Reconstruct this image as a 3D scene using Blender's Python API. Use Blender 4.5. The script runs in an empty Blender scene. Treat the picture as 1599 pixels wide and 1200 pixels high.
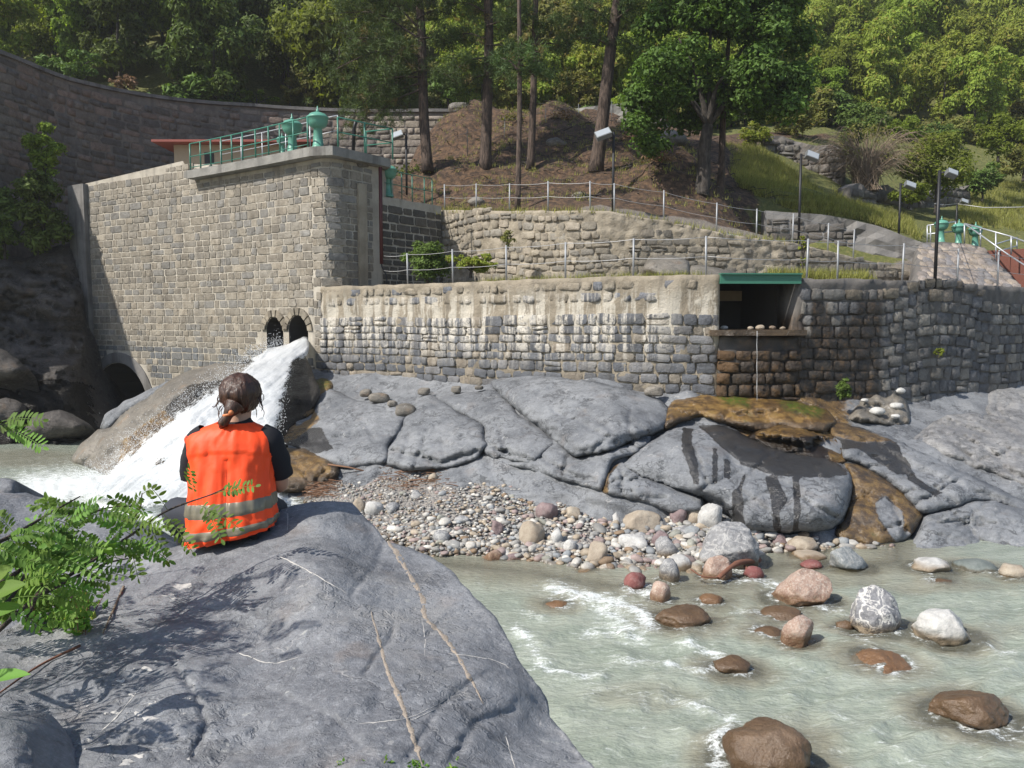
import bpy, bmesh, math, random
import numpy as np
from mathutils import Vector, Matrix
from mathutils.geometry import delaunay_2d_cdt

# ------------------------------------------------------------------ camera, sky, sun, exposure
F = 1232.0
PITCH = math.atan(100 / F)
CP, SP = math.cos(PITCH), math.sin(PITCH)
CZ = 4.0
sc = bpy.context.scene
COL = sc.collection
cam_d = bpy.data.cameras.new("camera")
cam_d.sensor_width = 36
cam_d.lens = 36 * F / 1599
cam_d.clip_start = 0.05
cam_d.clip_end = 1000
cam = bpy.data.objects.new("camera", cam_d)
cam.location = (0, 0, CZ)
cam.rotation_euler = (math.pi / 2 - PITCH, 0, 0)
COL.objects.link(cam)
sc.camera = cam

SUN_EL = math.radians(46)
SUN_H = Vector((-0.85, -0.53, 0)).normalized()
SUN_DIR = Vector((SUN_H.x * math.cos(SUN_EL), SUN_H.y * math.cos(SUN_EL), math.sin(SUN_EL)))
world = bpy.data.worlds.new("World")
sc.world = world
world.use_nodes = True
wn = world.node_tree
wn.nodes.clear()
w_out = wn.nodes.new("ShaderNodeOutputWorld")
w_bg = wn.nodes.new("ShaderNodeBackground")
w_sky = wn.nodes.new("ShaderNodeTexSky")
w_sky.sky_type = 'NISHITA'
w_sky.sun_disc = False
w_sky.sun_elevation = SUN_EL
w_sky.sun_rotation = math.atan2(SUN_H.x, SUN_H.y)
w_sky.air_density = 1.0
w_sky.dust_density = 1.0
w_bg.inputs[1].default_value = 0.12
wn.links.new(w_sky.outputs[0], w_bg.inputs[0])
wn.links.new(w_bg.outputs[0], w_out.inputs[0])
sun_d = bpy.data.lights.new("sun", 'SUN')
sun_d.energy = 4.6
sun_d.angle = math.radians(0.5)
sun_d.color = (1.0, 0.95, 0.87)
sun = bpy.data.objects.new("sun", sun_d)
sun.rotation_euler = SUN_DIR.to_track_quat('Z', 'Y').to_euler()
sun.location = (-20, -10, 40)
COL.objects.link(sun)
sc.view_settings.view_transform = 'Standard'
sc.view_settings.look = 'None'
sc.view_settings.exposure = 0.48
sc.view_settings.gamma = 1.0
sc.view_settings.use_curve_mapping = False
sc.render.engine = 'CYCLES'
sc.cycles.use_denoising = True
sc.cycles.max_bounces = 6
sc.cycles.transparent_max_bounces = 8
sc.cycles.caustics_reflective = False
sc.cycles.caustics_refractive = False

# ------------------------------------------------------------------ small maths
rng = np.random.default_rng(7)
random.seed(7)


def raydir(px, py):
    rx = (np.asarray(px, float) - 799.5) / F
    ru = -(np.asarray(py, float) - 599.5) / F
    return rx, CP + ru * SP, -SP + ru * CP


def PA(px, py, Y):
    """pixel(s) of the photograph at forward distance Y -> world points (array)"""
    dx, dy, dz = raydir(px, py)
    t = np.asarray(Y, float) / dy
    return np.stack(np.broadcast_arrays(dx * t, np.asarray(Y, float) + 0 * t, CZ + dz * t), -1)


def P(px, py, Y):
    return Vector(PA(px, py, Y).tolist())


def GA(px, py, z=0.0):
    dx, dy, dz = raydir(px, py)
    t = (z - CZ) / dz
    return np.stack(np.broadcast_arrays(dx * t, dy * t, z + 0 * t), -1)


def G(px, py, z=0.0):
    return Vector(GA(px, py, z).tolist())


def proj(p):
    p = np.asarray(p, float)
    fw = p[..., 1] * CP - (p[..., 2] - CZ) * SP
    up = p[..., 1] * SP + (p[..., 2] - CZ) * CP
    fw = np.maximum(fw, 1e-3)
    return 799.5 + F * p[..., 0] / fw, 599.5 - F * up / fw


def _h(ix, iy, iz, s):
    n = (ix.astype(np.int64) * 374761393 + iy.astype(np.int64) * 668265263 + iz.astype(np.int64) * 2147483647 + s * 144269504) & 0xFFFFFFFF
    n = ((n ^ (n >> 13)) * 1274126177) & 0xFFFFFFFF
    n = ((n ^ (n >> 16)) * 2246822519) & 0xFFFFFFFF
    n = n ^ (n >> 15)
    return (n & 0xFFFFFF) / float(0xFFFFFF) * 2 - 1


def vnoise(p, s=0):
    p = np.asarray(p, float)
    i = np.floor(p).astype(np.int64)
    f = p - i
    f = f * f * f * (f * (f * 6 - 15) + 10)
    x, y, z = i[..., 0], i[..., 1], i[..., 2]
    fx, fy, fz = f[..., 0], f[..., 1], f[..., 2]
    r = 0
    for a in (0, 1):
        for b in (0, 1):
            for c in (0, 1):
                w = (fx if a else 1 - fx) * (fy if b else 1 - fy) * (fz if c else 1 - fz)
                r = r + w * _h(x + a, y + b, z + c, s)
    return r


def fbm(p, o=4, s=0, g=0.5):
    p = np.asarray(p, float)
    r, a = 0, 1.0
    for k in range(o):
        r = r + a * vnoise(p * 2 ** k + 17.3 * k, s + k)
        a *= g
    return r


def seg_dist(pts, poly, closed=True):
    """distance of 2-D points to a polyline"""
    pts = np.asarray(pts, float)
    a = np.asarray(poly, float)
    b = np.roll(a, -1, 0) if closed else a[1:]
    if not closed:
        a = a[:-1]
    d = np.full(len(pts), 1e9)
    for p, q in zip(a, b):
        v = q - p
        L = max(v @ v, 1e-9)
        t = np.clip(((pts - p) @ v) / L, 0, 1)
        d = np.minimum(d, np.hypot(*(pts - p - t[:, None] * v).T))
    return d


def inside(pts, poly):
    pts = np.asarray(pts, float)
    a = np.asarray(poly, float)
    b = np.roll(a, -1, 0)
    r = np.zeros(len(pts), bool)
    for (x0, y0), (x1, y1) in zip(a, b):
        c = (y0 > pts[:, 1]) != (y1 > pts[:, 1])
        if abs(y1 - y0) > 1e-12:
            r ^= c & (pts[:, 0] < (x1 - x0) * (pts[:, 1] - y0) / (y1 - y0) + x0)
    return r


def rbf(xy, z, smooth=1e-3):
    """thin-plate surface through scattered points; returns f(xy)"""
    xy = np.asarray(xy, float)
    z = np.asarray(z, float)
    m, s = xy.mean(0), max(xy.std(), 1e-6)
    q = (xy - m) / s
    n = len(q)

    def k(a, b):
        r2 = ((a[:, None] - b[None]) ** 2).sum(-1)
        return 0.5 * r2 * np.log(r2 + 1e-12)
    A = np.zeros((n + 3, n + 3))
    A[:n, :n] = k(q, q) + smooth * np.eye(n)
    A[:n, n] = 1
    A[:n, n + 1:] = q
    A[n:, :n] = A[:n, n:].T
    w = np.linalg.lstsq(A, np.r_[z, 0, 0, 0], rcond=None)[0]

    def f(p):
        p = (np.asarray(p, float).reshape(-1, 2) - m) / s
        out = np.empty(len(p))
        for i in range(0, len(p), 20000):
            b = p[i:i + 20000]
            out[i:i + 20000] = k(b, q) @ w[:n] + w[n] + b @ w[n + 1:]
        return out
    return f


def catmull(pts, n=8):
    p = np.asarray(pts, float)
    q = np.vstack([2 * p[0] - p[1], p, 2 * p[-1] - p[-2]])
    out = []
    for i in range(1, len(q) - 2):
        for t in np.linspace(0, 1, n, endpoint=False):
            a, b, c, d = q[i - 1:i + 3]
            out.append(0.5 * (2 * b + (c - a) * t + (2 * a - 5 * b + 4 * c - d) * t * t + (3 * b - a - 3 * c + d) * t ** 3))
    out.append(p[-1])
    return np.array(out)


# ------------------------------------------------------------------ objects
def tag(o, label=None, cat=None, group=None, kind=None):
    if label:
        o['label'] = label
    if cat:
        o['category'] = cat
    if group:
        o['group'] = group
    if kind:
        o['kind'] = kind
    return o


def raw_mesh(name, V, faces, smooth=True, attrs=None):
    """faces: an (n,3) or (n,4) array, or a list of index tuples"""
    me = bpy.data.meshes.new(name)
    V = np.asarray(V, np.float32)
    if isinstance(faces, np.ndarray):
        k = faces.shape[1]
        idx = faces.astype(np.int32).ravel()
        starts = np.arange(0, len(idx), k, dtype=np.int32)
        tot = np.full(len(faces), k, np.int32)
    else:
        tot = np.array([len(f) for f in faces], np.int32)
        idx = np.array([i for f in faces for i in f], np.int32)
        starts = np.r_[0, np.cumsum(tot)[:-1]].astype(np.int32)
    me.vertices.add(len(V))
    me.vertices.foreach_set("co", V.ravel())
    me.loops.add(len(idx))
    me.loops.foreach_set("vertex_index", idx)
    me.polygons.add(len(tot))
    me.polygons.foreach_set("loop_start", starts)
    me.polygons.foreach_set("loop_total", tot)
    me.polygons.foreach_set("use_smooth", np.full(len(tot), smooth, bool))
    for k, a in (attrs or {}).items():
        a = np.asarray(a, np.float32)
        if a.ndim == 1:
            me.attributes.new(k, 'FLOAT', 'POINT').data.foreach_set("value", a)
        else:
            if a.shape[1] == 3:
                a = np.c_[a, np.ones(len(a), np.float32)]
            me.attributes.new(k, 'FLOAT_COLOR', 'POINT').data.foreach_set("color", a.astype(np.float32).ravel())
    me.update(calc_edges=True)
    me.validate()
    return me


def link(name, me, mat=None, parent=None, loc=None):
    o = bpy.data.objects.new(name, me)
    if mat and me is not None and not me.materials:
        me.materials.append(mat)
    COL.objects.link(o)
    if parent:
        o.parent = parent
    if loc is not None:
        o.location = loc
    return o


def obj(name, V, faces, mat, parent=None, smooth=True, attrs=None, origin=None):
    """world-space vertices -> a linked object; a top-level one gets its origin at its base"""
    V = np.asarray(V, float)
    if origin is None:
        if parent is None:
            origin = np.array([(V[:, 0].min() + V[:, 0].max()) / 2, (V[:, 1].min() + V[:, 1].max()) / 2, V[:, 2].min()])
        else:
            origin = np.array(parent.location)
    origin = np.asarray(origin, float)
    me = raw_mesh(name, V - origin, faces, smooth, attrs)
    return link(name, me, mat, parent, None if parent else Vector(origin.tolist()))


def empty(name, loc, label=None, cat=None, group=None, kind=None):
    o = bpy.data.objects.new(name, None)
    o.empty_display_size = 0.2
    o.location = Vector([float(c) for c in loc])
    COL.objects.link(o)
    return tag(o, label, cat, group, kind)


class MB:
    """collects shapes as world-space verts and faces"""

    def __init__(s):
        s.v, s.f, s.n = [], [], 0

    def add(s, V, Fc):
        V = np.asarray(V, float).reshape(-1, 3)
        s.v.append(V)
        s.f += [tuple(int(i) + s.n for i in f) for f in Fc]
        s.n += len(V)
        return s

    def box(s, c, size, rz=0.0, M=None):
        x, y, z = [0.5 * k for k in size]
        V = np.array([[-x, -y, -z], [x, -y, -z], [x, y, -z], [-x, y, -z], [-x, -y, z], [x, -y, z], [x, y, z], [-x, y, z]])
        if M is not None:
            V = V @ np.array(M.to_3x3()).T
        cr, sr = math.cos(rz), math.sin(rz)
        V = np.c_[V[:, 0] * cr - V[:, 1] * sr, V[:, 0] * sr + V[:, 1] * cr, V[:, 2]] + np.array(c)
        return s.add(V, [(3, 2, 1, 0), (4, 5, 6, 7), (0, 1, 5, 4), (1, 2, 6, 5), (2, 3, 7, 6), (3, 0, 4, 7)])

    def tube(s, pts, r, n=8, cap=True):
        pts = np.asarray(pts, float)
        r = np.broadcast_to(np.asarray(r, float), (len(pts),))
        tan = np.gradient(pts, axis=0)
        tan /= np.linalg.norm(tan, axis=1)[:, None] + 1e-12
        up = np.array([0, 0, 1.0]) if abs(tan[0][2]) < 0.9 else np.array([1.0, 0, 0])
        V = []
        a = np.linspace(0, 2 * np.pi, n, endpoint=False)
        for p, t, rr in zip(pts, tan, r):
            x = np.cross(up, t)
            x /= np.linalg.norm(x) + 1e-12
            y = np.cross(t, x)
            up = y
            V.append(p + rr * (np.cos(a)[:, None] * x + np.sin(a)[:, None] * y))
        Fc = []
        for i in range(len(pts) - 1):
            for j in range(n):
                k = (j + 1) % n
                Fc.append((i * n + j, i * n + k, (i + 1) * n + k, (i + 1) * n + j))
        if cap:
            Fc.append(tuple(range(n))[::-1])
            Fc.append(tuple((len(pts) - 1) * n + j for j in range(n)))
        return s.add(np.vstack(V), Fc)

    def lathe(s, prof, c=(0, 0, 0), n=20, M=None):
        a = np.linspace(0, 2 * np.pi, n, endpoint=False)
        V = np.vstack([np.c_[r * np.cos(a), r * np.sin(a), np.full(n, z)] for r, z in prof])
        if M is not None:
            V = V @ np.array(M.to_3x3()).T
        Fc = []
        for i in range(len(prof) - 1):
            for j in range(n):
                k = (j + 1) % n
                Fc.append((i * n + j, i * n + k, (i + 1) * n + k, (i + 1) * n + j))
        Fc.append(tuple(range(n))[::-1])
        Fc.append(tuple((len(prof) - 1) * n + j for j in range(n)))
        return s.add(V + np.array(c), Fc)

    def prism(s, poly, z0, z1):
        n = len(poly)
        V = [[x, y, z0] for x, y in poly] + [[x, y, z1] for x, y in poly]
        Fc = [tuple(range(n))[::-1], tuple(range(n, 2 * n))]
        Fc += [(i, (i + 1) % n, n + (i + 1) % n, n + i) for i in range(n)]
        return s.add(V, Fc)

    def build(s, name, mat, parent=None, smooth=False, origin=None):
        return obj(name, np.vstack(s.v), s.f, mat, parent, smooth, origin=origin)


# ------------------------------------------------------------------ materials
class NT:
    def __init__(s, name):
        s.m = bpy.data.materials.new(name)
        s.m.use_nodes = True
        s.t = s.m.node_tree
        s.t.nodes.clear()
        s.out = s.t.nodes.new("ShaderNodeOutputMaterial")
        s.pos = s.n("ShaderNodeNewGeometry").outputs["Position"]

    def n(s, typ, **kw):
        nd = s.t.nodes.new(typ)
        for k, v in kw.items():
            setattr(nd, k, v)
        return nd

    def L(s, a, b):
        s.t.links.new(a, b)

    def set(s, sock, v):
        if isinstance(v, bpy.types.NodeSocket):
            s.L(v, sock)
        elif v is not None:
            if sock.type == 'RGBA' and not isinstance(v, (int, float)) and len(v) == 3:
                v = (*v, 1)
            sock.default_value = v

    def math(s, op, a, b=0.0, c=None, clamp=False):
        nd = s.n("ShaderNodeMath", operation=op, use_clamp=clamp)
        s.set(nd.inputs[0], a)
        s.set(nd.inputs[1], b)
        if c is not None:
            s.set(nd.inputs[2], c)
        return nd.outputs[0]

    def scaled(s, sc3, vec=None, rot=(0, 0, 0)):
        nd = s.n("ShaderNodeMapping")
        s.set(nd.inputs[0], vec or s.pos)
        nd.inputs[2].default_value = rot
        nd.inputs[3].default_value = sc3
        return nd.outputs[0]

    def noise(s, scale, detail=4, rough=0.55, vec=None, dist=0.0, out=0):
        nd = s.n("ShaderNodeTexNoise")
        s.set(nd.inputs["Vector"], vec or s.pos)
        nd.inputs["Scale"].default_value = scale
        nd.inputs["Detail"].default_value = detail
        nd.inputs["Roughness"].default_value = rough
        nd.inputs["Distortion"].default_value = dist
        return nd.outputs[out]

    def voro(s, scale, vec=None, feature='DISTANCE_TO_EDGE', out="Distance", rand=1.0):
        nd = s.n("ShaderNodeTexVoronoi", feature=feature)
        s.set(nd.inputs["Vector"], vec or s.pos)
        nd.inputs["Scale"].default_value = scale
        nd.inputs["Randomness"].default_value = rand
        return nd.outputs[out]

    def ramp(s, fac, stops, interp='LINEAR'):
        nd = s.n("ShaderNodeValToRGB")
        nd.color_ramp.interpolation = interp
        el = nd.color_ramp.elements
        while len(el) < len(stops):
            el.new(0.5)
        for e, (p, c) in zip(el, stops):
            e.position = p
            e.color = (c, c, c, 1) if isinstance(c, (int, float)) else (*c, 1)
        s.set(nd.inputs[0], fac)
        return nd.outputs[0]

    def step(s, v, a, b):
        nd = s.n("ShaderNodeMapRange", interpolation_type='SMOOTHSTEP')
        s.set(nd.inputs[0], v)
        nd.inputs[1].default_value = a
        nd.inputs[2].default_value = b
        return nd.outputs[0]

    def mix(s, fac, a, b, blend='MIX'):
        nd = s.n("ShaderNodeMix", data_type='RGBA', blend_type=blend)
        s.set(nd.inputs[0], fac)
        s.set(nd.inputs[6], a)
        s.set(nd.inputs[7], b)
        return nd.outputs[2]

    def attr(s, name, out="Fac"):
        return s.n("ShaderNodeAttribute", attribute_name=name).outputs[out]

    def sep(s, vec=None):
        nd = s.n("ShaderNodeSeparateXYZ")
        s.set(nd.inputs[0], vec or s.pos)
        return nd.outputs

    def bump(s, h, strength=0.5, dist=0.02, normal=None):
        nd = s.n("ShaderNodeBump")
        nd.inputs["Strength"].default_value = strength
        nd.inputs["Distance"].default_value = dist
        s.set(nd.inputs["Height"], h)
        if normal:
            s.L(normal, nd.inputs["Normal"])
        return nd.outputs[0]

    def bsdf(s, color, rough=0.8, normal=None, **kw):
        nd = s.n("ShaderNodeBsdfPrincipled")
        s.set(nd.inputs["Base Color"], color)
        s.set(nd.inputs["Roughness"], rough)
        if normal:
            s.L(normal, nd.inputs["Normal"])
        for k, v in kw.items():
            s.set(nd.inputs[k.replace("_", " ")], v)
        return nd.outputs[0]

    def mixsh(s, fac, a, b):
        nd = s.n("ShaderNodeMixShader")
        s.set(nd.inputs[0], fac)
        s.L(a, nd.inputs[1])
        s.L(b, nd.inputs[2])
        return nd.outputs[0]

    def done(s, sh):
        s.L(sh, s.out.inputs[0])
        return s.m


def m_plain(name, col, rough=0.6, metal=0.0, var=0.25, bump=0.0, scale=8):
    t = NT(name)
    n = t.noise(scale, 5)
    c = t.mix(t.math('MULTIPLY', n, var), col, tuple(k * 0.35 for k in col))
    nb = t.bump(t.noise(scale * 6, 3), bump, 0.01) if bump else None
    return t.done(t.bsdf(c, rough, nb, Metallic=metal))


def m_rock(name, c_dark, c_light, vein=0.35, crack=0.35, scale=1.0, rough=0.75, rust=0.12, fine=1.0, bump=0.5, dip=(0.25, 0.5, -0.35), dust=0.0):
    """bare rock: mottled tone, bedding streaks along the dip, hairline seams, pits, thin pale veins; wet and algae-covered where marked"""
    t = NT(name)
    warp = t.n("ShaderNodeVectorMath", operation='MULTIPLY_ADD')
    t.set(warp.inputs[0], t.noise(1.3 * scale, 4, 0.65, out=1))
    warp.inputs[1].default_value = (0.9 / scale,) * 3
    t.set(warp.inputs[2], t.pos)
    wp = warp.outputs[0]
    n1 = t.noise(0.7 * scale, 8, 0.65)
    n2 = t.noise(4.5 * scale, 7, 0.7)
    n3 = t.noise(38 * scale, 4, 0.7)
    n4 = t.noise(13 * scale, 5, 0.7)
    bed = t.noise(1.0, 7, 0.7, t.scaled((2.2 * scale, 2.2 * scale, 15 * scale), rot=dip), 0.35)
    c = t.mix(t.step(n1, 0.3, 0.7), c_dark, c_light)
    c = t.mix(t.math('MULTIPLY', t.step(bed, 0.5, 0.72), 0.45), c, tuple(k * 0.6 for k in c_dark))
    c = t.mix(t.math('MULTIPLY', t.step(n2, 0.52, 0.75), 0.4), c, tuple(min(1, k * 1.35) for k in c_light))
    c = t.mix(t.math('MULTIPLY', t.step(n2, 0.46, 0.3), 0.5), c, tuple(k * 0.6 for k in c_dark))
    c = t.mix(t.math('MULTIPLY', t.step(n4, 0.53, 0.66), 0.28), c, tuple(min(1, k * 1.3) for k in c_light))
    c = t.mix(t.math('MULTIPLY', t.step(n4, 0.44, 0.32), 0.4), c, tuple(k * 0.5 for k in c_dark))
    c = t.mix(t.math('MULTIPLY', t.step(n3, 0.52, 0.72), 0.4 * fine), c, tuple(min(1, k * 1.6) for k in c_light))
    c = t.mix(t.math('MULTIPLY', t.step(n3, 0.44, 0.3), 0.4 * fine), c, tuple(k * 0.5 for k in c_dark))
    c = t.mix(t.math('MULTIPLY', t.step(t.noise(1.7 * scale, 5), 0.58, 0.72), rust), c, (0.22, 0.14, 0.08))
    v1 = t.math('ABSOLUTE', t.math('SUBTRACT', t.noise(1.1 * scale, 3, 0.5, wp), 0.5))
    v1 = t.math('MULTIPLY', t.step(v1, 0.006, 0.0012), t.step(t.noise(2.0 * scale, 2), 0.46, 0.62))
    c = t.mix(t.math('MULTIPLY', v1, vein), c, (0.5, 0.48, 0.45))
    s1 = t.math('ABSOLUTE', t.math('SUBTRACT', t.noise(1.0, 5, 0.55, t.scaled((1.4 * scale, 1.4 * scale, 4.5 * scale), wp, dip)), 0.5))
    s2 = t.math('ABSOLUTE', t.math('SUBTRACT', t.noise(5.0 * scale, 5, 0.6, wp), 0.5))
    seam = t.math('MULTIPLY', t.step(s1, 0.03, 0.006), t.step(t.noise(1.1 * scale, 3), 0.42, 0.56))
    hair = t.math('MULTIPLY', t.step(s2, 0.03, 0.004), t.step(t.noise(2.3 * scale, 3), 0.45, 0.6))
    crm = t.math('MAXIMUM', seam, t.math('MULTIPLY', hair, 0.6))
    c = t.mix(t.math('MULTIPLY', crm, crack), c, tuple(k * 0.3 for k in c_dark))
    if dust:
        c = t.mix(t.math('MULTIPLY', t.step(t.noise(0.55 * scale, 6, 0.7), 0.5, 0.66), dust), c, (0.29, 0.28, 0.265))
        c = t.mix(t.math('MULTIPLY', t.step(t.noise(1.0, 6, 0.7, t.scaled((0.5 * scale, 1.6 * scale, 1.0 * scale), rot=(0, 0, 0.6))), 0.53, 0.66), dust), c, tuple(k * 0.5 for k in c_dark))
        lich = t.math('MULTIPLY', t.step(t.noise(9 * scale, 4, 0.6), 0.66, 0.7), t.step(t.noise(1.2 * scale, 2), 0.5, 0.6))
        c = t.mix(t.math('MULTIPLY', lich, 0.6), c, (0.4, 0.4, 0.37))
    pit = t.math('MULTIPLY', t.step(t.noise(15 * scale, 3, 0.6), 0.36, 0.28), t.step(t.noise(1.5 * scale, 3), 0.42, 0.6))
    c = t.mix(t.math('MULTIPLY', pit, 0.55), c, tuple(k * 0.3 for k in c_dark))
    oa = t.attr('ochre')
    och = t.math('MULTIPLY', t.step(t.math('ADD', oa, t.math('MULTIPLY', t.math('SUBTRACT', t.noise(6, 5, 0.65), 0.5), 0.9)), 0.4, 0.7), t.step(oa, 0.02, 0.1))
    c = t.mix(t.math('MULTIPLY', och, 0.92), c, t.ramp(t.noise(4, 6, 0.65), [(0.32, (0.03, 0.02, 0.012)), (0.46, (0.11, 0.064, 0.023)), (0.6, (0.24, 0.145, 0.046)), (0.74, (0.13, 0.105, 0.034))]))
    gr = t.math('MULTIPLY', t.attr('moss'), t.step(t.noise(9, 4), 0.35, 0.55))
    c = t.mix(gr, c, (0.07, 0.1, 0.015))
    wetn = t.math('ADD', t.attr('wet'), t.math('ADD', t.math('MULTIPLY', t.math('SUBTRACT', t.noise(7, 5, 0.65), 0.5), 0.8), t.math('MULTIPLY', t.math('SUBTRACT', t.noise(2.2, 3), 0.5), 0.9)))
    wet = t.math('MULTIPLY', t.step(wetn, 0.42, 0.55), t.step(t.attr('wet'), 0.02, 0.1))
    c = t.mix(t.math('MULTIPLY', wet, t.math('SUBTRACT', 0.93, t.math('MULTIPLY', och, 0.7))), c, (c_dark[0] * 0.26, c_dark[1] * 0.235, c_dark[2] * 0.215))
    h = t.math('ADD', t.math('MULTIPLY', n2, 1.0), t.math('MULTIPLY', n3, 0.3))
    h = t.math('ADD', h, t.math('MULTIPLY', bed, 0.9))
    h = t.math('SUBTRACT', h, t.math('MULTIPLY', crm, 0.55))
    h = t.math('ADD', h, t.math('MULTIPLY', t.noise(15 * scale, 6, 0.75), 0.6))
    h = t.math('SUBTRACT', h, t.math('MULTIPLY', pit, 0.4))
    nb = t.bump(h, bump, 0.08 / scale)
    wets = t.math('MAXIMUM', wet, t.math('MULTIPLY', och, 0.7))
    r = t.math('SUBTRACT', rough, t.math('MULTIPLY', wets, rough - 0.25))
    return t.done(t.bsdf(c, r, nb))


def m_stone(name, per_object=True, streak=0.0, bump=0.6, wetx=None, dirt=0.3, lichen=0.2):
    """masonry: the stone's own colour comes from the object (or its point colour), stains from where it is"""
    t = NT(name)
    if per_object:
        base = t.n("ShaderNodeObjectInfo").outputs["Color"]
    else:
        base = t.attr("col", "Color")
    n1 = t.noise(3.5, 6, 0.65)
    n2 = t.noise(22, 5, 0.65)
    c = t.mix(t.step(n1, 0.35, 0.7), base, t.mix(1.0, base, (0.62, 0.6, 0.58), 'MULTIPLY'))
    c = t.mix(t.math('MULTIPLY', t.step(n2, 0.5, 0.7), 0.45), c, t.mix(1.0, base, (1.5, 1.47, 1.4), 'MULTIPLY'))
    c = t.mix(t.math('MULTIPLY', t.step(t.noise(9, 4), 0.56, 0.7), lichen), c, (0.05, 0.045, 0.04))
    ws = t.noise(1.0, 5, 0.6, t.scaled((2.6, 2.6, 0.22)))
    c = t.mix(t.math('MULTIPLY', t.step(ws, 0.54, 0.68), dirt), c, (0.07, 0.06, 0.05))
    if streak:
        z = t.sep()[2]
        w2 = t.noise(1.0, 5, 0.7, t.scaled((4.5, 4.5, 0.35)))
        zm = t.math('MULTIPLY', t.step(z, 2.5, 3.7), t.step(z, 5.0, 4.35))
        m = t.math('MULTIPLY', t.math('MULTIPLY', t.step(w2, 0.44, 0.56), zm), t.step(t.noise(14, 5, 0.7), 0.3, 0.55))
        m = t.math('MULTIPLY', m, t.step(t.sep()[0], 4.2, 3.0))
        c = t.mix(t.math('MULTIPLY', m, streak), c, (0.56, 0.52, 0.45))
    r = 0.85
    if wetx:
        x0, x1 = wetx
        x, z = t.sep()[0], t.sep()[2]
        xm = t.math('MULTIPLY', t.step(x, x0 - 0.5, x0 + 0.7), t.step(x, x1 + 0.4, x1 - 0.5))
        jz = t.math('ADD', z, t.math('MULTIPLY', t.noise(1.0, 4, 0.6, t.scaled((3, 3, 0.4))), 1.6))
        m = t.math('MULTIPLY', xm, t.step(jz, 4.95, 4.55))
        # two brown run-off bands down the wall right of the opening
        b1 = t.math('MULTIPLY', t.step(t.math('ADD', x, t.math('MULTIPLY', n1, 0.25)), 8.3, 8.5), t.step(t.math('ADD', x, t.math('MULTIPLY', n1, 0.25)), 9.25, 9.05))
        b2 = t.math('MULTIPLY', t.step(t.math('ADD', x, t.math('MULTIPLY', n1, 0.25)), 7.1, 7.2), t.step(t.math('ADD', x, t.math('MULTIPLY', n1, 0.25)), 7.65, 7.5))
        m = t.math('MAXIMUM', m, t.math('MULTIPLY', t.math('MAXIMUM', b1, b2), t.step(z, 4.55, 4.4)))
        wc = t.ramp(t.noise(5, 6, 0.7), [(0.35, (0.01, 0.008, 0.007)), (0.52, (0.03, 0.019, 0.01)), (0.66, (0.1, 0.055, 0.02)), (0.8, (0.06, 0.05, 0.025))])
        c = t.mix(t.math('MULTIPLY', m, 0.9), c, wc)
        r = t.math('SUBTRACT', 0.85, t.math('MULTIPLY', m, 0.35))
    h = t.math('ADD', t.noise(7, 5, 0.7), t.math('MULTIPLY', n2, 0.5))
    return t.done(t.bsdf(c, r, t.bump(h, bump, 0.05)))


def m_leaf(name, col, var=0.5, trans=0.35, dry=None):
    t = NT(name)
    a = t.attr('tint')
    oi = t.n("ShaderNodeObjectInfo").outputs["Random"]
    c = t.mix(a, tuple(k * (1 - var) for k in col), tuple(k * (1 + var) for k in col))
    hs = t.n("ShaderNodeHueSaturation")
    t.set(hs.inputs["Hue"], t.math('ADD', 0.48, t.math('MULTIPLY', oi, 0.035)))
    t.set(hs.inputs["Value"], t.math('ADD', 0.95, t.math('MULTIPLY', oi, 0.5)))
    t.set(hs.inputs["Color"], c)
    c = hs.outputs[0]
    if dry:
        c = t.mix(t.math('MULTIPLY', t.step(a, 0.86, 0.97), 0.8), c, dry)
    p = t.bsdf(c, 0.62, None, Specular_IOR_Level=0.25)
    tr = t.n("ShaderNodeBsdfTranslucent")
    t.set(tr.inputs[0], t.mix(1.0, c, (1.25, 1.3, 0.55), 'MULTIPLY'))
    return t.done(t.mixsh(trans, p, tr.outputs[0]))


M = {}
M['steel'] = m_plain('galvanised_steel', (0.5, 0.52, 0.54), 0.45, 0.6)
M['wire'] = m_plain('steel_wire', (0.45, 0.45, 0.45), 0.5, 0.5)
M['green'] = m_plain('green_paint', (0.045, 0.19, 0.135), 0.4, 0, 0.3)
M['green_dull'] = m_plain('dull_green_paint', (0.045, 0.17, 0.115), 0.45, 0, 0.25, 0.1)
M['mint'] = m_plain('pale_green_paint', (0.12, 0.33, 0.245), 0.4, 0, 0.25)
M['black_metal'] = m_plain('dark_metal', (0.02, 0.02, 0.022), 0.5, 0.3)
M['lamp_glass'] = m_plain('lamp_glass', (0.42, 0.45, 0.47), 0.12, 0.2)
M['lamp_body'] = m_plain('grey_lamp_body', (0.2, 0.21, 0.21), 0.5, 0.3)
M['post'] = m_plain('weathered_galvanised_post', (0.33, 0.34, 0.35), 0.55, 0.4)
M['red_roof'] = m_plain('red_roof_sheet', (0.28, 0.07, 0.05), 0.6, 0, 0.4)
M['plaster'] = m_plain('beige_plaster', (0.42, 0.34, 0.24), 0.9, 0, 0.3, 0.3)
M['rust'] = m_plain('rusty_red_metal', (0.16, 0.05, 0.03), 0.7, 0, 0.4, 0.3)
M['pipe'] = m_plain('dark_red_pipe', (0.08, 0.012, 0.012), 0.5)
M['bark'] = None
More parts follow.
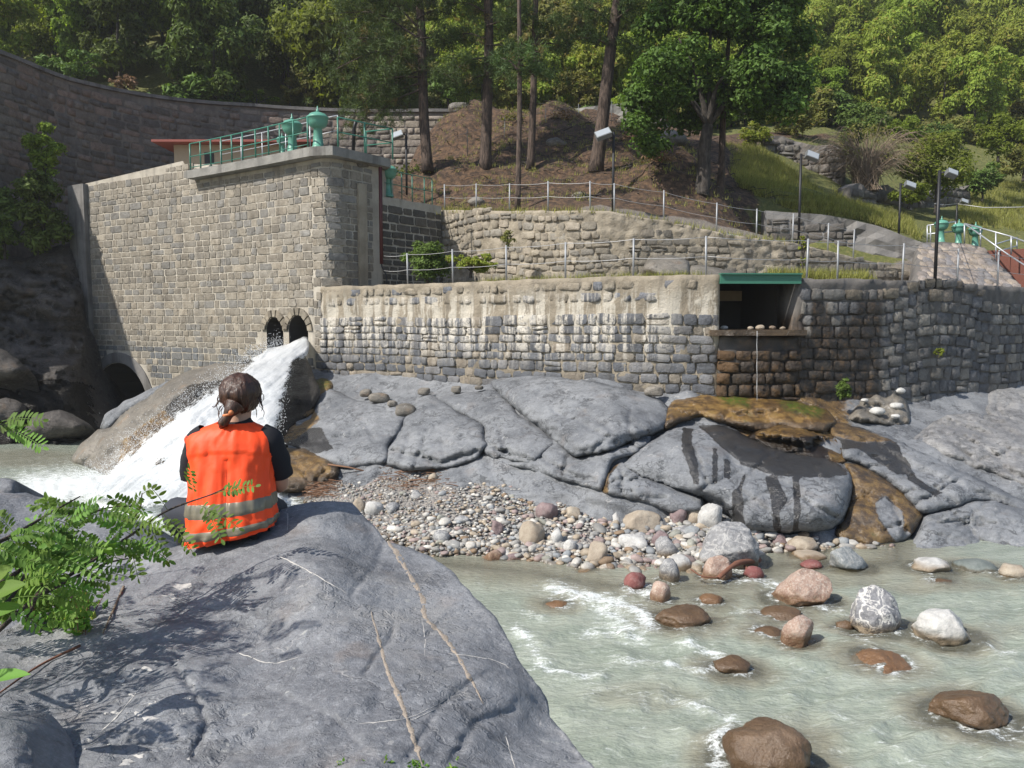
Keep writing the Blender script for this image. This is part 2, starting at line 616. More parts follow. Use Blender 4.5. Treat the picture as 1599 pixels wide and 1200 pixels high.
# ------------------------------------------------------------------ setting materials
def m_mortar(name, c1, c2, streak=0.0, wetx=None, bump=0.5, stainv=0.4):
    t = NT(name)
    c = t.mix(t.step(t.noise(1.6, 6, 0.6), 0.35, 0.7), c1, c2)
    ws = t.noise(1.0, 5, 0.6, t.scaled((2.2, 2.2, 0.2)))
    c = t.mix(t.math('MULTIPLY', t.step(ws, 0.5, 0.66), stainv), c, (0.06, 0.055, 0.05))
    c = t.mix(t.math('MULTIPLY', t.step(t.noise(24, 4, 0.7), 0.5, 0.7), 0.35), c, tuple(k * 0.6 for k in c1))
    if streak:
        z = t.sep()[2]
        zm = t.math('MULTIPLY', t.step(z, 2.9, 3.9), t.step(z, 5.0, 4.3))
        w2 = t.noise(1.0, 5, 0.7, t.scaled((4.5, 4.5, 0.35)))
        c = t.mix(t.math('MULTIPLY', t.math('MULTIPLY', t.step(w2, 0.44, 0.56), zm), streak), c, (0.58, 0.54, 0.46))
    r = 0.9
    if wetx:
        x0, x1 = wetx
        x, z = t.sep()[0], t.sep()[2]
        m = t.math('MULTIPLY', t.step(x, x0 - 0.5, x0 + 0.7), t.step(x, x1 + 0.4, x1 - 0.5))
        m = t.math('MULTIPLY', m, t.step(z, 4.3, 3.95))
        c = t.mix(t.math('MULTIPLY', m, 0.92), c, t.ramp(t.noise(5, 6, 0.7), [(0.35, (0.012, 0.009, 0.007)), (0.55, (0.04, 0.024, 0.012)), (0.7, (0.1, 0.055, 0.02))]))
        r = t.math('SUBTRACT', 0.9, t.math('MULTIPLY', m, 0.4))
    h = t.math('ADD', t.noise(9, 6, 0.7), t.math('MULTIPLY', t.noise(40, 3), 0.3))
    return t.done(t.bsdf(c, r, t.bump(h, bump, 0.05)))


def m_ground():
    t = NT('hill_ground')
    g = t.math('ADD', t.attr('grass'), t.math('MULTIPLY', t.math('SUBTRACT', t.noise(1.3, 5, 0.65), 0.5), 0.9))
    g = t.step(g, 0.4, 0.6)
    litter = t.ramp(t.noise(5, 7, 0.7), [(0.3, (0.018, 0.012, 0.008)), (0.46, (0.055, 0.033, 0.02)), (0.62, (0.14, 0.082, 0.045)), (0.78, (0.12, 0.09, 0.05))])
    gc = t.ramp(t.noise(6, 6, 0.7), [(0.3, (0.05, 0.06, 0.015)), (0.5, (0.11, 0.12, 0.03)), (0.7, (0.2, 0.17, 0.06))])
    c = t.mix(g, litter, gc)
    gv = t.step(t.math('ADD', t.attr('gravel'), t.math('MULTIPLY', t.math('SUBTRACT', t.noise(4, 4), 0.5), 0.4)), 0.4, 0.6)
    c = t.mix(gv, c, t.ramp(t.noise(20, 5, 0.7), [(0.3, (0.08, 0.07, 0.06)), (0.6, (0.22, 0.19, 0.16)), (0.8, (0.34, 0.31, 0.27))]))
    return t.done(t.bsdf(c, 0.95, t.bump(t.math('ADD', t.noise(4, 6, 0.7), t.math('MULTIPLY', t.noise(30, 4), 0.4)), 0.8, 0.12)))


M['ground'] = m_ground()
M['mortar_block'] = m_mortar('lime_mortar', (0.46, 0.42, 0.35), (0.34, 0.305, 0.25), stainv=0.45)
M['mortar_river'] = m_mortar('river_wall_mortar', (0.31, 0.265, 0.2), (0.2, 0.17, 0.125), 0.7, (5.0, 8.9), bump=0.9)
M['mortar_dark'] = m_mortar('dark_mortar', (0.16, 0.145, 0.13), (0.09, 0.085, 0.08), wetx=(5.0, 8.9))
M['mortar_dam'] = m_mortar('dam_mortar', (0.2, 0.175, 0.15), (0.12, 0.105, 0.095))
M['render_coat'] = m_mortar('rough_render', (0.37, 0.32, 0.245), (0.25, 0.215, 0.16), stainv=0.4, bump=1.0)
M['concrete'] = m_mortar('concrete', (0.27, 0.26, 0.235), (0.17, 0.165, 0.15), stainv=0.6)
M['grey_concrete'] = m_mortar('grey_concrete', (0.2, 0.19, 0.18), (0.13, 0.125, 0.12), stainv=0.6)
M['dark_inside'] = m_plain('dark_inside', (0.05, 0.045, 0.04), 0.9)  # near-black tone puts the shade of the recesses into the colour
M['stone_block'] = m_stone('block_stone', dirt=0.45, lichen=0.25)
M['stone_block_c'] = m_stone('block_stone_far', False, dirt=0.45, lichen=0.25)
M['stone_river'] = m_stone('river_stone', True, 0.95, 0.9, (5.0, 8.9))
M['stone_river_c'] = m_stone('river_stone_far', False, 0.95, 0.9, (5.0, 8.9))
M['stone_plain'] = m_stone('rough_stone', True, bump=0.8)
M['stone_plain_c'] = m_stone('rough_stone_far', False, bump=0.8)
M['rock'] = m_rock('grey_limestone', (0.112, 0.119, 0.13), (0.232, 0.24, 0.25), bump=0.5, crack=0.65)
M['rock_fore'] = m_rock('slate_grey_boulder', (0.135, 0.14, 0.153), (0.25, 0.256, 0.268), vein=0.35, crack=0.35, scale=2.0, rust=0.2, bump=0.45, dust=0.5)
M['rock_pale'] = m_rock('pale_limestone', (0.16, 0.16, 0.165), (0.33, 0.325, 0.32), bump=0.8, vein=0.7)
M['rock_brown'] = m_rock('wet_brown_rock', (0.05, 0.035, 0.022), (0.13, 0.085, 0.045), rough=0.35, rust=0.5)
M['rock_tan'] = m_rock('tan_water_worn_rock', (0.1, 0.09, 0.075), (0.235, 0.21, 0.175), rough=0.5, rust=0.5)
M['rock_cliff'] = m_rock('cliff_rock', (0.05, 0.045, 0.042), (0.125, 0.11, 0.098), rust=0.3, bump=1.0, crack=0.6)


# ------------------------------------------------------------------ wall paths in plan
def plan(pts):
    return np.array([PA(px, 500, Y)[:2] for px, Y in pts])


class Path:
    def __init__(s, xy, smooth=True):
        c = catmull(xy, 12) if smooth else np.asarray(xy, float)
        L = np.r_[0, np.cumsum(np.hypot(*np.diff(c, axis=0).T))]
        s.L = L[-1]
        s.u = np.linspace(0, s.L, max(4, int(s.L / 0.1)))
        s.p = np.c_[np.interp(s.u, L, c[:, 0]), np.interp(s.u, L, c[:, 1])]
        t = np.gradient(s.p, axis=0)
        k = np.ones(5) / 5
        t = np.c_[np.convolve(np.pad(t[:, 0], 2, 'edge'), k, 'valid'), np.convolve(np.pad(t[:, 1], 2, 'edge'), k, 'valid')]
        s.t = t / np.hypot(*t.T)[:, None]

    def at(s, u):
        u = np.asarray(u, float)
        p = np.stack([np.interp(u, s.u, s.p[:, 0]), np.interp(u, s.u, s.p[:, 1])], -1)
        t = np.stack([np.interp(u, s.u, s.t[:, 0]), np.interp(u, s.u, s.t[:, 1])], -1)
        t /= np.linalg.norm(t, axis=-1)[..., None]
        return p, t, np.stack([t[..., 1], -t[..., 0]], -1)

    def upx(s, px):
        """arc length at which the path crosses the photo column px"""
        q, _ = proj(np.c_[s.p, np.full(len(s.p), 4.0)])
        return float(s.u[np.argmin(np.abs(q - px))])

    def surf(s, u, z, zref, batter, off=0.0):
        p, t, n = s.at(u)
        d = off - batter * (np.asarray(z, float) - zref)
        return np.concatenate([p + n * d[..., None], np.asarray(z, float)[..., None]], -1)


def wall_core(name, path, u0, u1, zb, zt, mat, parent, thick=0.8, batter=0.0, du=0.3, rough=0.02, nz=None, seed=0, smooth=False):
    """solid wall body following a path: front face with uneven skin, top, back and ends"""
    nu = max(3, int((u1 - u0) / du))
    us = np.linspace(u0, u1, nu)
    zt_ = np.array([zt(u) if callable(zt) else zt for u in us], float)
    zb_ = np.array([zb(u) if callable(zb) else zb for u in us], float)
    nz = nz or max(3, int((zt_ - zb_).max() / du))
    zref = zb_.min()
    rows = []
    for k in range(nz + 1):
        z = zb_ + (zt_ - zb_) * k / nz
        V = path.surf(us, z, zref, batter)
        _, _, n = path.at(us)
        V[:, :2] += n * (rough * fbm(V * (3 if rough < 0.06 else 5), 4, seed, 0.65))[:, None]
        rows.append(V)
    top_f = rows[-1].copy()
    _, _, n = path.at(us)
    zj = 0.02 * fbm(top_f * 2.5, 3, seed + 5)
    rows[-1][:, 2] += zj
    b = rows[-1].copy()
    b[:, :2] -= n * thick
    rows.append(b)
    c = path.surf(us, zb_, zref, 0.0)
    c[:, :2] = b[:, :2]
    rows.append(c)
    V = np.vstack(rows)
    R = len(rows)
    fc = []
    for i in range(R):
        j = (i + 1) % R
        for k in range(nu - 1):
            fc.append((i * nu + k, i * nu + k + 1, j * nu + k + 1, j * nu + k))
    fc.append(tuple(i * nu for i in range(R)))
    fc.append(tuple(i * nu + nu - 1 for i in range(R))[::-1])
    return obj(name, V, fc, mat, parent, smooth=smooth)


def stone_template(seed, round_=0.5, rough=0.1):
    """one dressed block: width x, outward y, height z, about 50 triangles"""
    r = np.random.default_rng(seed)
    g = np.linspace(-0.5, 0.5, 6)
    V = np.zeros((6, 6, 3))
    for i in range(6):
        for j in range(6):
            x, z = g[i], g[j]
            e = max(abs(x), abs(z))
            if e > 0.45:
                y, k = -0.7, 1.0
            elif e > 0.25:
                y, k = 0.86 + r.normal(0, rough), 1.53
            else:
                y, k = 1.0 + r.normal(0, rough * 1.6), 1.0
            x *= k
            z *= k
            if e > 0.25:
                rr = math.hypot(x, z)
                m = 1 - round_ * 0.34 * max(0, rr - 0.47) / 0.24
                x, z = x * m, z * m
            V[i, j] = (x + r.normal(0, 0.022), y, z + r.normal(0, 0.028))
    fc = np.array([(i * 6 + j, (i + 1) * 6 + j, (i + 1) * 6 + j + 1, i * 6 + j + 1) for i in range(5) for j in range(5)])
    return V.reshape(-1, 3), fc


STONES = {k: [stone_template(100 + i, *v) for i in range(8)] for k, v in dict(cut=(0.1, 0.05), rough=(0.3, 0.1), rubble=(0.28, 0.13)).items()}
STONE_ME = {}


def masonry(thing, path, u0, u1, zb, zt, ch, sw, pal, mats, style='rough', gap=0.03, depth=0.06, batter=0.0, zref=0.0, skip=None,
            single=300, seed=0, name='stone', wave=0.0, minz=None):
    """stones of a wall, each a part; those that show least in the photo are joined in one part"""
    r = np.random.default_rng(seed)
    cells = []
    zlo = min(zb(u) if callable(zb) else zb for u in np.linspace(u0, u1, 20))
    zhi = max(zt(u) if callable(zt) else zt for u in np.linspace(u0, u1, 20))
    z = zlo
    while z < zhi - 0.05:
        h = ch * r.uniform(0.8, 1.22)
        u = u0 - r.uniform(0, sw)
        while u < u1:
            w = sw * r.choice([0.6, 0.8, 1.0, 1.2, 1.5]) * r.uniform(0.85, 1.15)
            a, b = max(u, u0), min(u + w, u1)
            uc, zc = (a + b) / 2, z + h / 2
            zt_ = zt(uc) if callable(zt) else zt
            zb_ = zb(uc) if callable(zb) else zb
            hh = h
            if b - a > 0.12 and zc + hh * 0.3 < zt_ and zc - hh * 0.3 > zb_:
                if zc + hh / 2 > zt_:
                    hh -= (zc + hh / 2 - zt_) * 2
                zc += wave * float(vnoise(np.array([[uc * 0.35, zc * 0.2, seed]]), seed)[0])
                if not (skip and skip(uc, zc, (b - a) / 2, hh / 2)):
                    if style == 'rubble' and w > sw * 1.1 and r.random() < 0.1:
                        cells.append((uc, zc + hh * 0.25, b - a, hh * 0.5))
                        cells.append((uc, zc - hh * 0.25, b - a, hh * 0.5))
                    else:
                        cells.append((uc, zc, b - a, hh))
            u += w
        z += h
    c = np.array(cells)
    W = path.surf(c[:, 0], c[:, 1], zref, batter)
    _, T, N = path.at(c[:, 0])
    px, py = proj(W)
    vis = (px > -30) & (px < 1630) & (py > -30) & (py < 1230)
    area = c[:, 2] * c[:, 3] / (W[:, 1] ** 2) * np.abs((N * (-W[:, :2] / np.linalg.norm(W[:, :2], axis=1)[:, None])).sum(1)) * vis
    order = np.argsort(-area)
    tl = STONES[style]
    far = MB()
    farc = []
    pl = np.array(thing.location)
    for rank, i in enumerate(order):
        uc, zc, w, h = c[i]
        k = int(r.integers(len(tl)))
        col = pal(r, uc, zc, W[i])
        d = depth * r.uniform(0.6, 1.3)
        gw, gh = gap * r.uniform(0.6, 1.5), gap * r.uniform(0.6, 1.5)
        fl = -1.0 if r.random() < 0.5 else 1.0
        sx, sz = max(w - gw, 0.05), max(h - gh, 0.05)
        tilt = r.normal(0, 0.02 if style == 'cut' else 0.05)
        Rm = np.array([[T[i][0], N[i][0], 0], [T[i][1], N[i][1], 0], [0, 0, 1]])
        ct, st = math.cos(tilt), math.sin(tilt)
        Rm = Rm @ np.array([[ct, 0, -st], [0, 1, 0], [st, 0, ct]])
        if rank < single and area[i] > 0:
            key = (style, k, mats[0].name)
            if key not in STONE_ME:
                STONE_ME[key] = raw_mesh(name, tl[k][0], tl[k][1], style != 'cut')
                STONE_ME[key].materials.append(mats[0])
            o = bpy.data.objects.new(name, STONE_ME[key])
            R4 = Matrix([[*(Rm[q] * np.array([sx, d, sz])), W[i][q] - pl[q]] for q in range(3)] + [[0, 0, 0, 1]])
            o.matrix_basis = R4
            o.color = (*col, 1)
            COL.objects.link(o)
            o.parent = thing
        else:
            V = (tl[k][0] * np.array([sx, d, sz])) @ Rm.T + W[i]
            far.add(V, tl[k][1])
            farc.append(np.tile(col, (len(V), 1)))
    if farc:
        o = obj(name, np.vstack(far.v), np.array(far.f), mats[1], thing, style != 'cut', {'col': np.vstack(farc)})
        o['kind'] = 'stuff'
    return c


def mixc(r, *cols, v=0.12):
    c = np.array(cols[int(r.integers(len(cols)))]) * (1 + r.normal(0, v))
    return np.clip(c, 0.01, 0.9)


# ---- hill ground ---------------------------------------------------
DAM = Path(np.vstack([[(-30.5, 17), (-27.4, 22), (-24.4, 27.2)], plan([(0, 33.2), (130, 38), (260, 42), (400, 45), (560, 46.3), (690, 46.3), (745, 46.8), (800, 47.2)])]))  # unseen left stretch is bent so its shadow falls on the intake block
BLOCK = Path(plan([(118, 33.3), (225, 30.9), (320, 29), (420, 26.9), (505, 25.2), (560, 24.45), (640, 23.4), (780, 21.2), (900, 19.8), (1000, 19), (1120, 18.5), (1250, 18.6), (1420, 19.8), (1600, 22.5), (1700, 25.5), (1790, 29)]))
UPPER = Path(plan([(684, 29.6), (740, 28.2), (800, 27), (870, 26), (950, 25.5), (1040, 25.5), (1130, 25.5), (1240, 26), (1330, 26.5), (1450, 27.5)]))
SIDE = Path(plan([(517, 25.3), (552, 25.9), (600, 27), (690, 29.3)]), False)
GREY = Path(plan([(1190, 30.2), (1293, 30), (1360, 29.6), (1440, 29)]))

Zw = 5.05
pts = [(690, 327, 29.6), (800, 330, 27.4), (950, 331, 25.9), (1040, 346, 25.9), (1130, 366, 25.9), (1240, 380, 26.4), (1330, 400, 26.9), (1450, 432, 27.9),
       (690, 300, 32), (800, 305, 30), (950, 305, 29), (1040, 325, 28.2), (1130, 345, 28), (1220, 362, 28.6),
       (600, 285, 32), (640, 265, 33.5), (668, 266, 33), (758, 266, 33), (828, 263, 33), (930, 270, 32), (1095, 300, 30), (1125, 300, 30.5), (700, 182, 42), (760, 174, 44), (850, 172, 44),
       (950, 181, 43), (1020, 200, 42), (1050, 240, 39), (1150, 250, 40), (1240, 290, 38), (1190, 225, 44), (1240, 335, 31.5), (1300, 320, 37), (1300, 255, 45), (1350, 332, 38), (1400, 352, 36),
       (1300, 338, 31.2), (1360, 352, 31), (1430, 376, 31), (1500, 330, 43), (1599, 300, 50), (1599, 350, 42), (1599, 392, 36), (1700, 380, 40), (1500, 378, 36), (1330, 300, 41), (1400, 318, 43), (1460, 322, 45)]
cp = [PA(a, b, c) for a, b, c in pts] + [np.array(q, float) for q in
      [(-6, 29.5, 8.1), (-10, 34, 8.6), (-16, 38, 8.8), (-8, 42, 9.5), (-13, 43, 9), (-4, 36.5, 10), (-3.6, 31, 8.0), (-20, 38, 8.6), (10.5, 29.1, 6.1), (13.2, 28.6, 5.7), (8.8, 29.2, 6.4), (17, 29, 5.2), (22, 31, 5.3), (30, 36, 8), (17, 26, 4.9), (20, 28, 4.9), (26, 32, 5.5),
       (-1, 45.5, 14.6), (4, 47, 15.2), (12, 48, 14.8), (20, 50, 15), (28, 54, 15.5), (40, 56, 16), (-5, 44.5, 13.5)]]
cp = np.array(cp)
F1 = rbf(cp[:, :2], cp[:, 2], 5e-3)


def dam_y(x):
    q = np.vstack([[(-60, -20)], DAM.p[::6], [(-2.5, 46), (3, 48), (14, 50), (28, 54), (60, 60)]])
    return np.interp(x, q[:, 0], q[:, 1])


def F2(xy):
    xy = np.asarray(xy, float)
    d = xy[:, 1] - np.maximum(dam_y(xy[:, 0]), 41.0 + 0.02 * xy[:, 0] ** 2 * (xy[:, 0] < -25) * 0)
    return 14.3 + 0.6 * np.maximum(d - 1.5, -40) + 1.6 * fbm(np.c_[xy / 9.0, np.zeros(len(xy))], 3, 3)


def upper_y(x):
    a = np.vstack([[(-40, 60)], SIDE.p[::4], UPPER.p, [(14.9, 28.6), (15.6, 26.2), (17.5, 26.6), (20, 28), (23, 30.2), (40, 36), (60, 44)]])
    a = a[np.argsort(a[:, 0])]
    return np.interp(x, a[:, 0], a[:, 1])


def dam_side_of(xy):
    """distance behind the dam's front face (negative: in front of it)"""
    xy = np.asarray(xy, float)
    out = np.where(xy[:, 1] > dam_y(xy[:, 0]), 99.0, -99.0)
    k = np.where((xy[:, 0] < 0) & (np.abs(xy[:, 1] - dam_y(xy[:, 0])) < 9))[0]
    if len(k):
        j = np.argmin(((xy[k, None] - DAM.p[None, ::3]) ** 2).sum(-1), 1)
        d = xy[k] - DAM.p[::3][j]
        _, t, n = DAM.at(DAM.u[::3][j])
        out[k] = -(d * n).sum(1)
    return out


def hill_z(xy):
    xy = np.asarray(xy, float).reshape(-1, 2)
    f1, f2 = F1(xy), F2(xy)
    dam_side = (xy[:, 0] < -3.2)
    behind = dam_side_of(xy) > 0.8
    f1 = np.where((xy[:, 0] < -5) & ~behind, np.minimum(f1, 8.7 + np.clip((xy[:, 0] + 12) / 7, 0, 1) * 3), f1)
    m = np.maximum(f1, f2)
    m = np.where(xy[:, 1] > dam_y(xy[:, 0]) + 4, f2, m)
    return np.where(dam_side & ~behind, f1, np.where(dam_side, f2, m))


def mound_relief(xy):
    xy = np.asarray(xy, float)
    k = np.clip((xy[:, 1] - upper_y(xy[:, 0]) - 2.5) / 2, 0, 1) * np.clip((47 - xy[:, 1]) / 3, 0, 1) * np.clip((xy[:, 0] + 5.5) / 2, 0, 1) * np.clip((15 - xy[:, 0]) / 4, 0, 1)
    q = np.c_[xy * 0.42, np.zeros(len(xy))]
    return k * (0.4 * fbm(q, 4, 19, 0.6) + 0.3 * (0.3 - np.abs(vnoise(q * 1.7, 20))))


def make_hill():
    xs = np.r_[np.arange(-110, -40, 3.0), np.arange(-40, 40, 0.5), np.arange(40, 130, 3.0)]
    ys = np.r_[np.arange(22, 52, 0.4), np.arange(52, 80, 1.0), np.arange(80, 190, 4.0)]
    X, Yg = np.meshgrid(xs, ys)
    xy = np.c_[X.ravel(), Yg.ravel()]
    z = hill_z(xy)
    z = z + 0.12 * fbm(np.c_[xy * 0.8, z], 4, 9) * (xy[:, 1] > upper_y(xy[:, 0]) + 1) + mound_relief(xy)
    bl = np.interp(xy[:, 0], BLOCK.p[:, 0], BLOCK.p[:, 1])
    keep = np.where((xy[:, 0] < -5.6), xy[:, 1] > bl + 0.9, xy[:, 1] > upper_y(xy[:, 0]) + 0.06)
    keep &= ~((xy[:, 0] < -15.0) & (dam_side_of(xy) < 0.4))
    px, py = proj(np.c_[xy, z])
    grass = np.clip((px - 1120) / 120, 0, 1) * np.clip((py - 205) / 20, 0, 1)
    grass = np.maximum(grass, 0.85 * np.clip((dam_side_of(xy) - 0.5) / 2, 0, 1) * ((xy[:, 1] > 47) | (xy[:, 0] < -4)))
    gravel = np.clip(1 - (xy[:, 1] - upper_y(xy[:, 0]) - 1.2) / 1.0, 0, 1) * (xy[:, 0] > 2) * (xy[:, 0] < 16)
    n1, n2 = len(ys), len(xs)
    I = np.arange(n1 * n2).reshape(n1, n2)
    q = np.stack([I[:-1, :-1], I[:-1, 1:], I[1:, 1:], I[1:, :-1]], -1).reshape(-1, 4)
    q = q[keep[q].all(1)]
    used = np.unique(q)
    mp = -np.ones(n1 * n2, int)
    mp[used] = np.arange(len(used))
    o = obj('hillside', np.c_[xy, z][used], mp[q], M['ground'], attrs={'grass': grass[used], 'gravel': gravel[used]})
    tag(o, 'brown needle-littered mound and grassy hillside rising behind the walls', 'hillside', kind='structure')


make_hill()

# river bed, far under the turbid water
b = MB()
xs = np.arange(-60, 61, 4.0)
ys = np.arange(-20, 61, 4.0)
X, Yg = np.meshgrid(xs, ys)
V = np.c_[X.ravel(), Yg.ravel(), -0.9 + 0.2 * fbm(np.c_[X.ravel() * .3, Yg.ravel() * .3, X.ravel() * 0], 2, 4)]
I = np.arange(V.shape[0]).reshape(len(ys), len(xs))
q = np.stack([I[:-1, :-1], I[:-1, 1:], I[1:, 1:], I[1:, :-1]], -1).reshape(-1, 4)
tag(obj('riverbed', V, q, M['rock_brown']), 'brown stony bed under the river water', 'riverbed', kind='structure')


# ------------------------------------------------------------------ walls
def arch_mask(path, px0, px1, pytop, z0, Yh):
    """opening of a round-headed arch in wall coordinates (u centre, half width, spring height)"""
    ua, ub = path.upx(px0), path.upx(px1)
    zt = float(PA((px0 + px1) / 2, pytop, Yh)[2])
    hw = (ub - ua) / 2
    return (ua + ub) / 2, hw, zt - hw, z0


ARCHES = [arch_mask(BLOCK, 417, 441, 495, 2.9, 26.6), arch_mask(BLOCK, 451, 482, 492, 2.9, 25.9)]
BIG = arch_mask(BLOCK, 139, 228, 566, -0.6, 31.9)


def in_arch(u, z, w, h, m=0.0):
    for uc, hw, zs, z0 in ARCHES + [BIG]:
        mm = m + (0.25 if hw > 0.9 else 0.05)
        du = max(0, abs(u - uc) - w * 0.75)
        if z + h > z0 and du < hw + mm and (z - h * 0.7 < zs or math.hypot(du, z - h * 0.7 - zs) < hw + mm):
            return True
    return False


def arch_cutter(m, deep, name):
    uc, hw, zs, z0 = m
    p, t, n = BLOCK.at(uc)
    prof = [(-hw, z0), (hw, z0)] + [(hw * math.cos(a), zs + hw * math.sin(a)) for a in np.linspace(0, math.pi, 13)]
    V, k = [], len(prof)
    for d in (0.8, -deep):
        for x, z in prof:
            q = p + t * x + n * d
            V.append((q[0], q[1], z))
    fc = [tuple(range(k)), tuple(range(k, 2 * k))[::-1]] + [(i + k, (i + 1) % k + k, (i + 1) % k, i) for i in range(k)]
    return V, fc


UC = BLOCK.upx(517)
RW0, RW1 = BLOCK.upx(503), BLOCK.upx(1121)
uL = 0.3
ztop_block = lambda u: float(np.interp(u, [uL, BLOCK.upx(312), BLOCK.upx(313), UC], [9.5, 9.85, 9.05, 9.05]))
pier = empty('masonry_pier', (-11, 29, 0), 'tall tan ashlar intake block with two round outlets and a corner railing', 'masonry block')


def make_pier():
    us = np.r_[np.linspace(uL, BLOCK.upx(312), 12), np.linspace(BLOCK.upx(312) + 0.02, UC - 0.6, 10)]
    p, t, n = BLOCK.at(us)
    front = [p[i] - n[i] * 0.0 for i in range(len(us))]
    zt = [ztop_block(u) for u in us]
    # rounded corner, then the short return face running back beside the dark side wall
    c0, t0, n0 = BLOCK.at(UC - 0.6)
    s1, st, sn = SIDE.at(1.2)
    for k in np.linspace(0.2, 1, 6):
        e = np.array(BLOCK.at(UC)[0])
        q = (1 - k) ** 2 * c0 + 2 * k * (1 - k) * e + k * k * (e + st * 0.6)
        front.append(q)
        zt.append(9.05)
    front.append(np.array(BLOCK.at(UC)[0]) + st * 2.2)
    zt.append(9.05)
    pl = np.array(front)
    nz = 30
    back = pl[::-1] + np.array([-0.6, 4.5])
    ring = np.vstack([pl, [pl[-1] + np.array([0.2, 1.6])], [pl[0] + np.array([2.0, 5.0])]])
    ztr = np.r_[zt, 9.05, 9.5]
    k = len(ring)
    V = np.vstack([np.c_[ring, np.full(k, -0.8)], np.c_[ring, ztr]])
    fc = [tuple(range(k))[::-1], tuple(range(k, 2 * k))] + [(i, (i + 1) % k, k + (i + 1) % k, k + i) for i in range(k)]
    o = obj('core', V, fc, M['mortar_block'], pier, False)
    o.data.materials.append(M['dark_inside'])  # arch interiors get their darkness from this colour, not only from shade
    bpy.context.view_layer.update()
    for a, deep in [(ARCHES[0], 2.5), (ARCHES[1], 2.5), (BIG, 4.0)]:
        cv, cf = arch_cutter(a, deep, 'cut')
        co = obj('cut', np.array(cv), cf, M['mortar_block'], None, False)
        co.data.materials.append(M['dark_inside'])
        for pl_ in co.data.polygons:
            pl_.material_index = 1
        bpy.context.view_layer.update()
        md = o.modifiers.new('cut', 'BOOLEAN')
        md.operation = 'DIFFERENCE'
        md.solver = 'EXACT'
        md.object = co
        bpy.context.view_layer.update()
        ev = o.evaluated_get(bpy.context.evaluated_depsgraph_get())
        me = bpy.data.meshes.new_from_object(ev)
        o.modifiers.clear()
        o.data = me
        bpy.data.objects.remove(co)
    def pal(r, u, z, w):
        if z < 2.9 and r.random() < 0.6:
            return mixc(r, (0.13, 0.135, 0.14), (0.17, 0.17, 0.165))
        return mixc(r, (0.275, 0.245, 0.198), (0.255, 0.232, 0.195), (0.3, 0.265, 0.212), (0.22, 0.21, 0.192), (0.235, 0.21, 0.172), v=0.1)
    PP = Path(np.vstack([pl]), False)
    sh = lambda u, z, w, h: in_arch(u, z, w, h, 0.1)
    zPP = lambda u: float(np.interp(u, [0, PP.upx(312), PP.upx(313.5), PP.L], [9.5, 9.85, 9.05, 9.05])) - 0.12
    uq = UC - 0.78
    mt2 = (M['stone_block'], M['stone_block_c'])
    masonry(pier, BLOCK, uL + 0.9, uq, 0.5, lambda u: ztop_block(u) - 0.12, 0.245, 0.45, pal, mt2, 'cut', 0.026, 0.024, skip=sh, seed=3, zref=0, single=250)
    if RW0 > uq + 0.1:
        masonry(pier, BLOCK, uq, RW0, 0.9, Zw, 0.245, 0.45, pal, mt2, 'cut', 0.026, 0.024, skip=sh, seed=31, single=20)
    masonry(pier, PP, uq - uL, PP.L - 0.35, Zw + 0.01, 8.95, 0.245, 0.45, pal, mt2, 'cut', 0.026, 0.024, seed=4, single=49)
    # concrete strip down the shaded left edge
    p, t, n = BLOCK.at(0.75)
    q = p + n * 0.06
    b = MB().box((q[0], q[1], 6.05), (1.1, 0.3, 6.9), math.atan2(t[1], t[0]))
    b.build('edge_strip', M['grey_concrete'], pier)
    # ledge slab under the railing
    us = np.linspace(BLOCK.upx(312), UC - 0.35, 14)
    p, t, n = BLOCK.at(us)
    out = np.vstack([p + n * 0.38, [np.array(BLOCK.at(UC)[0]) + n[-1] * 0.1 + t[-1] * 0.32], [np.array(BLOCK.at(UC)[0]) + st * 2.3 + np.array([0.3, -0.1])]])
    inn = np.vstack([[np.array(BLOCK.at(UC)[0]) + st * 3.2 - t[-1] * 1.2], (p - n * 2.2)[::-1]])
    MB().prism([tuple(x) for x in np.vstack([out, inn])], 9.06, 9.34).build('ledge_slab', M['concrete'], pier)
    # arch rings
    for uc, hw, zs, z0 in [ARCHES[0], ARCHES[1], BIG]:
        big = hw > 0.9
        k = 1 if big else 9
        p, t, n = BLOCK.at(uc)
        tk = 0.42 if big else 0.24
        for i in range(k):
            a0, a1 = math.pi * i / k, math.pi * (i + 1) / k - (0.0 if big else 0.06)
            aa = np.linspace(a0, a1, 22 if big else 4)
            prof = [((hw + 0.01) * math.cos(a), zs + (hw + 0.01) * math.sin(a)) for a in aa] + [((hw + tk) * math.cos(a), zs + (hw + tk) * math.sin(a)) for a in aa[::-1]]
            mb = MB()
            m = len(prof)
            V = []
            for d in (0.05 + (0.02 * (i % 3)), -0.3):
                for x, z in prof:
                    pp, tt, nn = BLOCK.at(uc + x)
                    qq = pp + nn * d
                    V.append((qq[0], qq[1], z))
            mb.add(V, [tuple(range(m)), tuple(range(m, 2 * m))[::-1]] + [(j + m, (j + 1) % m + m, (j + 1) % m, j) for j in range(m)])
            vo = mb.build('arch_ring' if big else 'voussoir', M['grey_concrete'] if big else M['stone_block'], pier)
            vo.color = (*mixc(rng, (0.3, 0.26, 0.2), (0.26, 0.23, 0.18)), 1)
    # red downpipe and the loose black hose at its foot
    bp = np.array(BLOCK.at(UC)[0]) + st * 1.95 + np.array([0.22, -0.18])
    MB().tube([(bp[0], bp[1], 9.0), (bp[0], bp[1], 5.85)], 0.06).build('downpipe', M['pipe'], pier, True)
    hp = [(0, 0, 5.9), (0.02, -.02, 5.75), (0.1, -.05, 5.6), (0.17, -.06, 5.45), (0.17, -.06, 5.2), (0.1, -.05, 5.05), (0.25, -.05, 5.02)]
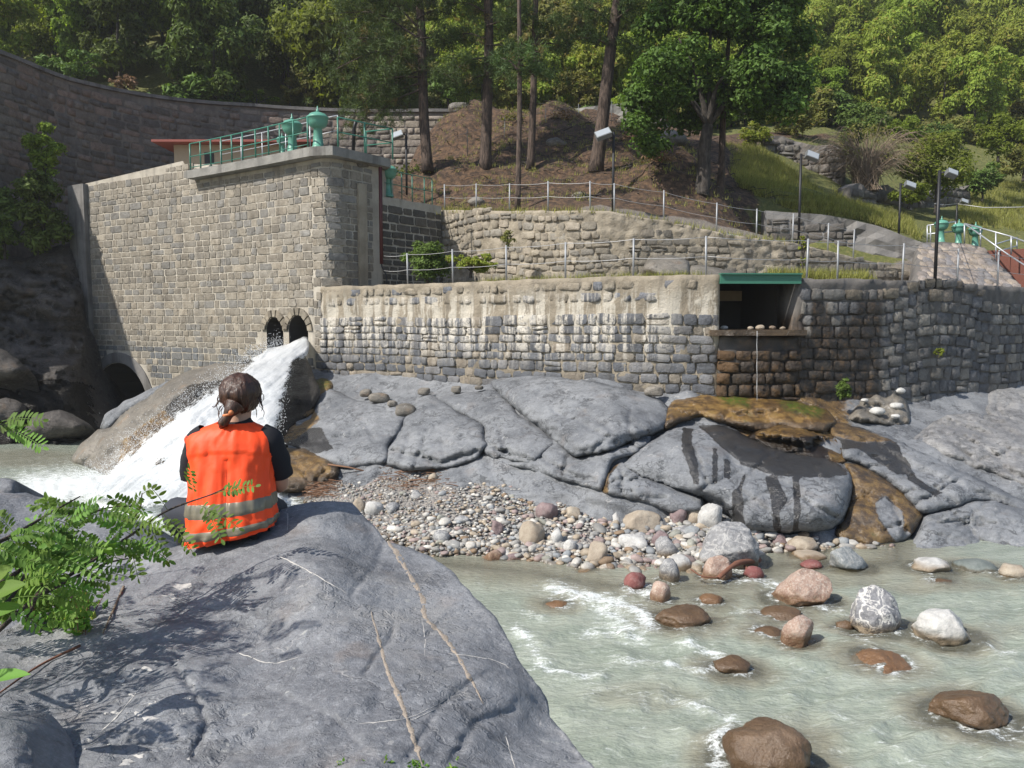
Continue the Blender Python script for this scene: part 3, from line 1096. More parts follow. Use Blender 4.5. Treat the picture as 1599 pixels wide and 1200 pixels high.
    MB().tube(catmull([(bp[0] + x, bp[1] + y, z) for x, y, z in hp], 4), 0.025, 6).build('hose', M['black_metal'], pier, True)


make_pier()

side = empty('side_wall', (-4, 28, 5), 'dark shaded brick-coursed wall running back beside the tall intake block', 'wall')
u0 = SIDE.upx(553)
wall_core('core', SIDE, u0, SIDE.L, 4.5, 8.15, M['mortar_block'], side, 1.0)
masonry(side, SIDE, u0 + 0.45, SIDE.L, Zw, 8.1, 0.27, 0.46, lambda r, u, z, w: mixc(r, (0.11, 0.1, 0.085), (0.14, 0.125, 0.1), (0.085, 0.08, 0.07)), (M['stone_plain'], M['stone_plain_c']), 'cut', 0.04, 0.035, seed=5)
p, t, n = SIDE.at(u0 + 0.22)
MB().box((p[0] + n[0] * 0.1, p[1] + n[1] * 0.1, 6.6), (0.34, 0.25, 3.6), math.atan2(t[1], t[0])).build('buttress_strip', M['render_coat'], side)

# river wall, left part
zbase_r = lambda u: float(np.interp(u, [RW0, BLOCK.upx(640), BLOCK.upx(800), BLOCK.upx(1000), BLOCK.upx(1120), BLOCK.upx(1300), BLOCK.L], [1.3, 1.15, 1.4, 1.4, 1.4, 1.4, 1.2]))
rw = empty('river_wall', (0, 20, 1.5), 'curved lime-streaked stone wall beside the river, plastered along its top', 'wall')
wall_core('core', BLOCK, RW0, RW1, 0.6, Zw, M['mortar_river'], rw, 1.0, rough=0.045, du=0.12, smooth=True)


def pal_r(r, u, z, w):
    if z > 4.2:
        if r.random() < 0.17:
            return mixc(r, (0.13, 0.14, 0.16), (0.17, 0.175, 0.19))
        return mixc(r, (0.29, 0.25, 0.19), (0.31, 0.265, 0.2), (0.26, 0.225, 0.17), v=0.08)
    if r.random() < 0.16:
        return mixc(r, (0.25, 0.215, 0.17), (0.22, 0.195, 0.16))
    return mixc(r, (0.115, 0.122, 0.136), (0.14, 0.146, 0.158), (0.1, 0.106, 0.118), (0.17, 0.17, 0.175))


masonry(rw, BLOCK, RW0 - 0.1, RW1 - 0.02, zbase_r, 4.36, 0.245, 0.44, pal_r, (M['stone_river'], M['stone_river_c']), 'rubble', 0.02, 0.055, seed=6, wave=0.1, single=299)
ru = Path(BLOCK.p)
masonry(rw, BLOCK, RW0 + 0.1, RW1 - 0.5, 4.42, 4.97, 0.26, 0.44, pal_r, (M['stone_river'], M['stone_river_c']), 'rough', 0.05, 0.014, seed=7, single=0,
        skip=lambda u, z, w, h: float(vnoise(np.array([[u * 1.3, z * 2, 3.]]), 8)[0]) < (-0.4 if u > BLOCK.upx(600) else -0.6))

# wall under and right of the sluice opening
RW2 = BLOCK.upx(1247)
sill_z = float(PA(1180, 515, 18.4)[2])
sw_ = empty('sluice_sill_wall', (6, 18.5, 1.5), 'dark wet brown stone wall under the green-lintelled opening', 'wall')
wall_core('core', BLOCK, RW1, RW2, 0.8, sill_z - 0.14, M['mortar_dark'], sw_, 1.0, rough=0.08, du=0.14, smooth=True)
masonry(sw_, BLOCK, RW1 - 0.05, RW2 + 0.05, 1.4, sill_z - 0.35, 0.26, 0.4, lambda r, u, z, w: mixc(r, (0.06, 0.042, 0.026), (0.045, 0.036, 0.027), (0.15, 0.082, 0.032), (0.11, 0.062, 0.026)), (M['stone_river'], M['stone_river_c']), 'rubble', 0.02, 0.13, seed=8, wave=0.15)
us = np.linspace(RW1 - 0.22, RW2 + 0.1, 14)
p, t, n = BLOCK.at(us)
jj = 0.03 * fbm(np.c_[us * 4, us * 0, us * 0], 3, 2)
MB().prism([tuple(x) for x in np.vstack([p + n * (0.22 + jj)[:, None], (p - n * 2.8)[::-1]])], sill_z - 0.13, sill_z).build('sill', M['rock_brown'], sw_)

# the opening: side walls, ceiling, back, green beam
ro = empty('sluice_chamber', (6, 20, sill_z), 'dark square water opening in the river wall under a green beam', 'water opening')
b = MB()
pL, tL, nL = BLOCK.at(RW1)
pR, tR, nR = BLOCK.at(RW2)
q0, q1 = pL - nL * 0.85, pR - nR * 0.85
d0, d1 = pL - nL * 2.8, pR - nR * 2.8
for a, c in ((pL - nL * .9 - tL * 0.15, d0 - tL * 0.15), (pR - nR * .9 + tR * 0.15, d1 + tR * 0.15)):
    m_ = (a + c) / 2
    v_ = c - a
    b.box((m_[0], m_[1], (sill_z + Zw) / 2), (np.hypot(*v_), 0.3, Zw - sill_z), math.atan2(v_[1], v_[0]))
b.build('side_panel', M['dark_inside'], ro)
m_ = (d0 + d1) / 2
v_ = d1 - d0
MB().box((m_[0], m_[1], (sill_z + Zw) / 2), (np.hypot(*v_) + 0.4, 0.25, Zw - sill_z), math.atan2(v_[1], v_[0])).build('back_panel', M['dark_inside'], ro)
MB().prism([tuple(x) for x in (pL - tL * .05 - nL * 0.12, pR + tR * .05 - nR * 0.12, d1, d0)], Zw - 0.09, Zw - 0.03).build('cover_slab', M['concrete'], ro)
MB().box((m_[0] + nL[0] * .35, m_[1] + nL[1] * .35, Zw - 0.42), (np.hypot(*v_), 0.22, 0.26), math.atan2(v_[1], v_[0])).build('inner_beam', M['plaster'], ro)
c_ = (pL + pR) / 2 + nL * 0.02
v_ = pR - pL
MB().box((c_[0], c_[1], Zw - 0.09), (np.hypot(*v_) + 0.02, 0.14, 0.24), math.atan2(v_[1], v_[0])).box((c_[0] + nL[0] * .03, c_[1] + nL[1] * .03, Zw + 0.015), (np.hypot(*v_) + 0.02, 0.22, 0.03), math.atan2(v_[1], v_[0])).build('green_beam', M['green_dull'], ro)

# right part
rr_ = empty('abutment_wall', (11, 20, 1), 'dark rubble wall right of the sluice opening with brown run-off stains', 'wall')
zR = lambda u: float(np.interp(u, [RW2, BLOCK.upx(1420), BLOCK.upx(1600), BLOCK.L], [4.98, 4.97, 4.9, 4.85]))
wall_core('core', BLOCK, RW2, BLOCK.L, 0.6, zR, M['mortar_dark'], rr_, 1.0, rough=0.06, du=0.14, smooth=True)


def pal_a(r, u, z, w):
    if z > 4.6:
        return mixc(r, (0.2, 0.17, 0.13), (0.24, 0.2, 0.16), (0.16, 0.15, 0.14))
    return mixc(r, (0.15, 0.145, 0.14), (0.19, 0.18, 0.165), (0.13, 0.13, 0.135), (0.25, 0.23, 0.2))


masonry(rr_, BLOCK, RW2 + 0.02, BLOCK.L, zbase_r, lambda u: zR(u) - 0.06, 0.27, 0.4, pal_a, (M['stone_river'], M['stone_river_c']), 'rubble', 0.02, 0.065, seed=9, wave=0.2)

# arch dam behind
ztd = lambda u: float(np.interp(u, [DAM.upx(-200), DAM.upx(-60), DAM.upx(0), DAM.upx(130), DAM.upx(260), DAM.upx(400), DAM.L], [15.95, 15.7, 15.1, 15.2, 15.5, 15.9, 15.95]))  # crest rises again out of view at left, to cast the block's shadow
dam = empty('arch_dam', (-14, 44, 8), 'high curved dark masonry dam wall sweeping across behind the intake block', 'dam')
wall_core('core', DAM, 0, DAM.L, 5.0, ztd, M['mortar_dam'], dam, 1.6, 0.03, du=0.7)


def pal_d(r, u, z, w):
    f = float(np.clip((w[0] + 14) / 8, 0, 1))  # sun and shade painted in: paler stones on the lit right end
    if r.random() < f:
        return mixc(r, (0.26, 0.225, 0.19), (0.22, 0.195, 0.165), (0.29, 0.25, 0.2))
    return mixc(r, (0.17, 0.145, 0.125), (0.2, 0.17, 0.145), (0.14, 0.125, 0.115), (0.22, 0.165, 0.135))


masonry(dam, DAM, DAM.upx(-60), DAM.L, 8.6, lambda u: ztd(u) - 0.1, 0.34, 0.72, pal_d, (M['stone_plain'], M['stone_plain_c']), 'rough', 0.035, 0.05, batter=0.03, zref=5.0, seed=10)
us = np.linspace(0, DAM.L, 60)
cop = DAM.surf(us, np.full(60, 15.95), 5.0, 0.03, 0.14)[:, :2]
inn = DAM.surf(us, np.full(60, 15.95), 5.0, 0.03, -1.5)[:, :2]
b = MB()
for i in range(59):
    z0_, z1_ = ztd(us[i]), ztd(us[i + 1])
    q4 = [(*cop[i], z0_), (*cop[i + 1], z1_), (*inn[i + 1], z1_), (*inn[i], z0_)]
    b.add([(x, y, z + .01) for x, y, z in q4] + [(x, y, z + .18) for x, y, z in q4], [(3, 2, 1, 0), (4, 5, 6, 7), (0, 1, 5, 4), (1, 2, 6, 5), (2, 3, 7, 6), (3, 0, 4, 7)])
b.build('coping', M['grey_concrete'], dam)

# terrace strip between the river wall and the upper wall
us = np.linspace(RW0 - 0.2, BLOCK.L - 0.1, 60)
p, t, n = BLOCK.at(us)
rows = []
for k, f_ in enumerate(np.linspace(0, 1, 7)):
    x = p[:, 0]
    yb = np.maximum(np.interp(x, np.r_[SIDE.p[:, 0], UPPER.p[:, 0], [18, 30]], np.r_[SIDE.p[:, 1], UPPER.p[:, 1], [31, 34]]), p[:, 1] + 1.0)
    y = (p[:, 1] + 0.6) * (1 - f_) + (yb + 1.0) * f_
    rows.append(np.c_[x, y, Zw - 0.06 + 0.25 * f_ ** 2 + 0.06 * fbm(np.c_[x, y, 0 * x], 3, 6) * (k > 0) - 0.1 * np.clip((x - 7) / 6, 0, 1)])
V = np.vstack(rows)
I = np.arange(len(V)).reshape(7, 60)
q = np.stack([I[:-1, :-1], I[:-1, 1:], I[1:, 1:], I[1:, :-1]], -1).reshape(-1, 4)
inop = lambda i: (us[i % 60] > RW1 - .2) & (us[i % 60] < RW2)
q = np.array([f for f in q if not (all(inop(i) for i in f) and f[0] // 60 < 2)])
tag(obj('terrace_path', V, q, M['ground'], attrs={'gravel': np.full(len(V), 0.75), 'grass': np.zeros(len(V))}), 'gravelly terrace path behind the top of the river wall', 'path', kind='structure')

# upper wall: rough rendered revetment
ztu = lambda u: float(np.interp(u, [0, UPPER.upx(800), UPPER.upx(950), UPPER.upx(1040), UPPER.upx(1130), UPPER.upx(1240), UPPER.upx(1330), UPPER.L],
                                [P(690, 327, 29.5).z, P(800, 330, 27).z, P(950, 330, 25.5).z, P(1040, 345, 25.5).z, P(1130, 365, 25.5).z, P(1240, 380, 26).z, P(1330, 402, 26.5).z, P(1450, 432, 27.5).z]))
up = empty('terrace_wall', (4, 26, 5), 'rough beige rendered retaining wall under the wire fence of the pine mound', 'wall')
wall_core('core', UPPER, 0.02, UPPER.L, 4.4, ztu, M['render_coat'], up, 0.5, -0.28 if False else 0.0, rough=0.06, du=0.1, smooth=True)
masonry(up, UPPER, 0.1, UPPER.L, 5.0, lambda u: ztu(u) - 0.06, 0.24, 0.36, lambda r, u, z, w: mixc(r, (0.33, 0.29, 0.225), (0.28, 0.25, 0.2), (0.24, 0.22, 0.185), (0.36, 0.315, 0.25)) * (1.0 if w[0] < 4 else 0.8), (M['stone_plain'], M['stone_plain_c']), 'rubble', 0.03, 0.055,
        seed=12, wave=0.25, skip=lambda u, z, w, h: float(vnoise(np.array([[u * .8, z * 1.2, 9.]]), 8)[0]) < -0.5)
gw = empty('grey_wall', (12, 29.6, 5), 'grey concrete and stone wall stepping down the hillside beside the path', 'wall')
ztg = lambda u: float(np.interp(u, [0, GREY.upx(1293), GREY.upx(1360), GREY.L], [P(1190, 328, 30.2).z, P(1293, 337, 30).z, P(1360, 350, 29.6).z, P(1440, 380, 29).z]))
wall_core('core', GREY, 0.02, GREY.L, 4.4, ztg, M['grey_concrete'], gw, 0.6, rough=0.08)
masonry(gw, GREY, 0.05, GREY.upx(1330), 5.5, lambda u: ztg(u) - 0.15, 0.27, 0.4, lambda r, u, z, w: mixc(r, (0.12, 0.11, 0.1), (0.17, 0.15, 0.13)), (M['stone_plain'], M['stone_plain_c']), 'rubble', 0.04, 0.08, seed=13, wave=0.1)
for (a, b_, c, d, zt_, zb_, nm, sd, lab) in [(1183, 43, 1308, 41.5, 0, 0, 'ruined_wall', 14, 'dark ruined dry-stone wall at the top of the grass slope'),
                                       (1322, 39, 1505, 46, 0, 0, 'boundary_wall', 15, 'low dark stone wall under the bushes on the right hillside')]:
    pth = Path(plan([(a, b_), ((a + c) / 2, (b_ + d) / 2 + 0.4), (c, d)]))
    tops = {14: [(1183, 218, 43), (1240, 212, 42), (1308, 238, 41.5)], 15: [(1322, 292, 39), (1400, 292, 42), (1505, 290, 46)]}[sd]
    bots = {14: [(1183, 262, 43), (1240, 288, 42), (1308, 312, 41.5)], 15: [(1322, 330, 39), (1400, 340, 42), (1505, 318, 46)]}[sd]
    zt = lambda u, pth=pth, tops=tops: float(np.interp(u / pth.L, [0, .5, 1], [P(*q).z for q in tops]) + 0.2 * math.sin(u * 2.1))
    zb = lambda u, pth=pth, bots=bots: float(np.interp(u / pth.L, [0, .5, 1], [P(*q).z for q in bots]) - 0.5)
    w = empty(nm, (*pth.at(pth.L / 2)[0], zb(pth.L / 2)), lab, 'wall')
    wall_core('core', pth, 0.02, pth.L, zb, zt, M['mortar_dark'], w, 0.6, rough=0.1, du=0.3)
    masonry(w, pth, 0.05, pth.L, zb, lambda u: zt(u) - 0.05, 0.4, 0.6, lambda r, u, z, w: mixc(r, (0.15, 0.14, 0.125), (0.21, 0.19, 0.17), (0.11, 0.1, 0.095)), (M['stone_plain'], M['stone_plain_c']), 'rubble', 0.05, 0.14, seed=sd)

# pale wall beyond the pines, at the top of the mound
pth = Path(plan([(785, 46.9), (810, 47.2), (840, 47.6), (900, 47.6), (1010, 47)]))
w = empty('crest_wall', (*pth.at(pth.L / 2)[0], 15), 'pale low wall along the road above the pine mound', 'wall')
wall_core('core', pth, 0.02, pth.L, 14.0, lambda u: float(np.interp(u / pth.L, [0, .15, .3, .6, 1], [16.0, 16.2, 16.3, 16.5, 16.7])), M['concrete'], w, 0.5, rough=0.06)
# ground shelf of the left bank cliff, below the frame's left edge
# ------------------------------------------------------------------ rocks traced where they stand
def table(*tabs):
    """forward distance as a function of the photo row, blended between columns"""
    cols = [c for c, _ in tabs]

    def f(px, py):
        px, py = np.asarray(px, float), np.asarray(py, float)
        vals = np.stack([np.interp(py, [a for a, _ in t], [b for _, b in t]) for _, t in tabs])
        k = np.clip(np.interp(px, cols, np.arange(len(cols))), 0, len(cols) - 1.0001)
        i = k.astype(int)
        w = k - i
        n = np.arange(len(px)) if px.ndim else None
        return vals[i, n] * (1 - w) + vals[i + 1, n] * w
    return f


YB = table((480, [(570, 26), (590, 25), (600, 24.5), (650, 21.6), (700, 19.4), (740, 18.4), (770, 17.7), (800, 16.6), (900, 13.5)]),
           (950, [(570, 20), (600, 19.1), (620, 18.5), (650, 17.4), (700, 15.8), (760, 14.6), (800, 14.1), (850, 13.6), (880, 13.1), (920, 12.2)]),
           (1250, [(570, 20), (600, 19), (620, 18.5), (650, 17.6), (700, 16.1), (760, 14.9), (800, 14.3), (850, 13.8), (880, 13.1), (920, 12.0)]),
           (1600, [(570, 24), (600, 22.3), (620, 21.5), (650, 20), (700, 17.6), (760, 15.8), (800, 15.0), (850, 14.2), (880, 13.2), (920, 12.0)]))
YF_ = table((100, [(520, 25.6), (560, 24.2), (600, 23.6), (640, 23.6), (690, 22.9), (720, 22.4), (760, 19.2), (800, 16.5)]),
            (300, [(520, 25.4), (560, 24.2), (600, 22.6), (650, 21.0), (700, 20.0), (730, 19.5), (760, 19.0), (800, 16.5)]),
            (480, [(520, 25.2), (560, 24.0), (600, 22.6), (650, 21.0), (700, 20.0), (730, 19.4), (760, 18.9), (800, 16.5)]))
YC = table((0, [(380, 32.5), (500, 31), (600, 28.5), (690, 26)]), (150, [(380, 33.4), (500, 32), (600, 29.5), (690, 26)]))


def smooth_poly(poly, step):
    p = np.array(poly, float)
    q = np.vstack([p[-1:], p, p[:2]])
    out = []
    for i in range(1, len(q) - 2):
        a, b, c, d = q[i - 1:i + 3]
        L = np.hypot(*(c - b))
        n = max(1, int(L / step))
        for t in np.linspace(0, 1, n, endpoint=False):
            cr = 0.5 * (2 * b + (c - a) * t + (2 * a - 5 * b + 4 * c - d) * t * t + (3 * b - a - 3 * c + d) * t ** 3)
            out.append(0.6 * cr + 0.4 * (b + (c - b) * t))
    return np.array(out)


def trace_rock(name, label, cat, poly, Yf, bulge=0.5, R=50, step=7, namp=0.06, nsc=1.6, cracks=(), mat='rock', masks=None, back=1.2, drop=0.6,
               seed=0, kind=None, rim=1.5, terr=0.0, group=None, facet=0.0, origin=None, attrfun=None):
    r = np.random.default_rng(seed + 50)
    bd = smooth_poly(poly, step)
    c = bd.mean(0)
    nb = len(bd)
    jit = np.array([fbm(np.c_[bd / 14.0, np.full(nb, seed)], 2, seed), fbm(np.c_[bd / 14.0, np.full(nb, seed + 9)], 2, seed + 7)]).T
    bd = bd + rim * jit
    lo, hi = bd.min(0), bd.max(0)
    gx, gy = np.meshgrid(np.arange(lo[0], hi[0], step), np.arange(lo[1], hi[1], step * 0.87))
    gx = gx + (np.arange(gx.shape[0]) % 2)[:, None] * step * 0.5
    g = np.c_[gx.ravel(), gy.ravel()] + r.uniform(-0.2, 0.2, (gx.size, 2)) * step
    g = g[inside(g, bd)]
    if len(g):
        g = g[seg_dist(g, bd) > step * 0.55]
    pts = np.vstack([bd, g])
    res = delaunay_2d_cdt([Vector(p) for p in pts.tolist()], [(i, (i + 1) % nb) for i in range(nb)], [], 0, 1e-4)
    V2 = np.array([tuple(v) for v in res[0]])
    T = np.array([f for f in res[2] if len(f) == 3])
    cen = V2[T].mean(1)
    T = T[inside(cen, bd)]

    def depth(px, py, d=None):
        q = np.c_[px, py]
        d = seg_dist(q, bd) if d is None else d
        t = np.clip(d / R, 0, 1)
        B = np.sqrt(np.clip(1 - (1 - t) ** 2, 0, 1))
        Y = Yf(px, py)
        W = PA(px, py, Y)
        fade = np.clip(d / (step * 1.5), 0.15, 1)
        dn = namp * fbm(W * nsc, 5, seed, 0.55)
        if bulge > 0.3:
            pl_ = W * 0.55 + 3.7 * seed
            dn = dn + 0.22 * bulge * (np.abs(vnoise(pl_, 5)) + 0.7 * np.abs(vnoise(pl_ * 2.1, 6)) - 0.45)
        dn = dn + namp * 1.2 * (np.abs(vnoise(W * nsc * 0.45 + 5.1, seed + 3)) - 0.3)
        if terr:
            s_ = W[:, 2] * 3.2 + W[:, 0] * 0.9 + 1.6 * vnoise(W * 0.8, seed + 4)
            dn = dn + terr * (np.abs((s_ % 1.0) - 0.5) * 2) ** 2
        if facet:
            fq = W * facet + 0.35 * vnoise(W * facet * 2, seed)[:, None]
            fl = np.floor(fq)
            dn = dn + 0.28 / facet * _h(fl[:, 0].astype(int), fl[:, 1].astype(int), fl[:, 2].astype(int), seed)
        for line, w_, dep in cracks:
            cd = seg_dist(q + 2.5 * np.c_[vnoise(np.c_[q / 12.0, 0 * px], 1), vnoise(np.c_[q / 12.0, 0 * px], 2)], line, False)
            dn = dn + dep * np.exp(-(cd / w_) ** 2)
        return Y - bulge * B + dn * fade
    Y = depth(V2[:, 0], V2[:, 1])
    W = PA(V2[:, 0], V2[:, 1], Y)
    attrs = {}
    for k, polys in (masks or {}).items():
        a = np.zeros(len(V2))
        for pl in polys:
            pl = np.array(pl, float)
            dd = seg_dist(V2, pl)
            a = np.maximum(a, np.where(inside(V2, pl), np.clip(0.55 + dd / 10, 0, 1), np.clip(0.55 - dd / 10, 0, 1)))
        attrs[k] = a
    for k, fn in (attrfun or {}).items():
        attrs[k] = fn(V2, seg_dist(V2, bd))
    # back shell: the rim carried away from the viewer and down into the ground
    ids = np.array([int(np.argmin(((V2 - b) ** 2).sum(1))) for b in bd])
    rimW = W[ids]
    cenW = rimW.mean(0)
    low = max(rimW[:, 2].min() - drop, -1.0)
    n0 = len(W)
    extra = []
    for k, f in enumerate((0.35, 0.75, 1.0)):
        q = rimW + 0
        q[:, 1] += back * f
        q[:, :2] = q[:, :2] * (1 - 0.12 * f) + cenW[:2] * 0.12 * f
        q[:, 1] += back * 0.12 * f
        q[:, 2] = q[:, 2] * (1 - 0.75 * f * f) + low * 0.75 * f * f
        extra.append(q)
    cap = extra[-1].mean(0)
    cap[2] = low
    allV = np.vstack([W] + extra + [cap[None]])
    fc = [tuple(int(v) for v in t) for t in T]
    # orient the front towards the camera
    e1, e2 = W[T[:, 1]] - W[T[:, 0]], W[T[:, 2]] - W[T[:, 0]]
    nn = np.cross(e1, e2)
    flip = (nn * (np.array([0, 0, CZ]) - W[T[:, 0]])).sum(1) < 0
    fc = [(a, c_, b) if fl else (a, b, c_) for (a, b, c_), fl in zip(fc, flip)]
    rings = [ids] + [np.arange(n0 + k * nb, n0 + (k + 1) * nb) for k in range(3)]
    for k in range(3):
        for i in range(nb):
            j = (i + 1) % nb
            fc.append((int(rings[k][i]), int(rings[k][j]), int(rings[k + 1][j]), int(rings[k + 1][i])))
    for i in range(nb):
        fc.append((int(rings[3][i]), int(rings[3][(i + 1) % nb]), len(allV) - 1))
    for k in attrs:
        attrs[k] = np.r_[attrs[k], np.zeros(len(allV) - n0)]
    o = obj(name, allV, fc, M[mat] if isinstance(mat, str) else mat, None, True, attrs, origin)
    me = o.data
    bm = bmesh.new()
    bm.from_mesh(me)
    bmesh.ops.recalc_face_normals(bm, faces=bm.faces)
    bm.to_mesh(me)
    bm.free()
    tag(o, label, cat, group, kind)
    return o, depth


# bare bedrock under the walls, one sheet
def make_bedrock():
    pxs = np.arange(444, 1830, 6.0)
    pys = np.arange(566, 925, 5.0)
    X, Yp = np.meshgrid(pxs, pys)
    px, py = X.ravel(), Yp.ravel()
    Y = YB(px, py) + 0.12
    W = PA(px, py, Y)
    Y = Y + 0.2 * fbm(W * 0.9, 5, 21) + 0.3 * (np.abs(vnoise(W * 0.8, 22)) - 0.3) + 0.1 * (np.abs((W[:, 2] * 2.6 + W[:, 0] * .7 + vnoise(W, 23)) % 1 - .5) * 2) ** 2 - 0.05
    W = PA(px, py, Y)
    left = np.interp(py, [566, 620, 700, 770, 925], [470, 470, 446, 446, 446])
    ok = px >= left
    n1, n2 = X.shape
    I = np.arange(n1 * n2).reshape(n1, n2)
    q = np.stack([I[1:, :-1], I[1:, 1:], I[:-1, 1:], I[:-1, :-1]], -1).reshape(-1, 4)
    q = q[ok[q].all(1)]
    och = np.clip(1 - np.abs(px - 1230) / 130, 0, 1) * np.clip((720 - py) / 60, 0, 1)
    tag(obj('bedrock', W, q, M['rock'], attrs={'ochre': np.clip(och * 2, 0, 1), 'wet': np.clip(och * 1.5, 0, 1)}), 'grey bedrock of the river bank below the walls', 'bedrock', kind='structure')


make_bedrock()

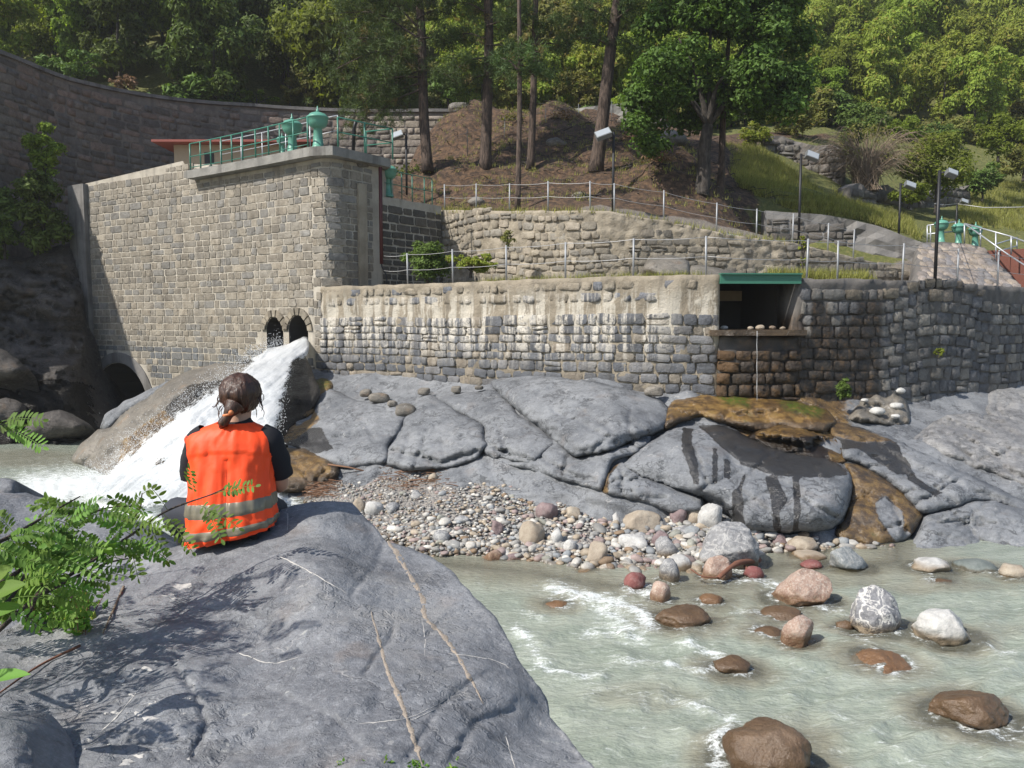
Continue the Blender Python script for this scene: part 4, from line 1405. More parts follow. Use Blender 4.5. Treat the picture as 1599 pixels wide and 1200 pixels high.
RK = [
    ('bank_rock', 'dark grey sloping rock with a thin white vein, right of the waterfall', [(492, 621), (512, 605), (549, 622), (586, 629), (608, 638), (634, 649), (626, 672), (606, 695), (603, 723), (543, 731), (507, 722), (470, 702), (440, 692), (452, 668), (487, 649)],
     dict(bulge=0.75, R=60, cracks=[([(487, 655), (545, 625)], 3, .12), ([(440, 680), (500, 690), (550, 680)], 5, .2)], masks={'ochre': [[(440, 640), (490, 640), (500, 655), (470, 680), (436, 700)]], 'wet': [[(436, 672), (500, 668), (520, 700), (470, 712), (436, 700)]]})),
    ('wet_boulder', 'wet brown boulder at the foot of the waterfall beside the seated person', [(436, 702), (475, 700), (510, 714), (528, 730), (527, 744), (500, 758), (480, 766), (447, 769), (425, 760)],
     dict(bulge=0.8, R=35, mat='rock_brown', masks={'ochre': [[(436, 700), (520, 712), (515, 745), (440, 745)]]})),
    ('mossy_rock', 'ochre mossy rock against the wall beside the waterfall', [(463, 628), (478, 603), (500, 590), (518, 594), (518, 608), (490, 626), (490, 646), (467, 652)],
     dict(bulge=0.6, R=18, mat='rock_brown', step=5, masks={'ochre': [[(455, 590), (525, 585), (525, 660), (455, 660)]], 'moss': [[(480, 590), (518, 590), (510, 606), (480, 615)]]})),
    ('bank_rock', 'rounded grey rock with a dark undercut, behind the left end of the gravel bar', [(603, 726), (606, 700), (625, 678), (628, 655), (643, 640), (652, 620), (670, 614), (690, 624), (712, 640), (738, 655), (754, 664), (758, 685), (765, 692), (748, 712), (735, 720), (700, 730), (640, 735)],
     dict(bulge=0.9, R=55, cracks=[([(628, 655), (640, 690), (625, 715)], 5, .2), ([(610, 703), (690, 722), (745, 705)], 4, .3), ([(690, 690), (720, 720)], 2, .08)])),
    ('bank_rock', 'pale grey rock with orange streaks below the big smooth boulder', [(680, 622), (705, 614), (740, 612), (775, 608), (805, 640), (830, 662), (868, 692), (842, 716), (830, 724), (795, 718), (770, 716), (755, 706), (757, 685), (752, 662), (715, 642)],
     dict(bulge=0.8, R=50, cracks=[([(755, 665), (775, 700), (830, 718)], 3, .2), ([(700, 640), (790, 660)], 2, .1), ([(760, 695), (790, 705)], 3, .25)])),
    ('smooth_boulder', 'big smooth pale grey boulder with a dark overhanging lower edge, against the wall', [(765, 596), (790, 583), (850, 584), (920, 594), (980, 608), (1030, 624), (1046, 640), (1042, 664), (1020, 680), (985, 690), (960, 701), (930, 710), (898, 714), (878, 700), (868, 690), (848, 672), (820, 650), (785, 622)],
     dict(bulge=1.3, R=58, back=1.0, cracks=[([(985, 636), (982, 660), (990, 690)], 3, .12), ([(838, 650), (905, 640), (960, 672), (925, 706)], 3, .1), ([(820, 640), (850, 668), (900, 705), (960, 690)], 5, .12)], namp=0.04)),
    ('bank_rock', 'cracked grey slab between the big boulder and the gravel bar', [(790, 722), (832, 718), (845, 700), (868, 690), (900, 714), (960, 702), (988, 692), (1000, 704), (957, 722), (940, 766), (905, 756), (870, 748), (830, 734)],
     dict(bulge=0.55, R=35, cracks=[([(845, 715), (880, 735), (930, 752)], 3, .2), ([(888, 700), (880, 740)], 3, .2), ([(905, 720), (945, 715)], 2, .1)])),
    ('loose_rock', 'small angular grey rock wedged between the two big smooth boulders', [(985, 678), (990, 672), (1003, 672), (1018, 681), (1012, 696), (996, 703), (985, 692)], dict(bulge=0.4, R=12, step=5)),
    ('bank_rock', 'low pale slab in front of the streaked boulder', [(940, 768), (945, 742), (972, 722), (1005, 742), (1048, 760), (1097, 778), (1096, 800), (1050, 800), (1010, 788), (965, 776)],
     dict(bulge=0.5, R=25, masks={'ochre': [[(935, 770), (940, 742), (962, 715), (967, 722), (950, 745), (948, 775)]], 'wet': [[(935, 770), (940, 742), (962, 715), (967, 722), (950, 745), (948, 775)]]})),
    ('streaked_boulder', 'broad pale grey boulder marked with dark wet streaks, centre of the bank', [(972, 726), (1000, 700), (1030, 680), (1056, 666), (1090, 664), (1130, 664), (1162, 678), (1202, 698), (1250, 708), (1300, 718), (1332, 740), (1328, 790), (1302, 826), (1270, 832), (1225, 834), (1160, 828), (1138, 803), (1095, 778), (1045, 760), (1000, 746)],
     dict(bulge=1.2, R=75, step=6, namp=0.05, cracks=[([(1090, 768), (1130, 745), (1160, 738)], 3, .12), ([(1110, 680), (1150, 725), (1185, 735), (1240, 760)], 4, .1), ([(1095, 775), (1120, 785), (1145, 805)], 5, .2), ([(1240, 760), (1255, 765), (1225, 790)], 3, .1)],
          masks={'wet': [[(1066, 668), (1082, 668), (1080, 690), (1088, 720), (1092, 755), (1082, 756), (1072, 715), (1064, 695)], [(1113, 700), (1120, 700), (1121, 740), (1115, 756), (1112, 740)], [(1130, 715), (1140, 720), (1140, 748), (1131, 745)],
                         [(1145, 770), (1160, 745), (1165, 738), (1158, 770), (1162, 820), (1143, 815)], [(1196, 745), (1210, 740), (1230, 780), (1215, 800), (1220, 830), (1210, 830), (1206, 790)], [(1238, 745), (1248, 745), (1250, 800), (1246, 825), (1238, 830), (1240, 790)],
                         [(1090, 664), (1130, 664), (1162, 678), (1202, 698), (1250, 708), (1300, 718), (1330, 740), (1290, 745), (1250, 745), (1200, 740), (1160, 725), (1130, 700)]]})),
    ('algae_ledge', 'ochre algae-covered ledge under the dripping opening', [(1030, 664), (1040, 640), (1056, 622), (1100, 615), (1160, 619), (1230, 625), (1290, 640), (1306, 660), (1288, 674), (1250, 674), (1220, 667), (1180, 674), (1130, 662), (1090, 652), (1060, 662), (1040, 674)],
     dict(bulge=0.7, R=26, step=6, mat='rock_brown', namp=0.09, masks={'ochre': [[(1030, 615), (1310, 615), (1310, 660), (1180, 660), (1060, 650), (1030, 660)]], 'moss': [[(1120, 615), (1165, 618), (1170, 634), (1130, 628)], [(1215, 622), (1290, 635), (1280, 650), (1230, 640)]]})),
    ('wet_rock', 'wet brown stepped rock below the algae ledge', [(1168, 682), (1190, 670), (1218, 662), (1284, 668), (1312, 690), (1322, 722), (1292, 726), (1240, 712), (1200, 698)],
     dict(bulge=0.7, R=28, step=6, mat='rock_brown', facet=0.9, masks={'ochre': [[(1180, 660), (1300, 665), (1320, 720), (1295, 724), (1290, 680), (1180, 685)]], 'wet': [[(1165, 655), (1330, 655), (1330, 730), (1165, 730)]]})),
    ('run_off_rock', 'dark rock face with a branching ochre run-off stain, right side of the bank', [(1300, 838), (1322, 800), (1330, 760), (1318, 722), (1345, 726), (1400, 758), (1432, 790), (1442, 806), (1424, 834), (1402, 848), (1380, 855), (1345, 853)],
     dict(bulge=0.7, R=40, step=5, masks={'ochre': [[(1318, 722), (1345, 726), (1400, 758), (1432, 790), (1442, 806), (1424, 834), (1412, 828), (1410, 800), (1382, 774), (1366, 785), (1372, 810), (1398, 846), (1345, 853), (1300, 838), (1322, 800), (1330, 760)]],
                                          'wet': [[(1318, 722), (1345, 726), (1400, 758), (1440, 800), (1424, 834), (1412, 828), (1410, 800), (1382, 774), (1366, 785), (1372, 810), (1398, 846), (1345, 853), (1300, 838), (1330, 760)]]})),
    ('bank_slab', 'long grey slab sloping down to the right above the run-off stain', [(1268, 656), (1320, 660), (1380, 676), (1432, 700), (1500, 733), (1560, 762), (1625, 795), (1625, 812), (1545, 782), (1495, 792), (1442, 803), (1420, 785), (1390, 755), (1345, 726), (1315, 716), (1312, 690), (1290, 672)],
     dict(bulge=0.8, R=45, cracks=[([(1345, 690), (1420, 725), (1500, 760), (1600, 790)], 4, .15), ([(1370, 690), (1440, 745), (1490, 780)], 3, .1)], masks={'ochre': [[(1270, 655), (1320, 660), (1400, 690), (1340, 690), (1300, 680)]], 'wet': [[(1268, 655), (1330, 662), (1400, 690), (1420, 740), (1400, 740), (1340, 700), (1300, 700)], [(1405, 715), (1415, 715), (1430, 745), (1470, 770), (1460, 775), (1420, 750)]]})),
    ('bank_slab', 'smooth pale slab dipping into the water at the right edge', [(1414, 862), (1432, 830), (1446, 804), (1492, 790), (1545, 780), (1640, 808), (1640, 884), (1540, 880), (1480, 872), (1440, 868)],
     dict(bulge=0.8, R=50, cracks=[([(1446, 830), (1520, 850), (1600, 866)], 2, .06), ([(1446, 815), (1500, 800)], 3, .12)])),
    ('layered_rock', 'rough pale layered rock at the right below the abutment wall', [(1414, 694), (1442, 672), (1476, 648), (1532, 646), (1640, 655), (1640, 765), (1560, 744), (1510, 727), (1460, 707), (1430, 698)],
     dict(bulge=0.7, R=40, mat='rock_pale', namp=0.1, nsc=2.6, terr=0.22, step=6)),
    ('layered_rock', 'smooth rock tongue at the foot of the abutment wall, far right', [(1540, 640), (1548, 612), (1580, 606), (1640, 622), (1640, 668), (1590, 664), (1556, 655)], dict(bulge=0.5, R=22, mat='rock_pale', step=6)),
    ('cemented_rubble', 'lump of cemented cobbles leaning at the foot of the abutment wall', [(1326, 655), (1340, 628), (1362, 610), (1395, 602), (1412, 612), (1420, 640), (1418, 662), (1380, 664), (1345, 660)],
     dict(bulge=0.55, R=22, mat='rock_tan', step=5, namp=0.13, nsc=4, terr=0.1)),
]
for i, (nm, lab, poly, kw) in enumerate(RK):
    kw['bulge'] = kw.get('bulge', .5) * (0.72 if nm in ('smooth_boulder', 'streaked_boulder', 'algae_ledge', 'wet_rock', 'cemented_rubble', 'wet_boulder', 'mossy_rock') else 0.52)
    kw['R'] = kw.get('R', 50) * 0.62
    rc = np.random.default_rng(900 + i)
    pa = np.array(poly, float)
    ext = np.ptp(pa, 0)
    if min(ext) > 40:
        more = []
        for _ in range(5 + int(ext[0] / 60)):
            c0 = pa.mean(0) + rc.uniform(-.42, .42, 2) * ext
            a_ = rc.choice([-0.35, 0.5, 1.3]) + rc.normal(0, .25)
            L_ = rc.uniform(.2, .55) * ext[0]
            dv = np.array([math.cos(a_), math.sin(a_)])
            more.append(([tuple(c0 - dv * L_ / 2), tuple(c0 + rc.normal(0, 4, 2)), tuple(c0 + dv * L_ / 2)], rc.uniform(1.6, 2.6), rc.uniform(.06, .16)))
        kw['cracks'] = list(kw.get('cracks', ())) + more
        kw['step'] = 4.2
        kw['namp'] = kw.get('namp', .06) * 1.35
    trace_rock(nm, lab, 'boulder' if 'boulder' in nm else 'rock', poly, (lambda px, py, i=i: YB(px, py) + 0.02), seed=i * 3 + 1, **kw)

# pale cobbles set in the cemented lump: things of the river, each its own stone
# left: chute, water-worn ridge beside the fall, cliff
trace_rock('chute_rock', 'dark wet rock chute under the waterfall', 'rock', [(330, 590), (390, 560), (440, 548), (474, 552), (492, 590), (500, 612), (478, 650), (455, 690), (446, 770), (300, 790), (170, 790), (230, 700)],
           lambda px, py: YF_(px, py) + 0.5, 0.35, 60, 8, 0.2, 1.6, mat='rock_cliff', masks={'wet': [[(100, 500), (520, 500), (520, 800), (100, 800)]]}, seed=61, back=0.8)
trace_rock('ridge_rock', 'tan water-worn rock ridge left of the waterfall', 'rock', [(112, 720), (128, 692), (152, 672), (172, 668), (196, 640), (240, 610), (290, 580), (335, 568), (380, 568), (410, 572), (400, 612), (340, 680), (280, 730), (235, 752), (190, 758), (150, 736)],
           lambda px, py: YF_(px, py) - 0.05, 0.75, 30, 6, 0.16, 1.3, cracks=[([(150, 690), (200, 650), (260, 612), (340, 585)], 4, .12), ([(190, 700), (260, 650), (330, 610)], 6, .12)], mat='rock_tan', seed=62, back=1.5,
           masks={'ochre': [[(190, 690), (255, 640), (280, 660), (250, 745), (180, 755)]], 'wet': [[(200, 690), (300, 600), (400, 585), (400, 612), (280, 735), (190, 756)]]})
trace_rock('ridge_rock', 'grey rounded rock in front of the tunnel arch', 'rock', [(156, 668), (164, 648), (182, 634), (222, 613), (265, 594), (285, 594), (240, 626), (196, 652), (170, 674)],
           lambda px, py: YF_(px, py) + 0.4, 0.6, 18, 6, 0.06, 1.5, mat='rock', seed=63)
CL = [(-60, 420), (-30, 395), (40, 402), (75, 388), (110, 380), (126, 400), (130, 440), (134, 500), (134, 550), (124, 590), (126, 640), (134, 692), (100, 712), (-60, 712)]
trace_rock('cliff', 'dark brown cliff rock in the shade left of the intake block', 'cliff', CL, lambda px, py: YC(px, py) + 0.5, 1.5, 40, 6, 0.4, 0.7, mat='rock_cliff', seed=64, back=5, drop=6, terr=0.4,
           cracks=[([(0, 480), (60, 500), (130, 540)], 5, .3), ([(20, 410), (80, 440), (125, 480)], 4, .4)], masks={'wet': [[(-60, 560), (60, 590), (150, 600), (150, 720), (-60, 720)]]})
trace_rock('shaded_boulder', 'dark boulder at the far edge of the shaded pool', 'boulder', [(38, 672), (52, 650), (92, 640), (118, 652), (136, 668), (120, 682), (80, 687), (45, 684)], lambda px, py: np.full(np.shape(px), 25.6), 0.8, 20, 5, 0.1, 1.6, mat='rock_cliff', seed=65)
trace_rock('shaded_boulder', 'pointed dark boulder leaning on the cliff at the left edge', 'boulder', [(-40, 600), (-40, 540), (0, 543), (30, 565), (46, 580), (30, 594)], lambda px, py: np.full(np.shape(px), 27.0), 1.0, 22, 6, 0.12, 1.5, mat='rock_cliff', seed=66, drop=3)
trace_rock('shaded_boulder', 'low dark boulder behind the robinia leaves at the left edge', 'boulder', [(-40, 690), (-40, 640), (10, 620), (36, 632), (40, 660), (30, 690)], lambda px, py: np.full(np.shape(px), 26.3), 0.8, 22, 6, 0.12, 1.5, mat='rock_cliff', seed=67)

# terrace ledges of natural rock on the path
trace_rock('ledge_rock', 'tan rock ledge on the terrace path left of the green beam', 'rock', [(1004, 422), (1012, 402), (1045, 398), (1074, 408), (1078, 430), (1040, 434)], lambda px, py: 22.6 + (430 - py) * 0.03, 0.5, 16, 5, 0.08, 2, mat='rock_tan', seed=70)
trace_rock('ledge_rock', 'long low rock sloping along the terrace behind the green beam', 'rock', [(1076, 434), (1080, 414), (1120, 418), (1180, 430), (1240, 437), (1240, 452), (1100, 452)], lambda px, py: 22.4 + (440 - py) * 0.03, 0.4, 14, 5, 0.06, 2, mat='rock_tan', seed=71)

# ---- the boulder in the foreground and its neighbours -----------------
fc_pts = [(0, 1000, 2.75), (0, 1200, 1.87), (200, 880, 3.62), (300, 850, 3.66), (370, 845, 3.6), (450, 800, 3.82), (520, 783, 3.9), (600, 845, 3.75), (720, 910, 3.35), (860, 1110, 2.5), (930, 1200, 2.05),
          (500, 1200, 1.86), (400, 1000, 2.72), (500, 900, 3.05), (700, 1000, 2.68), (250, 950, 3.0), (120, 960, 3.0), (250, 1100, 2.2), (700, 1150, 2.0), (-150, 1000, 2.7), (-150, 1200, 1.85), (0, 1450, 1.4), (500, 1450, 1.38), (1050, 1450, 1.45), (800, 1080, 2.4)]
fcp = np.array(fc_pts, float)
YFG0 = rbf(fcp[:, :2], fcp[:, 2], 1e-3)
YFG = lambda px, py: YFG0(np.c_[px, py]) - 0.02
FB = [(-140, 985), (0, 985), (90, 935), (150, 905), (205, 872), (250, 858), (300, 848), (340, 838), (400, 818), (440, 795), (480, 785), (520, 782), (548, 785), (562, 800), (585, 822), (605, 845), (640, 855), (680, 874), (705, 890), (722, 912), (750, 940), (772, 962), (795, 1000), (812, 1032),
      (835, 1066), (852, 1086), (860, 1120), (885, 1148), (908, 1180), (932, 1204), (1010, 1330), (1060, 1450), (500, 1470), (-140, 1450)]
fcr = [([(600, 845), (590, 880), (560, 910), (548, 930)], 3.5, 0.021), ([(615, 975), (608, 1000), (590, 1020), (570, 1050)], 3.5, 0.025), ([(140, 1160), (200, 1090), (260, 1050), (300, 1000)], 4.9, 0.014), ([(270, 1040), (310, 1090), (322, 1130), (300, 1180)], 4.9, 0.025),
       ([(330, 1060), (430, 1080), (520, 1120), (560, 1160)], 4.2, 0.012), ([(560, 910), (620, 950), (690, 985)], 3.5, 0.008), ([(360, 1030), (380, 980), (420, 930), (500, 860)], 4.2, 0.010), ([(120, 990), (190, 960), (260, 900)], 4.2, 0.012), ([(760, 950), (700, 960), (660, 1000)], 3.5, 0.012),
       ([(640, 1180), (690, 1100), (760, 1050), (830, 1060)], 5.6, 0.017), ([(160, 965), (230, 1000), (260, 1010)], 5.6, -0.012), ([(700, 1200), (740, 1130), (800, 1110)], 6.3, 0.021)]
boulder, YFGd = trace_rock('foreground_boulder', 'huge slate-grey boulder in the foreground that the person sits on, crossed by pale veins', 'boulder', FB, YFG, -0.0001, 40, 4.6, 0.04, 3.2, fcr, 'rock_fore', None, 1.1, 2.6, 80)


def vein(line, w0, w1, mat, name='vein', lift=0.0015, seed=0):
    c = catmull(line, 14)
    c = c + 0.9 * np.c_[fbm(np.c_[c / 9.0, np.full(len(c), seed)], 2, seed), fbm(np.c_[c / 9.0, np.full(len(c), seed + 5)], 2, seed + 3)]
    t = np.gradient(c, axis=0)
    t /= np.hypot(*t.T)[:, None]
    nrm = np.c_[-t[:, 1], t[:, 0]]
    w = np.interp(np.linspace(0, 1, len(c)), [0, 0.12, 0.85, 1], [w0 * .3, w0, w1, 0.2]) * (1 + 0.55 * fbm(np.c_[c / 6.0, 0 * c[:, :1]], 2, seed + 8))
    V = []
    for k, up in ((-1, -0.003), (-0.8, lift), (0.8, lift), (1, -0.003)):
        q = c + nrm * (w * k * 0.5)[:, None]
        V.append(PA(q[:, 0], q[:, 1], YFGd(q[:, 0], q[:, 1]) - up))
    V = np.vstack(V)
    n = len(c)
    fc = [(k * n + i, k * n + i + 1, (k + 1) * n + i + 1, (k + 1) * n + i) for k in range(3) for i in range(n - 1)]
    return obj(name, V, fc, mat, boulder, True)


M['vein'] = m_plain('tan_quartz_vein', (0.37, 0.31, 0.25), 0.85, 0, 0.7, 0.6, 22)
M['vein_pale'] = m_plain('white_calcite_vein', (0.5, 0.48, 0.45), 0.8, 0, 0.4, 0.4, 20)
vein([(606, 846), (622, 868), (640, 898), (660, 935), (665, 965), (690, 990), (712, 1020), (738, 1065), (756, 1102)], 9, 6, M['vein'], seed=1)
vein([(580, 955), (592, 1000), (606, 1050), (622, 1085), (640, 1135), (650, 1165), (662, 1200)], 5, 9, M['vein'], seed=2)
for i, (ln, a) in enumerate([([(435, 868), (470, 885), (505, 905), (540, 925)], 2.2), ([(447, 795), (450, 812), (449, 830)], 2.0), ([(660, 970), (664, 1000), (663, 1025)], 2.0), ([(640, 1125), (680, 1108)], 2.0), ([(350, 1010), (420, 1035), (470, 1025)], 1.8), ([(150, 1150), (190, 1110), (230, 1060)], 2.5),
                             ([(790, 1150), (805, 1200), (815, 1240)], 2.2), ([(700, 1020), (770, 1030), (800, 1045)], 1.6), ([(560, 1130), (640, 1120), (700, 1090)], 1.6)]):
    vein(ln, a, a * .6, M['vein_pale'], seed=10 + i)
# white lichen spots on the boulder's near flank
lb = MB()
r_ = np.random.default_rng(5)
for (cx, cy, rad) in [(228, 1044, 7), (190, 1063, 5), (215, 1115, 6), (230, 1122, 9), (180, 1112, 4), (140, 1155, 4), (200, 1190, 10), (215, 1180, 6), (235, 1100, 4), (265, 930, 6), (285, 915, 9), (245, 985, 3), (385, 940, 4), (388, 950, 3), (205, 1085, 4)] + [(x, y, q) for x, y, q in zip(r_.uniform(60, 330, 30), r_.uniform(1030, 1195, 30), r_.uniform(1, 2.5, 30))]:
    a = np.linspace(0, 2 * np.pi, 11)[:-1]
    k = rad * (1 + 0.45 * r_.normal(0, 1, 10) * 0.8)
    qx, qy = cx + k * np.cos(a) * 1.2, cy + k * np.sin(a) * 0.6
    V = PA(np.r_[qx, cx], np.r_[qy, cy], YFGd(np.r_[qx, cx], np.r_[qy, cy]) - np.r_[np.full(10, 0.001), 0.006])
    lb.add(V, [(i, (i + 1) % 10, 10) for i in range(10)])
lo_ = lb.build('lichen', M['vein_pale'], boulder, True)
lo_['kind'] = 'stuff'

fl_pts = np.array([(-60, 800, 4.3), (0, 750, 5.0), (60, 775, 4.9), (150, 795, 4.7), (230, 830, 4.5), (255, 862, 4.2), (100, 900, 3.9), (-60, 980, 3.3), (200, 880, 3.95), (0, 900, 3.8)])
YFL0 = rbf(fl_pts[:, :2], fl_pts[:, 2], 1e-3)
YFL = lambda px, py: YFL0(np.c_[px, py])
trace_rock('side_boulder', 'grey boulder behind the leafy branch, left of the seated person', 'boulder', [(-120, 790), (-20, 772), (30, 768), (80, 780), (130, 790), (190, 802), (230, 830), (258, 864), (230, 900), (120, 980), (-120, 1040)], YFL, 0.12, 40, 6, 0.06, 2.4, mat='rock_fore', seed=82, back=1.5, drop=2.5)
trace_rock('side_boulder', 'small dark boulder at the left edge above the leafy branch', 'boulder', [(-40, 800), (-40, 752), (0, 745), (22, 750), (30, 772), (10, 795)], lambda px, py: np.full(np.shape(px), 5.0), 0.15, 20, 5, 0.05, 2.4, mat='rock_fore', seed=83, drop=2.5)
trace_rock('side_boulder', 'rounded grey rock in the bottom left corner', 'boulder', [(-80, 1130), (-20, 1118), (20, 1122), (45, 1150), (58, 1200), (60, 1260), (-80, 1260)], lambda px, py: 1.75 + (1200 - py) * 0.002, 0.1, 40, 5, 0.02, 5, mat='rock_fore', seed=84, back=0.4)

# tan footing stones between the river wall and the rocks
for i, (px, py, hw) in enumerate([(571, 614, 8), (592, 621, 12), (613, 630, 9), (634, 641, 14), (662, 611, 7), (712, 608, 9), (748, 605, 6), (1022, 611, 10)]):
    Y = float(YB(np.array([px]), np.array([py]))[0]) - 0.35
    g = P(px, py, Y)
    bm = bmesh.new()
    bmesh.ops.create_icosphere(bm, subdivisions=3, radius=1)
    V = np.array([v.co[:] for v in bm.verts])
    Fc = [[v.index for v in f.verts] for f in bm.faces]
    bm.free()
    V = np.sign(V) * np.abs(V) ** 0.75
    V = V * (1 + 0.14 * fbm(V * 1.3 + i * 3, 3, i))[:, None] * np.array([1.15 + .3 * math.sin(i * 2.1), 0.9, 0.7 + .15 * math.cos(i * 1.7)]) * hw * Y / F
    tag(obj('footing_stone', V + np.array(g), Fc, M['rock_tan']), 'tan stone loose at the foot of the river wall %s' % ('near the waterfall' if px < 645 else 'above the pale bank rock' if px < 900 else 'right of the big smooth boulder'), 'stone', 'footing stones of the river wall')
# ------------------------------------------------------------------ gravel bar, pebbles, river boulders, water
gp = np.array([(480, 775, 17.3), (540, 740, 18.3), (600, 727, 18.3), (700, 728, 17.6), (760, 718, 17.4), (830, 727, 16.8), (900, 752, 15.8), (960, 772, 15.2), (1040, 795, 14.6), (1110, 800, 14.4), (1190, 840, 13.6), (1190, 880, 13.1), (1130, 905, 12.2),
               (1000, 908, 12.1), (900, 900, 12.3), (760, 880, 12.97), (690, 868, 13.1), (640, 845, 13.8), (590, 810, 15.1), (800, 800, 14.7), (700, 790, 15.1), (900, 830, 13.9), (1000, 850, 13.4), (700, 892, 13.2), (900, 925, 12.1), (1000, 930, 11.9),
               (560, 800, 15.6), (530, 810, 15.4), (600, 850, 13.9), (1260, 860, 13.5), (1380, 868, 13.4), (1260, 880, 13.2), (1380, 885, 13.0)])
YG0 = rbf(gp[:, :2], gp[:, 2], 1e-3)
YG = lambda px, py: YG0(np.c_[px, py])
BAR = [(476, 776), (500, 752), (540, 736), (600, 724), (700, 722), (760, 712), (830, 722), (905, 750), (960, 770), (1045, 792), (1110, 796), (1150, 820), (1200, 835), (1300, 842), (1400, 852), (1400, 878), (1320, 884), (1250, 880), (1200, 884), (1180, 900),
       (1130, 912), (1060, 918), (980, 916), (900, 908), (830, 892), (760, 887), (690, 882), (640, 874), (590, 856), (530, 820), (476, 792)]


def make_bar():
    bd = smooth_poly(BAR, 8)
    gx, gy = np.meshgrid(np.arange(470, 1410, 7.0), np.arange(708, 920, 5.0))
    g = np.c_[gx.ravel(), gy.ravel()]
    g = g[inside(g, bd)]
    g = g[seg_dist(g, bd) > 4]
    p = np.vstack([bd, g])
    nb = len(bd)
    res = delaunay_2d_cdt([Vector(q) for q in p.tolist()], [(i, (i + 1) % nb) for i in range(nb)], [], 0, 1e-4)
    V2 = np.array([tuple(v) for v in res[0]])
    T = np.array([f for f in res[2]])
    T = T[inside(V2[T].mean(1), bd)]
    W = PA(V2[:, 0], V2[:, 1], YG(V2[:, 0], V2[:, 1]) + 0.03)
    W[:, 2] += 0.035 * fbm(W * 2.0, 4, 31)
    t = NT('bar_gravel')
    vd = t.voro(16, None, 'F1', "Color")
    c = t.mix(0.6, t.ramp(t.noise(30, 3), [(0.3, (0.1, 0.09, 0.08)), (0.7, (0.32, 0.3, 0.27))]), t.ramp(t.sep(vd)[0], [(0, (0.14, 0.13, 0.12)), (0.4, (0.27, 0.26, 0.25)), (0.7, (0.34, 0.31, 0.27)), (1, (0.2, 0.16, 0.15))]))
    zz = t.sep()[2]
    c = t.mix(t.step(zz, 0.1, 0.0), c, (0.1, 0.075, 0.045))
    m = t.done(t.bsdf(c, 0.9, t.bump(t.voro(16, None, 'F1'), 1.0, -0.06)))
    tag(obj('gravel_bar', W, T, m), 'bank of river gravel sloping into the water', 'gravel bar', kind='structure')


make_bar()


def ico(sub):
    bm = bmesh.new()
    bmesh.ops.create_icosphere(bm, subdivisions=sub, radius=1)
    V = np.array([v.co[:] for v in bm.verts])
    Fc = np.array([[v.index for v in f.verts] for f in bm.faces])
    bm.free()
    return V, Fc


ICO = {k: ico(k) for k in (1, 2, 3, 4, 5)}


def lump(sub, seed, planes=5, cut=0.75, amp=0.1, nsc=1.3):
    V, Fc = ICO[sub]
    r = np.random.default_rng(seed)
    V = V.copy()
    for _ in range(planes):
        n = r.normal(0, 1, 3)
        n /= np.linalg.norm(n)
        d = V @ n
        lim = cut * r.uniform(0.85, 1.15)
        k = np.maximum(d - lim, 0)
        V = V - (k * 0.85)[:, None] * n
    V = V * (1 + amp * fbm(V * nsc + seed * 3.1, 4, seed))[:, None]
    return V, Fc


# pebbles ------------------------------------------------------------
PEB_COL = {'grey': (0.29, 0.285, 0.27), 'pale': (0.5, 0.48, 0.44), 'tan': (0.38, 0.32, 0.245), 'pinkish': (0.3, 0.235, 0.22), 'blue-grey': (0.25, 0.265, 0.275), 'greenish': (0.29, 0.29, 0.25), 'brown': (0.24, 0.17, 0.11)}


def m_pebble(name, per_object):
    t = NT(name)
    base = t.n("ShaderNodeObjectInfo").outputs["Color"] if per_object else t.attr('col', 'Color')
    c = t.mix(t.step(t.noise(9, 4), 0.35, 0.7), base, t.mix(1.0, base, (0.72, 0.7, 0.68), 'MULTIPLY'))
    c = t.mix(t.math('MULTIPLY', t.step(t.noise(60, 3), 0.5, 0.68), 0.5), c, t.mix(1.0, base, (1.25, 1.24, 1.2), 'MULTIPLY'))
    c = t.mix(t.math('MULTIPLY', t.step(t.noise(30, 4), 0.58, 0.7), 0.5), c, t.mix(1.0, base, (0.4, 0.38, 0.35), 'MULTIPLY'))
    z = t.sep()[2]
    w = t.step(t.math('ADD', z, t.math('MULTIPLY', t.noise(3, 3), 0.1)), 0.12, 0.06)
    c = t.mix(t.math('MULTIPLY', w, 0.6), c, t.mix(1.0, c, (0.5, 0.4, 0.28), 'MULTIPLY'))
    h = t.math('ADD', t.noise(25, 4, 0.7), t.math('MULTIPLY', t.noise(90, 2), 0.4))
    return t.done(t.bsdf(c, t.math('SUBTRACT', 0.8, t.math('MULTIPLY', w, 0.5)), t.bump(h, 0.45, 0.02)))


M['pebble'] = m_pebble('pebble', True)
M['pebble_c'] = m_pebble('pebble_small', False)
BIGS = []          # river boulders as ellipsoids, for the depth of the water over them


PEB = []


